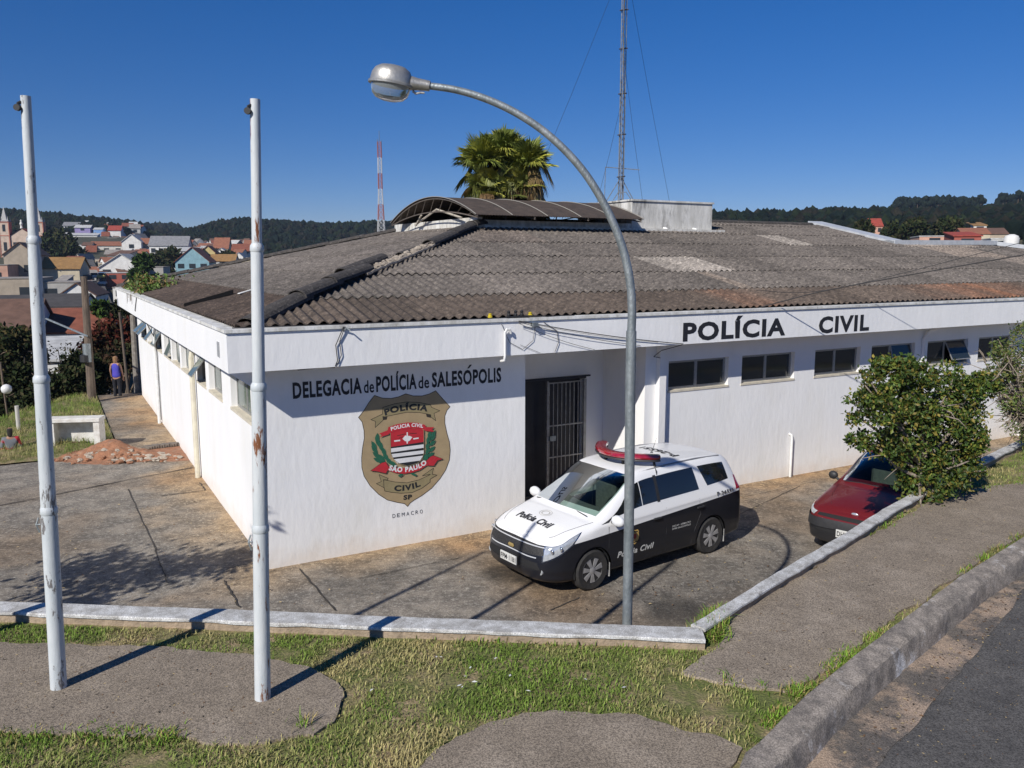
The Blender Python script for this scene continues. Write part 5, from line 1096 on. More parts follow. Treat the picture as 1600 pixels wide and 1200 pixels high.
for nm, L_, m, lf in (('door_badge', bs, mat('badge_gold', (.50, .33, .10), rough=.4), .004), ('badge_shield', [(360, 330), (634, 330), (634, 560), (505, 668), (365, 565)], mat('badge_red', (.35, .03, .03), rough=.4), .006), ('badge_band', [(250, 200), (490, 150), (740, 200), (740, 260), (490, 215), (250, 260)], M_black, .006), ('badge_band', [(300, 790), (490, 820), (690, 780), (690, 850), (490, 880), (300, 850)], M_black, .006)):
    q = MB(); q.poly(bdg(L_, 1.72, .665, .235), 0); decal(nm, q.v, q.f, sd, bvh, m, van, lf)
hd_ = lambda x, y: ((y, -x, 2), (0, 0, -1))
a, f = textfit('Polícia Civil', -.40, .40, 0, .125, .035, .25); decal('lettering', [(p[0], .40 + p[1]) for p in a], f, lambda x, y: ((y, -x, 2), (0, 0, -1)), bvh, M_black, van, .008)
a, f = textfit('P-26551', -.40, .40, 0, .16, .03); decal('lettering', [(p[0], 3.2 - p[1]) for p in a], f, lambda x, y: ((y, x, 2.4), (0, 0, -1)), bvh, M_black, van, .006)
M_faint = mat('faint_grey_print', (.50, .49, .46), rough=.5)
q = MB()
for r0, r1 in ((.045, .06), (.08, .088)):
    n0 = len(q.v)
    for k in range(24): a = 2 * math.pi * k / 24; q.v += [(r0 * 1.4 * math.cos(a), .68 + r0 * math.sin(a), 0), (r1 * 1.4 * math.cos(a), .68 + r1 * math.sin(a), 0)]
    for k in range(24): q.f.append((n0 + 2 * k, n0 + 2 * k + 1, n0 + (2 * k + 3) % 48, n0 + (2 * k + 2) % 48)); q.m.append(0)
decal('bonnet_crest', q.v, q.f, lambda x, y: ((y, x, 2), (0, 0, -1)), bvh, M_faint, van, .004)
for x in (.88, 3.50):
    for s in (1, -1): wheel(van, x, s * .765, s)
# --- the dark red hatchback
n2 = (.08, .04, .0, .0, .03, .10, .13, .15, .16)
HG = [[(n2[i], 0, z) for i, z in enumerate((.22, .24, .32, .46, .60, .69, .705, .715, .72))],
      sect(.0, .42, .22, .60, .685, .40, .32, .71, .18, .725, .73, dx=tuple(n + .015 for n in n2)),
      sect(.08, .64, .22, .60, .68, .61, .50, .715, .28, .735, .742, dx=(.08, .03, 0, 0, .03, .07, .09, .10, .10)),
      sect(.24, .76, .2, .62, .71, .72, .58, .76, .32, .785, .79, dx=(.0, 0, 0, 0, .02, .03, .04, .04, .04)),
      sect(.55, .795, .19, .68, .78, .75, .60, .83, .34, .855, .86),
      sect(.90, .805, .19, .73, .84, .76, .64, .89, .37, .915, .92),
      sect(1.18, .806, .19, .77, .88, .775, .68, .935, .40, .955, .96, dx=(0, 0, 0, 0, 0, 0, 0, -.06, -.09)),
      sect(1.55, .806, .19, .80, .90, .78, .63, 1.15, .42, 1.20, 1.21, dx=(0, 0, 0, 0, 0, 0, 0, -.07, -.10)),
      sect(1.90, .806, .19, .81, .91, .78, .575, 1.335, .38, 1.385, 1.395, dx=(0, 0, 0, 0, 0, 0, 0, -.04, -.06)),
      sect(2.40, .806, .19, .82, .92, .78, .57, 1.375, .38, 1.43, 1.44),
      sect(2.95, .80, .19, .83, .93, .77, .56, 1.36, .37, 1.415, 1.425),
      sect(3.40, .78, .2, .84, .94, .74, .53, 1.28, .35, 1.33, 1.34),
      sect(3.66, .72, .24, .84, .94, .67, .48, 1.08, .3, 1.11, 1.12, dx=(0, .02, .04, .04, .02, 0, -.02, -.03, -.03)),
      sect(3.70, .48, .26, .83, .93, .44, .34, 1.0, .2, 1.03, 1.04, dx=(0, .03, .06, .06, .04, 0, -.03, -.05, -.06)),
      [(3.72 + d, 0, z) for d, z in zip((0, .03, .06, .06, .04, 0, -.03, -.05, -.06), (.26, .28, .4, .6, .83, .93, 1.0, 1.02, 1.03))]]
HL = Loft(HG)
M_redp = two_tone('red_car_paint', (.13, .012, .014), (.022, .022, .024), .555, 0)
hdir = Vector((.70, .715, 0)).normalized(); hor = Vector((5.28, 12.42, 0))
hat = thing('red_hatchback', 'dark red hatchback with black bumper, half hidden by the leafy bush', 'car', hor, math.atan2(hdir.y, hdir.x))
hbod = body(HL, (.80, 3.05), .325, .285, 'body', M_redp, hat)
bv2 = BVHTree.FromPolygons([v.co[:] for v in hbod.data.vertices], [tuple(p.vertices) for p in hbod.data.polygons])
M_hglass = mat('car_glass_tinted', (.035, .055, .06), rough=.03, spec=.7, coat=.5)
add_patch('windscreen', HL, [(6.12, 6.12), (7.93, 6.15), (7.93, 8), (6.12, 8)], M_screen, hat, .004, 10, 8)
cabin(hat, HL, .90, -.05, .58)
add_patch('side_window', HL, [(6.5, 5.22), (8.7, 5.22), (8.7, 5.84), (7.6, 5.84)], M_hglass, hat, .004, 8, 5)
add_patch('side_window', HL, [(8.85, 5.22), (10.8, 5.25), (10.6, 5.84), (8.85, 5.84)], M_hglass, hat, .004, 8, 5)
add_patch('headlight', HL, [(2.0, 4.12), (3.25, 4.3), (3.15, 5.15), (1.75, 4.85)], M_lens, hat, .007, 10, 6)
add_patch('indicator', HL, [(3.28, 4.3), (3.75, 4.5), (3.55, 5.1), (3.18, 5.15)], mat('amber_lens', (.50, .10, .02), rough=.15, coat=1), hat, .007, 4, 5)
add_patch('grille', HL, [(.0, 4.2), (1.65, 4.25), (1.55, 4.75), (.0, 4.8)], MATS['lower_intake'], hat, .003, 10, 4)
add_patch('lower_grille', HL, [(.0, 2.4), (1.7, 2.4), (1.6, 3.0), (.0, 3.0)], MATS['lower_intake'], hat, .003, 10, 4)
add_patch('bumper', HL, [(.0, 3.15), (4.1, 3.05), (4.1, 3.85), (.0, 4.02)], M_trim, hat, .022, 22, 5)
q = MB(); q.box(-.045, -.03, -.20, .20, .36, .49, 0, bev=.004); pl2 = q.build('number_plate', M_plate, hat); ptext('DHM·2274', -.18, .18, .385, .465, -.047, M_black, pl2)
q = MB(); q.add([(x * .012 + .165, y * .06, z * .028 + .725) for x, y, z in ICV.tolist()], ICF.tolist()); q.build('bonnet_badge', mat('badge_silver_blue', (.6, .62, .68), rough=.25, metal=.6), hat, smooth=True)
for s in (1, -1):
    q = MB(); V_ = ICV * [.055, .085, .075]; q.add([(x + 1.42, y + s * .90, z + .965) for x, y, z in V_.tolist()], ICF.tolist()); q.tube([(1.40, s * .78, .90), (1.42, s * .87, .94)], .02, 6); q.build('mirror', M_trim, hat, smooth='auto')
q = MB(); q.tube([(1.10, -.55, .975), (1.14, -.1, .985), (1.13, .1, .985)], .008, 5); q.tube([(1.12, .02, .98), (1.15, .3, .985), (1.17, .6, .965)], .008, 5); q.build('wiper', M_trim, hat)
q = MB()
for s in (1, -1): q.tube([bv2.ray_cast(Vector((x, s * y, 2)), Vector((0, 0, -1)))[0] + Vector((0, 0, .001)) for x, y in ((.30, .44), (.6, .56), (.9, .62), (1.1, .66))], .004, 4)
q.build('bonnet_seam', mat('seam_dark_red', (.03, .004, .006), rough=.4), hat)
for x in (.80, 3.05):
    for s in (1, -1): wheel(hat, x, s * .70, s, .285, .175)
# ---------------------------------------------------------------- plants
def leafy(name, label, cat, blobs, Y, n, ls, cols_, base, limbs=9, tr=.05, group=None, seed=0, dy=.8, shell=.55, m=None, asp=.5, bare=0, twig=.006, trunkcol=None):
    """tree or bush: blobs = (u, v, radius px) clumps of its crown at depth Y"""
    g = np.random.default_rng(seed + 100); t = thing(name, label, cat, base, 0, group); b0 = Vector(base)
    cs = []; 
    for u, v, r in blobs:
        rr_ = r * Y / F; c_ = atY(u, v, Y + g.uniform(-dy, dy) * rr_); cs.append((c_ - b0, rr_))
    wts = np.array([c[1]**2 for c in cs]); wts /= wts.sum(); P = []; Cc = []
    # each clump is itself made of many small twig ends, so the outline stays ragged
    for (c_, r), w_ in zip(cs, wts):
        k = max(3, int(26 * (1 + r))); tw = g.normal(0, 1, (k, 3)); tw /= np.linalg.norm(tw, axis=1)[:, None]; tw *= (g.uniform(shell, 1.08, (k, 1)) * r); tw[:, 2] *= .85
        nl = int(n * w_); idx_ = g.integers(0, k, nl); q = tw[idx_] + g.normal(0, r * .13, (nl, 3)); P.append(q + np.array(c_)); tone = g.uniform(.65, 1.3, k)[idx_][:, None]; cc_ = np.array(cols_)[g.choice(len(cols_), nl)] * tone * g.uniform(.8, 1.2, (nl, 1)); Cc.append(cc_)
    P = np.concatenate(P); Cc = np.concatenate(Cc); V_, F_, c_ = leafcloud(P, g.uniform(ls * .6, ls * 1.3, len(P)), Cc, seed, asp); npmesh('foliage', V_, F_, m or M_leaf, t, col=c_)
    q = MB(); zc = np.mean([c[0].z for c in cs]); top = Vector((np.mean([c[0].x for c in cs]), 0, zc * .55))
    q.tube(crs([Vector((0, 0, -.3)), top * .4 + Vector((tr * .6, 0, 0)), top], 4), [tr * (1 - .35 * i / 8) for i in range(9)], 8)
    for i in range(limbs):
        c_, r = cs[i % len(cs)]; e = c_ + Vector(g.normal(0, r * .45, 3)); s0 = top * g.uniform(.55, 1); mid_ = s0.lerp(e, .5) + Vector(g.normal(0, r * .16, 3)); q.tube(crs([s0, mid_, e], 4), [tr * .55 * (1 - .85 * i2 / 8) + .003 for i2 in range(9)], 6)
        for j in range(3 + bare): 
            s1 = s0.lerp(e, g.uniform(.35, .95)); e2 = s1 + Vector(g.normal(0, r * .5, 3)) + Vector((0, 0, r * .1)); q.tube([s1, s1.lerp(e2, .5) + Vector(g.normal(0, r * .07, 3)), e2], [twig * 2, twig * 1.4, twig * .6], 5)
    q.build('trunk', trunkcol or M_bark, t, smooth=True); return t
M_barkpale = mat('bark_pale', (.30, .25, .20), (.17, .14, .11), 20, .95, .6, 60)
G1 = [(.055, .095, .016), (.075, .115, .018), (.035, .065, .012), (.045, .08, .014), (.13, .15, .022), (.19, .15, .03)]
b1 = at(1462, 786, 1.5)
leafy('leafy_bush', 'dense green bush with small yellowish leaves in front of the dark red car', 'bush', [(1388, 592, 36), (1362, 622, 34), (1430, 588, 40), (1478, 600, 38), (1515, 618, 36), (1392, 640, 44), (1450, 645, 48), (1505, 660, 42), (1346, 690, 22), (1395, 690, 38), (1440, 705, 46), (1492, 712, 40), (1522, 690, 26), (1418, 742, 28), (1450, 755, 38), (1492, 748, 28), (1528, 735, 16), (1432, 785, 20), (1545, 600, 24), (1335, 655, 14), (1415, 570, 18)],
      b1[1] + .15, 24000, .062, G1, (b1[0], b1[1] + .1, 1.45), 26, .055, seed=3, shell=.35, asp=.55, trunkcol=M_barkpale)
b2 = at(1640, 712, 1.5)
leafy('twiggy_shrub', 'half bare twiggy shrub with sparse leaves at the right edge of the view', 'shrub', [(1585, 560, 40), (1620, 600, 55), (1640, 540, 50), (1590, 625, 34), (1560, 585, 24), (1625, 660, 45), (1680, 600, 60), (1565, 545, 14)], b2[1] + .2, 12000, .055, [(.10, .14, .03), (.15, .15, .04), (.07, .11, .025)], (b2[0], b2[1] + .1, 1.45), 46, .05, seed=9, bare=9, twig=.005, trunkcol=mat('twig_grey', (.30, .25, .19), (.2, .165, .13), 20, .95))
# tree beyond the left edge whose shade falls on the yard and the corner of the wall
tb_ = Vector((-8.35, 8.0, 0)); t_ = thing('palm_like_tree', 'small tree just beyond the left edge whose shadow falls on the yard', 'tree', tb_)
g = np.random.default_rng(77); P = []
for c_, r in (((0.05, .1, 3.0), .62), ((.7, .2, 3.25), .5), ((-.5, .5, 3.1), .5), ((1.35, .35, 3.5), .42), ((2.0, .6, 3.9), .32), ((.3, -.6, 2.7), .42)):
    P.append(g.normal(0, 1, (420, 3)) * r * .5 + c_)
P = np.concatenate(P); V_, F_, c_ = leafcloud(P, g.uniform(.1, .22, len(P)), np.tile([[.06, .1, .02]], (len(P), 1)), 4); npmesh('foliage', V_, F_, M_leaf, t_, col=c_)
q = MB(); q.tube([(0, 0, -.1), (.05, 0, 1.5), (0, .1, 3)], [.06, .05, .04], 8); q.tube([(0, .1, 2.4), (.9, .3, 3.2), (2, .6, 3.9)], [.03, .02, .01], 6); q.build('trunk', M_bark, t_)
# the fan palm rising out of the courtyard
pb_ = LW(9.75, 10.2, 3.6); pal = thing('fan_palm', 'fan palm with a skirt of dry fronds rising behind the curved canopy', 'palm tree', pb_)
def fan(hub, d, upv, rad, spread, ns, fold, droop, g):
    """one fan leaf: ns narrow folded blades round the hub"""
    d = d.normalized(); s = d.cross(upv)
    if s.length < 1e-3: s = d.orthogonal()
    s.normalize(); nrm = s.cross(d); vs = []
    for k in range(ns):
        a = (k / (ns - 1) - .5) * 2 * spread; L = rad * (1 - .28 * (abs(a) / spread)**2) * g.uniform(.88, 1.06); dir_ = d * math.cos(a) + s * math.sin(a); sd_ = (s * math.cos(a) - d * math.sin(a)); w1 = L * .030
        m1 = hub + dir_ * L * .62 + Vector((0, 0, -droop * .12)) ; tip = hub + dir_ * L + Vector((0, 0, -droop * g.uniform(.7, 1.5) * .42)) + sd_ * g.uniform(-.03, .03)
        f_ = nrm * (w1 * fold)
        vs += [tuple(hub), tuple(m1 - sd_ * w1 + f_), tuple(tip), tuple(m1 + sd_ * w1 - f_)]
    return vs
def fans(name, items, m):
    V = []; Cc = []; 
    for vs, c_ in items: V += vs; Cc += [c_] * len(vs)
    Fs = np.arange(len(V)).reshape(-1, 4); return npmesh(name, np.array(V), Fs, m, pal, col=np.array(Cc))
heads = [Vector((-.68, 0, 3.85)), Vector((-.05, .1, 4.1)), Vector((.62, 0, 3.85))]
gi, di = [], []; st_ = MB(); rg = np.random.default_rng(5)
for hi, hd2 in enumerate(heads):
    for k in range(40):
        az = rg.uniform(0, 2 * math.pi); el = rg.uniform(.15, 1.4); d = Vector((math.cos(az) * math.cos(el) * .85, math.sin(az) * math.cos(el) * .8, math.sin(el))); pl_ = rg.uniform(.2, .5); hub = hd2 + d * pl_
        yel = rg.random() < .3; c_ = np.array([.38, .37, .06] if yel else [.17, .20, .04]) * rg.uniform(.7, 1.35); gi.append((fan(hub, d, Vector((0, 0, 1)), rg.uniform(.62, .86), R(rg.uniform(70, 105)), 30, .8, rg.uniform(.15, .7), rg), c_)); st_.tube([hd2, hub], [.02, .012], 4)
    for k in range(16):
        az = rg.uniform(0, 2 * math.pi); el = rg.uniform(-1.45, -.7); d = Vector((math.cos(az) * math.cos(el), math.sin(az) * math.cos(el), math.sin(el))); hub = hd2 + Vector((math.cos(az) * .3, math.sin(az) * .3, rg.uniform(-.9, .2)))
        gi.append((fan(hub, d, Vector((0, 0, 1)), rg.uniform(.5, .8), R(rg.uniform(35, 70)), 22, .8, .5, rg), np.array([.15, .16, .035]) * rg.uniform(.6, 1.5)))
    for k in range(64 if hi == 2 else 40):
        az = rg.uniform(0, 2 * math.pi); z0 = rg.uniform(-1.7, .35) if hi else rg.uniform(-1.7, -.4); el = rg.uniform(-1.45, -.15); d = Vector((math.cos(az) * math.cos(el), math.sin(az) * math.cos(el), math.sin(el))); hub = hd2 + Vector((math.cos(az) * .26, math.sin(az) * .26, z0))
        br_ = rg.random(); c_ = np.array([.28, .20, .09] if br_ < .45 else ([.14, .09, .045] if br_ < .75 else [.42, .33, .19])) * rg.uniform(.6, 1.2); di.append((fan(hub, d, Vector((0, 0, 1)), rg.uniform(.45, .8), R(rg.uniform(25, 60)), 18, .9, rg.uniform(.5, 1.3), rg), c_))
for c5 in (Vector((-.62, -.1, 3.05)), Vector((-.3, -.25, 3.3)), Vector((.5, -.15, 3.2)), Vector((.1, -.3, 2.9))):
    for k in range(6):
        az = rg.uniform(0, 2 * math.pi); el = rg.uniform(.1, 1.1); d = Vector((math.cos(az) * math.cos(el) * .8, -abs(math.sin(az)) * math.cos(el) * .8, math.sin(el))); hub = c5 + d * rg.uniform(.2, .5)
        gi.append((fan(hub, d, Vector((0, 0, 1)), rg.uniform(.5, .72), R(rg.uniform(55, 90)), 26, .8, rg.uniform(.1, .4), rg), np.array([.36, .34, .07] if rg.random() < .35 else [.16, .18, .04]) * rg.uniform(.6, 1.25)))
gi.append((fan(Vector((-.75, -.3, 2.5)), Vector((.1, -.3, 1)), Vector((0, 1, 0)), .75, R(28), 14, .3, .0, rg), np.array([.26, .27, .03])))
gi.append((fan(Vector((-.78, -.3, 3.45)), Vector((-.4, -.5, .3)), Vector((0, 1, 0)), .62, R(60), 20, .3, .3, rg), np.array([.24, .26, .04])))
fans('green_fronds', gi, mat('palm_leaf', (1, 1, 1), (.7, .75, .7), 4, .5, attr=True, spec=.4)); fans('dry_fronds', di, mat('palm_leaf_dry', (1, 1, 1), (.7, .68, .65), 6, .9, attr=True, spec=.1)); st_.build('leaf_stalk', mat('stalk_green', (.14, .15, .04), rough=.6), pal)
q = MB()
for hd2 in heads: q.tube([Vector((hd2.x * .35, 0, -3.4)), Vector((hd2.x * .7, 0, 1)), hd2], [.2, .19, .2], 10)
q.build('trunk', M_bark, pal, smooth='auto')
# ---------------------------------------------------------------- mast on the tank block, lattice tower
M_steel = mat('mast_steel', (.34, .37, .40), (.22, .24, .27), 12, .45, metal=.5)
mp_ = LW(12.99, 8.7, 6.44); ms = thing('antenna_mast', 'slender guyed radio mast standing on the white tank block', 'antenna mast', mp_)
q = MB(); Lg = [Vector((.085 * math.cos(a), .085 * math.sin(a), 0)) for a in (.3, 2.4, 4.5)]
for l in Lg: q.tube([l, l + Vector((0, 0, 9))], .017, 6)
for i in range(45):
    z = i * .2
    for k in range(3): a, b = Lg[k] + Vector((0, 0, z)), Lg[(k + 1) % 3] + Vector((0, 0, z + .2)); q.tube([a, b], .006, 4)
q.build('lattice', M_steel, ms)
q = MB()
for z in (.75, 2.0, 3.2, 4.5, 5.6, 6.9): 
    q.tube([(-.13, .0, z), (.13, .02, z + .03)], .02, 6); q.tube([(0, -.12, z), (0, .12, z)], .016, 6)
q.build('clamp', mat('clamp_dark', (.06, .055, .06), rough=.6), ms)
q = MB(); q.tube([(.03, -.11, 0), (.05, -.12, 2.6), (-.02, -.12, 5), (.02, -.1, 9)], .014, 5); q.tube([(-.07, -.1, .2), (-.06, -.12, 3.6)], .009, 5); q.build('feeder_cable', M_cable, ms)
q = MB()
for x, y in ((-.45, .1), (.45, .1), (0, -.45)): q.tube([(0, 0, .75), (x, y, .0)], .014, 6)
q.tube([(-.25, -.2, .05), (-.12, -.3, .26), (.12, -.3, .28), (.3, -.25, .05)], .014, 6); q.build('tripod_brace', M_steel, ms)
q = MB(); q.tube([(-.48, 0, 1.05), (.58, .1, .98)], .014, 6); q.tube([(-.48, 0, 1.05), (-.5, 0, -.05)], .011, 6); q.build('side_arm', M_steel, ms)
q = MB()
for a, b in (((0, 0, 7.0), (-3.2, -1.6, -.75)), ((0, 0, 4.4), (.75, .4, .0)), ((0, 0, 3.1), (-.75, -.2, -.05)), ((0, 0, 7.0), (2.2, 3.2, -.2))): q.tube([a, tuple((Vector(a) + Vector(b)) / 2 + Vector((0, 0, -.08))), b], .0045, 4)
q.build('guy_wire', M_cable, ms)
Yt = 310.; tp = atY(596, 366, Yt); tt = atY(594, 222, Yt); hgt = tt.z - tp.z + 6; tw_ = thing('lattice_tower', 'red and white lattice telecom tower on the far hillside', 'telecom tower', (tp.x, tp.y, tp.z - 6))
for k in range(7):
    z0, z1 = hgt * k / 7, hgt * (k + 1) / 7; q = MB(); wd = lambda z: 3.0 - 1.7 * min(1, z / (hgt * .55))
    nb = 3
    for b in range(nb):
        za2, zb2 = z0 + (z1 - z0) * b / nb, z0 + (z1 - z0) * (b + 1) / nb; wa, wb2 = wd(za2) / 2, wd(zb2) / 2; cn4 = ((-1, -1), (1, -1), (1, 1), (-1, 1))
        for i in range(4):
            a, b4 = cn4[i], cn4[(i + 1) % 4]; q.tube([(a[0] * wa, a[1] * wa, za2), (a[0] * wb2, a[1] * wb2, zb2)], .10, 4); q.tube([(a[0] * wa, a[1] * wa, za2), (b4[0] * wb2, b4[1] * wb2, zb2)], .045, 4); q.tube([(b4[0] * wa, b4[1] * wa, za2), (a[0] * wb2, a[1] * wb2, zb2)], .045, 4); q.tube([(a[0] * wb2, a[1] * wb2, zb2), (b4[0] * wb2, b4[1] * wb2, zb2)], .045, 4)
    q.build('tower_section', mat('tower_red', (.42, .13, .09), rough=.7) if k % 2 == 0 else mat('tower_white', (.62, .62, .62), rough=.7), tw_)
q = MB(); q.tube([(0, 0, hgt), (0, 0, hgt + 4)], .1, 4); q.tube([(-.7, 0, hgt - 3), (-.7, 0, hgt + 1)], .12, 4); q.tube([(.7, 0, hgt - 2), (.7, 0, hgt + .6)], .12, 4); q.build('tower_antenna', M_steel, tw_)
# ---------------------------------------------------------------- yard things at the left
b = LW(-2.55, 9.95); bx = thing('masonry_box', 'open fronted white masonry box beside the heap of red earth', 'masonry box', (b.x - .05, b.y + .55, 0), R(8))
q = MB(); q.box(-.63, .63, -.03, .42, .70, .80, 0, bev=.012); q.box(-.60, -.46, 0, .40, 0, .70, 0); q.box(.46, .60, 0, .40, 0, .70); q.box(-.46, .46, .33, .40, 0, .70); q.build('box_shell', mat('box_whitewash', (.72, .71, .68), (.55, .52, .47), 5, .85, .4, 25, c3=(.30, .26, .22), s3=6, t3=(.62, .72)), bx)
q = MB(); q.tube([(-.18, .34, .12), (-.15, .2, .16), (.1, .22, .14)], .02, 6); q.tube([(.12, .3, .1), (.13, .2, .26)], .018, 6); q.tube([(.05, .25, .16), (.2, .22, .15)], .025, 6); q.build('valve_pipe', mat('rusty_pipe', (.12, .07, .05), rough=.9), bx)
pc_ = at(186, 712); hp_ = thing('earth_heap', 'heap of red earth and broken concrete dug out beside the white box', 'earth heap', (pc_[0], pc_[1], 0))
gx2, gy2 = np.meshgrid(np.linspace(-1.5, 1.9, 60), np.linspace(-.9, .9, 36)); hz2 = .38 * np.exp(-(((gx2 + .15) / .55)**2 + (gy2 / .42)**2)) + .10 * np.exp(-(((gx2 + .9) / .5)**2 + (gy2 / .4)**2)) + .06 * np.exp(-(((gx2 - .9) / .8)**2 + (gy2 / .35)**2)); hz2 += (fnoise(gx2, gy2, 5, 3) - .5) * .16 * np.clip(hz2 * 8, 0, 1) - .02
nr, nc = gx2.shape; idx = np.arange(nr * nc).reshape(nr, nc); Fq = np.stack([idx[:-1, :-1], idx[:-1, 1:], idx[1:, 1:], idx[1:, :-1]], -1).reshape(-1, 4)
npmesh('loose_earth', np.stack([gx2, gy2, hz2 + .015], -1).reshape(-1, 3), Fq, M_red, hp_)
q = MB()
for i in range(150):
    x = rng.normal(.15, .75); y = rng.normal(-.33, .2); s = rng.uniform(.02, .075); v = ICV * (1 + rng.uniform(-.35, .35, (len(ICV), 1))) * [s * 1.3, s, s * .7] + [x, y, s * .5 + .36 * math.exp(-(((x + .15) / .55)**2 + (y / .42)**2)) * .8]; q.add(v.tolist(), ICF.tolist(), 0 if rng.random() < .45 else 1)
rb__ = q.build('rubble', [mat('broken_concrete', (.46, .40, .33), (.3, .25, .2), 9, .95), M_red], hp_); rb__['kind'] = 'stuff'
tp_ = at(262, 706); q = MB(); pts = refine([at(u, v) for u, v in ((205, 712), (225, 700), (262, 692), (285, 700), (291, 712), (262, 718), (225, 722))], .1, .04); q.poly(pts, .017); struct(q.build('dug_earth_patch', M_red), 'trench of bare red earth dug across the path to the wall')
q = MB()
for i in range(14):
    t = i / 13; p = at(228 + 50 * t, 703 - 6 * t); q.box(p[0] - .12, p[0] + .12, p[1] - .06, p[1] + .09, .018, .06 + rng.uniform(0, .05), 0, bev=.01)
tag(q.build('broken_slab_edge', mat('broken_concrete_dark', (.12, .10, .085), (.2, .17, .14), 9, .95)), 'jagged broken edge of concrete across the trench by the wall', 'broken concrete')
def pole(name, label, cat, base, top, r0, r1, m, group=None):
    t = thing(name, label, cat, base, 0, group); q = MB(); a = Vector(top) - Vector(base); q.tube([a * i / 8 for i in range(9)], [r0 + (r1 - r0) * i / 8 for i in range(9)], 10); q.build('shaft', m, t, smooth='auto'); return t, a
bs_ = Vector((*at(144, 628), 0)); tl = atY(131, 432, bs_.y + .3); t, a = pole('timber_utility_pole', 'dark timber utility pole rising from the grass beyond the white box', 'utility pole', bs_, tl, .14, .10, M_wood)
q = MB(); e = atY(136, 525, bs_.y) - bs_; q.tube([e, atY(72, 498, bs_.y + 1.2) - bs_], .035, 6); q.lathe([(.12, -.3), (.13, .3)], 10, 0, (e.x, e.y - .08, e.z - .55)); q.build('bracket', M_galv, t)
q = MB(); e = atY(138, 560, bs_.y) - bs_; q.lathe([(.06, -.12), (.16, -.1), (.16, .12), (.05, .16)], 10, 0, (e.x - .05, e.y - .1, e.z)); q.build('splice_box', M_cable, t)
bs2 = Vector((*at(215, 613), 0)); pole('concrete_post', 'square grey concrete post touching the far end of the left wall', 'post', bs2, atY(208, 492, bs2.y), .12, .11, mat('post_grey', (.26, .24, .21), (.16, .14, .12), 8, .9))
pole('leaning_pole', 'thin leaning pole between the two utility poles and the wall', 'pole', pz(204, 34), atY(187, 488, 34), .07, .05, M_wood)
pole('fence_post', 'short pale fence post at the left beside the seated figure', 'fence post', (*at(30, 680, .1), .0), atY(26, 634, at(30, 680, .1)[1]), .05, .05, mat('pale_post', (.5, .48, .44), rough=.9))
q = MB(); q.tube([(0, 0, -1.8), (-.1, 0, .2), (-.18, .1, .9)], .035, 6); wl = thing('garden_lamp', 'small white globe lamp on a thin post at the far left', 'garden lamp', atY(10, 608, 27)); q.build('lamp_post', M_wood, wl); q = MB(); q.add((ICV * .17).tolist(), ICF.tolist()); q.build('globe', mat('globe_white', (.7, .7, .7), rough=.4), wl, smooth=True)
# power cable over the roof at the right
def cable(label, pts, r):
    P = crs([Vector(p) for p in pts], 8); q = MB(); q.tube(P, r, 5); return tag(q.build('power_cable', M_cable, smooth=True), label, 'cable')
a0 = LW(4.2, -.6, 3.78); cable('black power cable sagging over the roof from the insulators to the right edge', [a0, atY(1100, 497, 16.5), atY(1300, 452, 16.0), atY(1600, 398, 15.), atY(1750, 372, 14.5)], .010)
cable('thinner upper cable crossing the grey roof at the right', [LW(10.5, 0.5, 4.05), atY(1300, 452, 17.5), atY(1600, 378, 16.5), atY(1750, 340, 16)], .006)
0 and cable('fine wire', [LW(11.5, 8.2, 5.9), atY(905, 235, 26), atY(960, 100, 26.0), atY(975, 20, 26.2)], .005)
# ---------------------------------------------------------------- people
M_skin = mat('skin', (.36, .20, .13), (.32, .17, .11), 8, .6)
def skin(name, pts, edges, m, parent, root=0, lv=2):
    me = bpy.data.meshes.new(name); me.from_pydata([p[:3] for p in pts], edges, []); o = bpy.data.objects.new(name, me); C.objects.link(o)
    md = o.modifiers.new('s', 'SKIN'); md.use_smooth_shade = True
    for i, p in enumerate(pts): me.skin_vertices[0].data[i].radius = (p[3], p[4] if len(p) > 4 else p[3])
    me.skin_vertices[0].data[root].use_root = True; o.modifiers.new('u', 'SUBSURF').levels = lv
    dg = bpy.context.evaluated_depsgraph_get(); dg.update(); m2 = bpy.data.meshes.new_from_object(o.evaluated_get(dg)); bpy.data.objects.remove(o)
    m2.materials.clear(); m2.materials.append(m)
    for p in m2.polygons: p.use_smooth = True
    m2.name = name; o = bpy.data.objects.new(name, m2); C.objects.link(o); o.parent = parent; return o
def hand(side, wr, par_pts, edges, wi):
    """five curled fingers on a small palm, hanging"""
    pal_ = (wr[0] + .0, wr[1] + .01, wr[2] - .085, .030, .016); par_pts.append(pal_); k = len(par_pts) - 1; edges.append((wi, k))
    for j, (dx, L) in enumerate(((-.028, .06), (-.010, .07), (.010, .066), (.027, .052))):
        par_pts.append((wr[0] + dx * .9, wr[1] + .0, wr[2] - .10, .010)); par_pts.append((wr[0] + dx, wr[1] + .012, wr[2] - .10 - L * .55, .0088)); par_pts.append((wr[0] + dx, wr[1] + .03, wr[2] - .10 - L, .0075)); n_ = len(par_pts); edges += [(k, n_ - 3), (n_ - 3, n_ - 2), (n_ - 2, n_ - 1)]
    par_pts.append((wr[0] - side * .03, wr[1] + .03, wr[2] - .06, .011)); par_pts.append((wr[0] - side * .035, wr[1] + .055, wr[2] - .10, .009)); n_ = len(par_pts); edges += [(wi, n_ - 2), (n_ - 2, n_ - 1)]
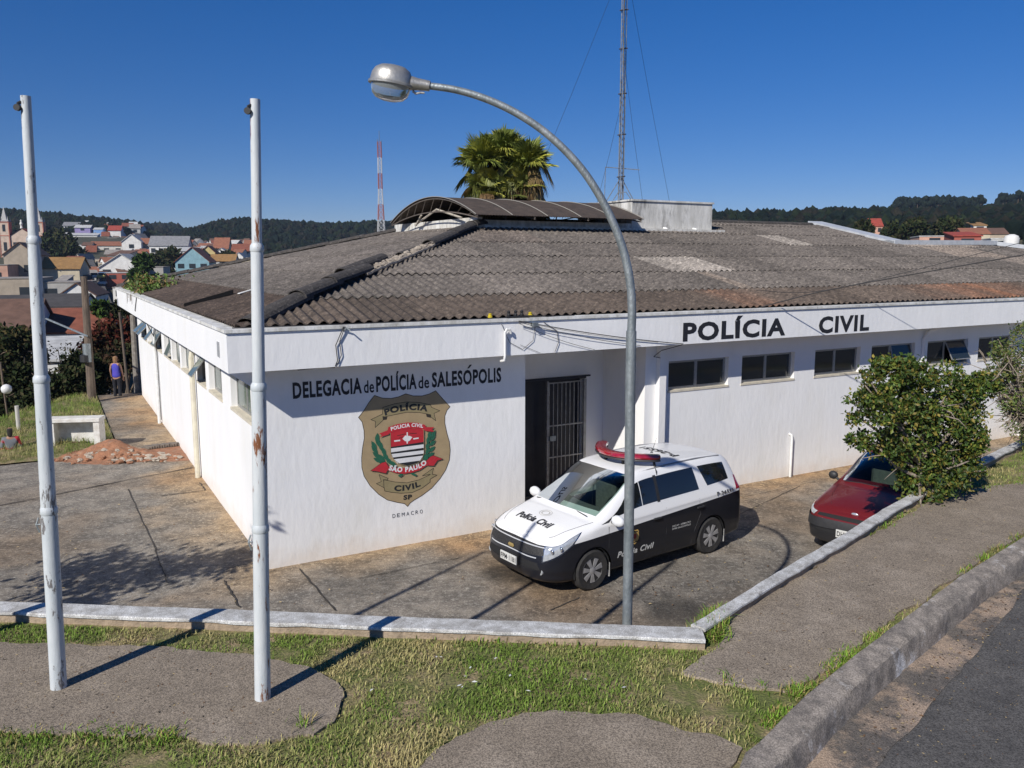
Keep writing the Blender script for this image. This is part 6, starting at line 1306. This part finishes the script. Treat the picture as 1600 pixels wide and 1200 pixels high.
def person(label, loc, rz, hair, shirt, trousers, vest=True, scale=1.):
    t = thing('person', label, 'person', loc, rz); t.scale = (scale,) * 3
    P = [(0, 0, .93, .13, .10), (0, 0, 1.12, .12, .085), (0, 0, 1.32, .15, .10), (0, .0, 1.45, .08, .07), (0, .01, 1.53, .05), (0, .015, 1.60, .062, .07), (0, .01, 1.68, .075, .088), (0, .005, 1.735, .05, .06)]
    Ed = [(i, i + 1) for i in range(7)]
    for s in (1, -1):
        n0 = len(P); P += [(s * .17, 0, 1.41, .055), (s * .23, -.01, 1.17, .042), (s * .24, .05, .96, .030), (s * .24, .07, .89, .024)]; Ed += [(2, n0), (n0, n0 + 1), (n0 + 1, n0 + 2), (n0 + 2, n0 + 3)]; hand(s, (s * .24, .07, .89), P, Ed, n0 + 3)
        n0 = len(P); P += [(s * .09, 0, .84, .092), (s * .10, .02, .48, .058), (s * .105, -.01, .12, .038), (s * .11, -.01, .05, .04), (s * .12, .13, .03, .036, .022)]; Ed += [(0, n0), (n0, n0 + 1), (n0 + 1, n0 + 2), (n0 + 2, n0 + 3), (n0 + 3, n0 + 4)]
    # face: nose, ears
    P += [(0, .115, 1.655, .012), (.078, .0, 1.66, .014), (-.078, .0, 1.66, .014)]; Ed += [(6, len(P) - 3), (6, len(P) - 2), (6, len(P) - 1)]
    skin('body', P, Ed, M_skin, t)
    Q = [(0, 0, .84, .175, .135), (0, 0, 1.0, .17, .13), (0, 0, 1.16, .155, .12), (0, 0, 1.34, .185, .13), (0, 0, 1.47, .12, .09)]; E2 = [(0, 1), (1, 2), (2, 3), (3, 4)]
    if not vest:
        for s in (1, -1): n0 = len(Q); Q += [(s * .18, 0, 1.40, .072), (s * .235, -.01, 1.17, .06), (s * .245, .05, .97, .048)]; E2 += [(3, n0), (n0, n0 + 1), (n0 + 1, n0 + 2)]
    skin('shirt', Q, E2, shirt, t)
    Q = [(0, 0, .93, .155, .12)]; E2 = []
    for s in (1, -1): n0 = len(Q); Q += [(s * .09, 0, .82, .105), (s * .10, .02, .48, .075), (s * .105, -.01, .10, .062)]; E2 += [(0, n0), (n0, n0 + 1), (n0 + 1, n0 + 2)]
    skin('trousers', Q, E2, trousers, t)
    for s in (1, -1): skin('shoe', [(s * .11, -.05, .035, .045, .035), (s * .115, .05, .035, .045, .032), (s * .12, .16, .03, .04, .026)], [(0, 1), (1, 2)], mat('shoe_pale', (.5, .5, .5), rough=.7), t)
    skin('hair', [(0, -.02, 1.72, .085, .09), (0, -.045, 1.64, .085, .06), (0, -.06, 1.52, .07, .035), (0, -.06, 1.44, .055, .02)], [(0, 1), (1, 2), (2, 3)], hair, t)
    # eyes and mouth on the far side of the head
    q = MB()
    for s in (1, -1): q.add((ICV * .011 + [s * .03, .088, 1.675]).tolist(), ICF.tolist())
    q.tube([(-.025, .098, 1.61), (0, .104, 1.608), (.025, .098, 1.61)], .005, 5); q.build('eyes_and_mouth', M_cable, t); return t
ps = at(181, 620); person('person seen from behind in a blue sleeveless top and dark trousers at the path end', (ps[0], ps[1] + .15, -.12), R(-6), mat('hair_auburn', (.30, .17, .08), (.18, .10, .05), 30, .8), mat('blue_vest', (.03, .055, .42), (.075, .05, .38), 2.2, .8), mat('dark_trousers', (.012, .013, .02), rough=.9), True, .88)
ps = at(4, 712, .1); person('person in a red and grey jacket at the far left edge beside the grass bank', (ps[0] - .12, ps[1] + .55, -.72), R(30), mat('hair_black', (.02, .018, .016), rough=.8), mat('red_jacket', (.42, .02, .03), (.16, .17, .19), 2.6, .8, t1=(.48, .52), detail=1), mat('grey_trousers', (.08, .085, .10), rough=.9), False, .8)
# ---------------------------------------------------------------- the town in the valley
def wm_(n, c, d=.8): return mat('house_' + n, c, tuple(x * d for x in c), .8, .85)
WC_ = dict(white=(.76, .75, .72), cream=(.60, .52, .38), blue=(.25, .42, .48), grey=(.42, .40, .37), salmon=(.58, .34, .25), yellow=(.60, .48, .22), pale=(.62, .60, .56), red=(.36, .10, .07), beige=(.42, .35, .27), lilac=(.34, .28, .52), skyblue=(.2, .35, .62))
RC_ = dict(orange=(.32, .13, .075), tile=(.26, .085, .05), brown=(.16, .09, .065), grey=(.26, .26, .27), dark=(.07, .065, .065), ochre=(.34, .19, .07), fibre=(.34, .31, .28), light=(.55, .55, .54), redtile=(.38, .06, .04))
M_win = mat('house_window_dark', (.03, .035, .04), rough=.3)
D_of = lambda vb: float(np.interp(vb, [350, 372, 392, 405, 420, 440, 470, 500, 530, 560, 600], [470, 430, 350, 300, 255, 205, 150, 115, 88, 70, 55]))
def house(u0, u1, vb, ve, label, wall='white', roof='tile', kind='gable', rh=None, dep=None, D=None, wins=(0, 0), cat='house', group=None, rot=0, wcol=None, name=None):
    D = D or D_of(vb); a, b = atY(u0, vb, D), atY(u1, vb, D); w_ = b.x - a.x; h = (vb - ve) / F * D * .99; dep = dep or max(w_ * .8, 7); rh = rh if rh is not None else w_ * .16
    loc = Vector(((a.x + b.x) / 2, D, a.z)); brg = math.atan2(loc.x, loc.y)
    t = thing(name or ('house' if cat == 'house' else cat.replace(' ', '_')), label, cat, loc, -brg * .6 + R(rot), group)
    q = MB(); x = w_ / 2
    if kind == 'gable':        # roof slope faces us, ridge along x
        q.box(-x, x, 0, dep, -5, h); q.add([(-x, 0, h), (-x, dep, h), (-x, dep / 2, h + rh), (x, 0, h), (x, dep, h), (x, dep / 2, h + rh)], [(0, 2, 1), (3, 4, 5)])
    elif kind == 'front':      # gable end faces us
        q.box(-x, x, 0, dep, -5, h); q.add([(-x, 0, h), (x, 0, h), (0, 0, h + rh), (-x, dep, h), (x, dep, h), (0, dep, h + rh)], [(0, 1, 2), (3, 5, 4)])
    elif kind == 'shed': q.box(-x, x, 0, dep, -5, h); q.add([(-x, dep, h), (x, dep, h), (x, dep, h + rh), (-x, dep, h + rh), (-x, 0, h), (x, 0, h)], [(1, 0, 3, 2), (4, 3, 0), (5, 1, 2)])
    else: q.box(-x, x, 0, dep, -5, h)
    q.build('wall', wm_(wall, WC_[wall]), t)
    q = MB(); e = .35 if w_ > 5 else .2; th = .18
    def slab(p0, p1, p2, p3):
        P = [Vector(p) for p in (p0, p1, p2, p3)]; q.add([tuple(p + Vector((0, 0, .03))) for p in P] + [tuple(p + Vector((0, 0, th))) for p in P], [(3, 2, 1, 0), (4, 5, 6, 7), (0, 1, 5, 4), (1, 2, 6, 5), (2, 3, 7, 6), (3, 0, 4, 7)])
    if kind == 'gable': k = rh / (dep / 2); slab((-x - e, -e, h - e * k), (x + e, -e, h - e * k), (x + e, dep / 2, h + rh), (-x - e, dep / 2, h + rh)); slab((-x - e, dep / 2, h + rh), (x + e, dep / 2, h + rh), (x + e, dep + e, h - e * k), (-x - e, dep + e, h - e * k))
    elif kind == 'front': k = rh / x; slab((-x - e, -e, h - e * k), (0, -e, h + rh), (0, dep + e, h + rh), (-x - e, dep + e, h - e * k)); slab((0, -e, h + rh), (x + e, -e, h - e * k), (x + e, dep + e, h - e * k), (0, dep + e, h + rh))
    elif kind == 'shed': slab((-x - e, -e, h), (x + e, -e, h), (x + e, dep + e, h + rh), (-x - e, dep + e, h + rh))
    else: slab((-x - .1, -.1, h), (x + .1, -.1, h), (x + .1, dep + .1, h), (-x - .1, dep + .1, h))
    q.build('roof', mat('roof_' + roof, RC_[roof], tuple(c * .7 for c in RC_[roof]), 1.2, .9), t)
    nw, nf = wins
    for f in range(nf):
        for i in range(nw):
            cx = -x + w_ * (i + .5) / nw; ww = min(.9, w_ / nw * .28); zz = h * (f + .45) / nf; hh = min(.75, h / nf * .25); q = MB(); q.box(cx - ww, cx + ww, -.06, .05, zz - hh + .2, zz + hh + .2); q.build('window', M_win, t)
    return t
HS = house
# church: two spired towers, pediment between
ch_D = 300.; c0 = atY(36, 398, ch_D); ch = thing('church', 'pale pink church with two spired bell towers and a red gable at the far left', 'church', c0, math.atan2(-c0.x, c0.y) * .5)
M_ch = wm_('church', (.62, .48, .38)); M_trimc = wm_('church_trim', (.50, .20, .14)); sc_ = ch_D / F
def tower_(x):
    q = MB(); w_ = 1.55; q.box(x - w_, x + w_, 0, 3.2, -3, 11.6); tw = q.build('bell_tower', M_ch, ch)
    q = MB(); q.add([(x - .9, .7, 12.2), (x + .9, .7, 12.2), (x + .9, 2.5, 12.2), (x - .9, 2.5, 12.2), (x, 1.6, 17.0)], [(0, 1, 4), (1, 2, 4), (2, 3, 4), (3, 0, 4)]); q.box(x - 1.2, x + 1.2, .4, 2.8, 11.7, 12.2)
    for sx in (-1.4, 1.4):
        for sy in (.15, 3.05): q.add([(x + sx - .2, sy - .2, 11.8), (x + sx + .2, sy - .2, 11.8), (x + sx + .2, sy + .2, 11.8), (x + sx - .2, sy + .2, 11.8), (x + sx, sy, 13.6)], [(0, 1, 4), (1, 2, 4), (2, 3, 4), (3, 0, 4)])
    q.build('spire', wm_('spire', (.45, .44, .43)), tw)
    for z0, z1, hw in ((8.2, 10.6, .45), (1.4, 4.4, .5)): q = MB(); q.box(x - hw, x + hw, -.08, .05, z0, z1); q.build('window', M_win, tw)
    q = MB(); q.box(x - 1.7, x + 1.7, -.15, 3.35, 11.3, 11.6); q.box(x - 1.7, x + 1.7, -.12, 3.3, 6.6, 6.85); q.box(x - 1.68, x - 1.4, -.1, 3.3, -3, 11.3); q.box(x + 1.4, x + 1.68, -.1, 3.3, -3, 11.3); q.build('trim', M_trimc, tw)
tower_(-5.4); tower_(5.6)
q = MB(); q.box(-3.8, 4.0, .3, 22, -3, 6.6); q.add([(-3.8, .3, 6.6), (4.0, .3, 6.6), (.1, .3, 9.2), (-3.8, 22, 6.6), (4, 22, 6.6), (.1, 22, 9.2)], [(0, 1, 2), (3, 5, 4)]); q.build('nave', M_ch, ch)
q = MB(); q.add([(-4.1, .0, 6.5), (.1, .0, 9.4), (.1, 22.2, 9.4), (-4.1, 22.2, 6.5), (4.3, 0, 6.5), (4.3, 22.2, 6.5)], [(0, 1, 2, 3), (1, 4, 5, 2)]); q.build('roof', mat('roof_redtile', RC_['redtile'], (.25, .05, .03), 1.2, .9), ch)
for x in (-2.2, 2.4): q = MB(); q.box(x - .7, x + .7, .2, .35, 1.6, 4.4); q.build('window', M_win, ch)
q = MB(); q.lathe([(.5, 9.3), (.35, 10.2), (.55, 10.9), (.3, 11.6), (.32, 12.1), (.05, 12.4)], 8, 0, (.1, .6, 0)); q.build('statue', wm_('white', WC_['white']), ch)
# near roofs low on the left
HS(-40, 52, 566, 515, 'white low building with a brown roof at the far left behind the trees', 'white', 'brown', 'gable', 2.0, 8, 62, (1, 1))
HS(70, 160, 560, 520, 'low house with a long red tiled roof behind the bare tree', 'white', 'tile', 'gable', 1.6, 10, 66)
HS(28, 110, 600, 565, 'white shed glimpsed through the branches of the bare tree', 'white', 'light', 'shed', .8, 8, 52)
HS(62, 128, 516, 480, 'long white house with a row of small windows and awnings', 'white', 'dark', 'gable', 1.2, 9, 92, (6, 1))
HS(-30, 60, 512, 482, 'grey white terrace with a dark roof at the left edge', 'pale', 'dark', 'gable', 1.2, 9, 94, (7, 1))
HS(98, 150, 506, 462, 'white gabled house beside the timber pole', 'white', 'brown', 'front', 1.5, 9, 104, (2, 1))
HS(-30, 62, 476, 436, 'bare beige blockwork building left of the first flagpole', 'beige', 'fibre', 'flat', 0, 10, 135, (2, 1), 'building')
HS(66, 135, 474, 442, 'low grey blockwork building with a flat top right of the first flagpole', 'grey', 'fibre', 'flat', 0, 9, 138, (2, 1), 'building')
HS(12, 56, 440, 398, 'tall rendered building with a brown hipped roof below the church', 'beige', 'brown', 'front', 2.5, 14, 180, (2, 1), 'building')
HS(-20, 12, 448, 415, 'salmon house at the far left below the church', 'salmon', 'fibre', 'flat', 0, 10, 170, (1, 1))
HS(68, 122, 436, 420, 'house with a broad ochre metal roof', 'cream', 'ochre', 'gable', 2.4, 12, 185)
# street edge and mid-town
HS(160, 222, 447, 418, 'white two storey house with black windows and an orange roof patch', 'white', 'light', 'front', 3.2, 14, 205, (3, 2))
HS(168, 205, 440, 427, 'white balcony house with red ground floor', 'red', 'light', 'flat', 0, 5, 196, (2, 1))
HS(196, 222, 452, 440, 'small yellow gabled house at the roof edge', 'yellow', 'brown', 'front', 1.8, 8, 150, (1, 1))
HS(208, 255, 450, 418, 'plain grey blank walled building', 'grey', 'fibre', 'flat', 0, 12, 215, (0, 0), 'building')
HS(158, 170, 470, 425, 'narrow blue house along the street', 'skyblue', 'brown', 'flat', 0, 8, 200, (1, 2))
HS(178, 196, 468, 450, 'white house below the yellow one', 'white', 'fibre', 'flat', 0, 8, 160, (1, 1))
HS(276, 326, 423, 409, 'light blue house with arched openings and a wide red gable', 'blue', 'tile', 'front', 4.0, 16, 240, (3, 1))
HS(300, 326, 416, 408, 'orange roofed house right of the blue house', 'cream', 'orange', 'front', 2.0, 10, 262, (1, 1))
HS(236, 292, 399, 384, 'long white school like building with a grey roof and a row of windows', 'white', 'grey', 'gable', 3.4, 12, 300, (5, 1), 'building')
HS(272, 306, 404, 393, 'white warehouse with sloping roof', 'white', 'light', 'shed', 1.5, 14, 285, (0, 0), 'building')
HS(192, 220, 392, 378, 'white gabled hall in the middle of town', 'white', 'light', 'front', 2.8, 18, 325, (1, 1), 'building')
HS(212, 238, 390, 381, 'house with a low orange roof beside the white hall', 'beige', 'orange', 'gable', 2.2, 12, 330)
HS(142, 192, 398, 384, 'long pale building with an orange ridge', 'pale', 'orange', 'gable', 1.6, 14, 330, (3, 1), 'building')
HS(335, 356, 395, 388, 'bright orange roofed house on the slope', 'cream', 'orange', 'gable', 4.2, 12, 335, (1, 1))
HS(314, 336, 405, 395, 'yellow house with a red roof', 'yellow', 'tile', 'front', 2.4, 12, 300, (1, 1))
HS(340, 352, 401, 393, 'small white house under the bright orange roof', 'white', 'light', 'front', 1.2, 8, 315, (1, 1))
HS(363, 395, 398, 392, 'long red roofed house left of the second flagpole', 'white', 'tile', 'gable', 2.6, 10, 325, (2, 1))
HS(366, 380, 412, 402, 'white gabled cottage beside the second flagpole', 'white', 'light', 'front', 1.4, 8, 275, (1, 1))
HS(330, 366, 414, 408, 'house with a salmon tiled roof', 'white', 'ochre', 'gable', 2.0, 10, 262, (1, 1))
HS(374, 398, 416, 412, 'pale roofed house partly behind the second flagpole', 'cream', 'light', 'front', 1.8, 8, 258)
HS(382, 402, 392, 384, 'orange roofed house touching the second flagpole', 'salmon', 'orange', 'gable', 2.2, 9, 330, (1, 1))
HS(118, 140, 362, 356, 'lilac house high on the hillside', 'lilac', 'light', 'gable', 1.5, 10, 440, (1, 1))
HS(100, 122, 360, 353, 'white house with grey roof high on the hillside', 'white', 'grey', 'gable', 2.0, 10, 445, (1, 1))
HS(147, 160, 366, 359, 'white and blue house at the top of the street', 'skyblue', 'light', 'gable', 1.0, 8, 430)
HS(170, 188, 366, 360, 'far house with a dark red roof on the skyline of the town', 'white', 'redtile', 'gable', 2.4, 9, 430)
HS(98, 150, 380, 368, 'long white stepped wall building on the slope', 'white', 'light', 'shed', 1.2, 8, 400, (7, 1), 'building')
HS(114, 134, 402, 388, 'blue fronted shop by the dark trees', 'skyblue', 'light', 'gable', 1.2, 8, 335, (2, 1))
HS(130, 144, 404, 384, 'narrow white house stepping down the street', 'white', 'brown', 'gable', 1.2, 8, 325, (1, 2))
k = 0
gH = np.random.default_rng(11)
for i in range(190):     # small far houses filling the slope of the town
    u = gH.uniform(88, 400); lo = 356 if u < 215 else 383; v = gH.uniform(lo, 400 if u < 215 else 404); wpx = gH.uniform(7, 16)
    HS(u - wpx / 2, u + wpx / 2, v + 3, v - gH.uniform(3, 6), 'tiny far house among many on the hillside of the town', ['white', 'cream', 'pale', 'white', 'white', 'beige'][gH.integers(0, 6)], ['orange', 'tile', 'brown', 'fibre', 'light', 'brown'][gH.integers(0, 6)], ['gable', 'front', 'gable'][gH.integers(0, 3)], gH.uniform(1.2, 2.4), 9, D_of(v + 3) + gH.uniform(10, 40), (1, 1), 'house', 'tiny far houses on the hillside', gH.uniform(-25, 25))
for i in range(44):
    u = gH.uniform(62, 240); v = gH.uniform(402, 462) if u < 150 or u > 196 else gH.uniform(400, 424); wpx = gH.uniform(14, 30); HS(u - wpx / 2, u + wpx / 2, v + 4, v - gH.uniform(5, 12), 'pale middle sized building among many in the middle of the town', ['white', 'pale', 'white', 'cream', 'grey', 'beige'][gH.integers(0, 6)], ['light', 'fibre', 'orange', 'brown', 'tile', 'grey'][gH.integers(0, 6)], ['gable', 'front', 'flat', 'shed'][gH.integers(0, 4)], gH.uniform(1.2, 2.6), 10, D_of(v + 4) + gH.uniform(5, 30), (int(gH.integers(1, 4)), 1), 'building', 'middle sized buildings of the town', gH.uniform(-25, 25))
# houses on the right, beyond the roof
HS(1360, 1378, 366, 354, 'pink house with a red roof among trees beyond the metal flashing', 'salmon', 'redtile', 'gable', 2.0, 9, 210, (2, 1))
HS(1438, 1482, 382, 370, 'long low salmon walled house beyond the roof', 'salmon', 'light', 'flat', 0, 9, 150, (1, 1))
HS(1492, 1530, 386, 370, 'bright red house with a sagging roof beyond the roof', 'red', 'redtile', 'shed', .8, 8, 130, (1, 1))
HS(1506, 1544, 372, 366, 'cream house with an orange tiled roof on the right', 'cream', 'orange', 'gable', 1.2, 9, 165, (1, 1))
HS(1522, 1540, 361, 353, 'small house with a pale yellow roof uphill on the right', 'pale', 'ochre', 'shed', 1.0, 8, 200, (1, 1))
HS(1540, 1572, 374, 366, 'house with a brown roof near the right edge', 'beige', 'brown', 'gable', 1.2, 9, 168)
HS(1550, 1588, 388, 374, 'white building with rounded tanks at the right edge', 'white', 'light', 'flat', 0, 6, 120, (1, 1))
tk_ = thing('water_tank', 'rounded white water tank by the right edge beyond the roof', 'water tank', atY(1580, 380, 119)); q = MB(); q.lathe([(.9, -1.5), (1.0, .6), (.85, 1.0), (.3, 1.25)], 14); q.build('tank_shell', wm_('white', WC_['white']), tk_, smooth='auto')
# street running up through the town, with parked vehicles
q = MB(); pts = [(150, 470), (188, 470), (170, 425), (160, 405), (150, 405), (146, 425)]; P_ = []
for u, v in pts: Dd = D_of(v + 8); p = pz(u, Dd); P_.append((p.x, p.y, p.z + .8))
q.add(P_, [(0, 1, 2, 5), (5, 2, 3, 4)]); struct(q.build('town_street', M_asph), 'street running up through the town')
for i, (u, v, c, lab) in enumerate(((160, 436, (.5, .4, .12), 'yellow car parked in the town street'), (162, 446, (.6, .6, .6), 'white car parked in the town street behind the yellow one'), (148, 436, (.65, .65, .65), 'white van parked on the left of the town street'))):
    p = atY(u, v, 195); t = thing('parked_car', lab, 'car', p, .3); q = MB(); q.box(-.85, .85, -2, 2, .3, .95, 0, bev=.12); q.build('body', mat('far_car_%d' % i if 0 else ('car_yellow' if i == 0 else 'car_white'), c, rough=.35), t); q = MB(); q.box(-.72, .72, -1.2, 1.3, .95, 1.45, 0, bev=.15); q.build('cabin', M_win, t)
    for x in (-.8, .8):
        for y in (-1.3, 1.3): q = MB(); q.lathe([(.3, -.1), (.32, 0), (.3, .1)], 10, 0, (x, y, .3), 'x'); q.build('wheel', M_rub, t)
# ---------------------------------------------------------------- trees between the yard and the town
DG = [(.030, .042, .016), (.022, .034, .014), (.045, .052, .02), (.05, .045, .022)]
def tree(label, blobs, Y, n, ls, cols_, seed, base=None, **kw):
    u = sum(b[0] for b in blobs) / len(blobs); bb = base or pz(u, Y); return leafy('tree', label, 'tree', blobs, Y, n, ls, cols_, (bb.x, bb.y, bb.z), 8, .22, 'trees below the yard', seed, m=M_leafm, twig=.02, **kw)
tree('dark leafy tree at the far left edge', [(5, 548, 34), (30, 532, 26), (-20, 570, 40), (48, 560, 22)], 44, 7000, .32, DG + [(.09, .07, .03)], 21)
tree('dark bushy tree behind the white box', [(72, 612, 30), (100, 622, 34), (125, 600, 28), (60, 640, 26), (110, 640, 30)], 33, 9000, .22, DG, 22)
tree('low dark tree left of the first flagpole', [(20, 615, 34), (45, 640, 30), (0, 640, 30), (30, 590, 24)], 34, 8000, .22, DG, 23)
tree('red leafed tree beyond the timber pole', [(165, 530, 24), (186, 515, 22), (150, 545, 20), (205, 540, 20)], 42, 5200, .26, [(.10, .025, .016), (.07, .02, .015), (.06, .04, .02)], 24)
tree('dull brown leafed tree in front of the person at the path end', [(165, 570, 24), (190, 560, 24), (150, 590, 22), (212, 568, 16)], 40, 5200, .24, [(.07, .04, .025), (.045, .038, .018), (.035, .04, .018)], 25)
tree('dark tree just beyond the end of the path', [(118, 570, 22), (140, 580, 22), (130, 612, 24), (155, 618, 20)], 37, 6500, .22, DG, 26)
tree('small palm green tree beside the roof corner', [(160, 484, 12), (150, 480, 8), (168, 490, 8)], 70, 900, .5, [(.06, .10, .02), (.04, .07, .02)], 27)
tree('dark tree above the long red tiled roof', [(190, 480, 13), (205, 488, 12), (178, 494, 9)], 62, 1500, .35, DG, 28)
leafy('bare_tree', 'bare branching tree in front of the white shed walls', 'tree', [(95, 560, 30), (125, 545, 22), (60, 545, 24), (80, 590, 26), (45, 575, 22), (110, 585, 20)], 40, 260, .16, [(.06, .05, .03)], tuple(pz(88, 40)), 22, .10, None, 29, bare=7, twig=.022, m=M_leafm, trunkcol=mat('bark_dark', (.05, .04, .034), (.035, .028, .024), 9, 1))
g3 = np.random.default_rng(8); tl_ = [(92, 378, 20, 300, 'large dark tree beside the church'), (108, 392, 15, 280, 'dark tree right of the church tree'), (78, 388, 13, 290, 'dark tree partly hidden by the first flagpole'), (256, 404, 12, 245, 'round dark tree left of the blue house'), (268, 398, 9, 243, 'dark tree behind the blue house'), (224, 408, 9, 150, 'tall green banana like tree among grey walls'), (216, 428, 8, 150, 'green shrubby tree beside the yellow house'), (258, 424, 8, 230, 'dark tree under the round one'), (356, 402, 6, 300, 'small dark tree between red roofs'), (325, 398, 6, 310, 'dark tree behind the yellow house')]
for i, (u, v, r, Dd, lab) in enumerate(tl_): tree(lab, [(u, v, r), (u + r * .6, v + r * .5, r * .8), (u - r * .6, v + r * .4, r * .8)], Dd, 1400, Dd / 150, DG if 'green' not in lab else [(.06, .10, .025), (.04, .07, .02)], 40 + i)
for i in range(24):
    u = gH.uniform(1345, 1600); Dd = gH.uniform(150, 235); v = gH.uniform(352, 372); r = gH.uniform(8, 15)
    if any(abs(u - x) < 14 and Dd < 215 for x in (1369, 1460, 1511, 1525)): continue
    tree('dark tree in the belt of trees beyond the right hand roof', [(u, v, r), (u + r * .7, v + 4, r * .7), (u - r * .7, v + 5, r * .7)], Dd, 900, Dd / 170, DG, 60 + i)
# ---------------------------------------------------------------- air
hz_ = bpy.data.materials.new('haze_air'); hz_.use_nodes = True; n_ = hz_.node_tree; n_.nodes.remove(n_.nodes['Principled BSDF'])
pv = n_.nodes.new('ShaderNodeVolumePrincipled'); pv.inputs['Color'].default_value = (.62, .76, .95, 1); pv.inputs['Density'].default_value = .00017; pv.inputs['Anisotropy'].default_value = .2
n_.links.new(pv.outputs[0], n_.nodes['Material Output'].inputs['Volume'])
q = MB(); q.box(-4600, 4600, -4600, 4600, float(Z.min()) - 1.5, 85)
tag(q.build('haze', hz_), 'thin pale blue haze in the air over the valley', 'haze', None, 'stuff')
sc.cycles.volume_bounces = 0
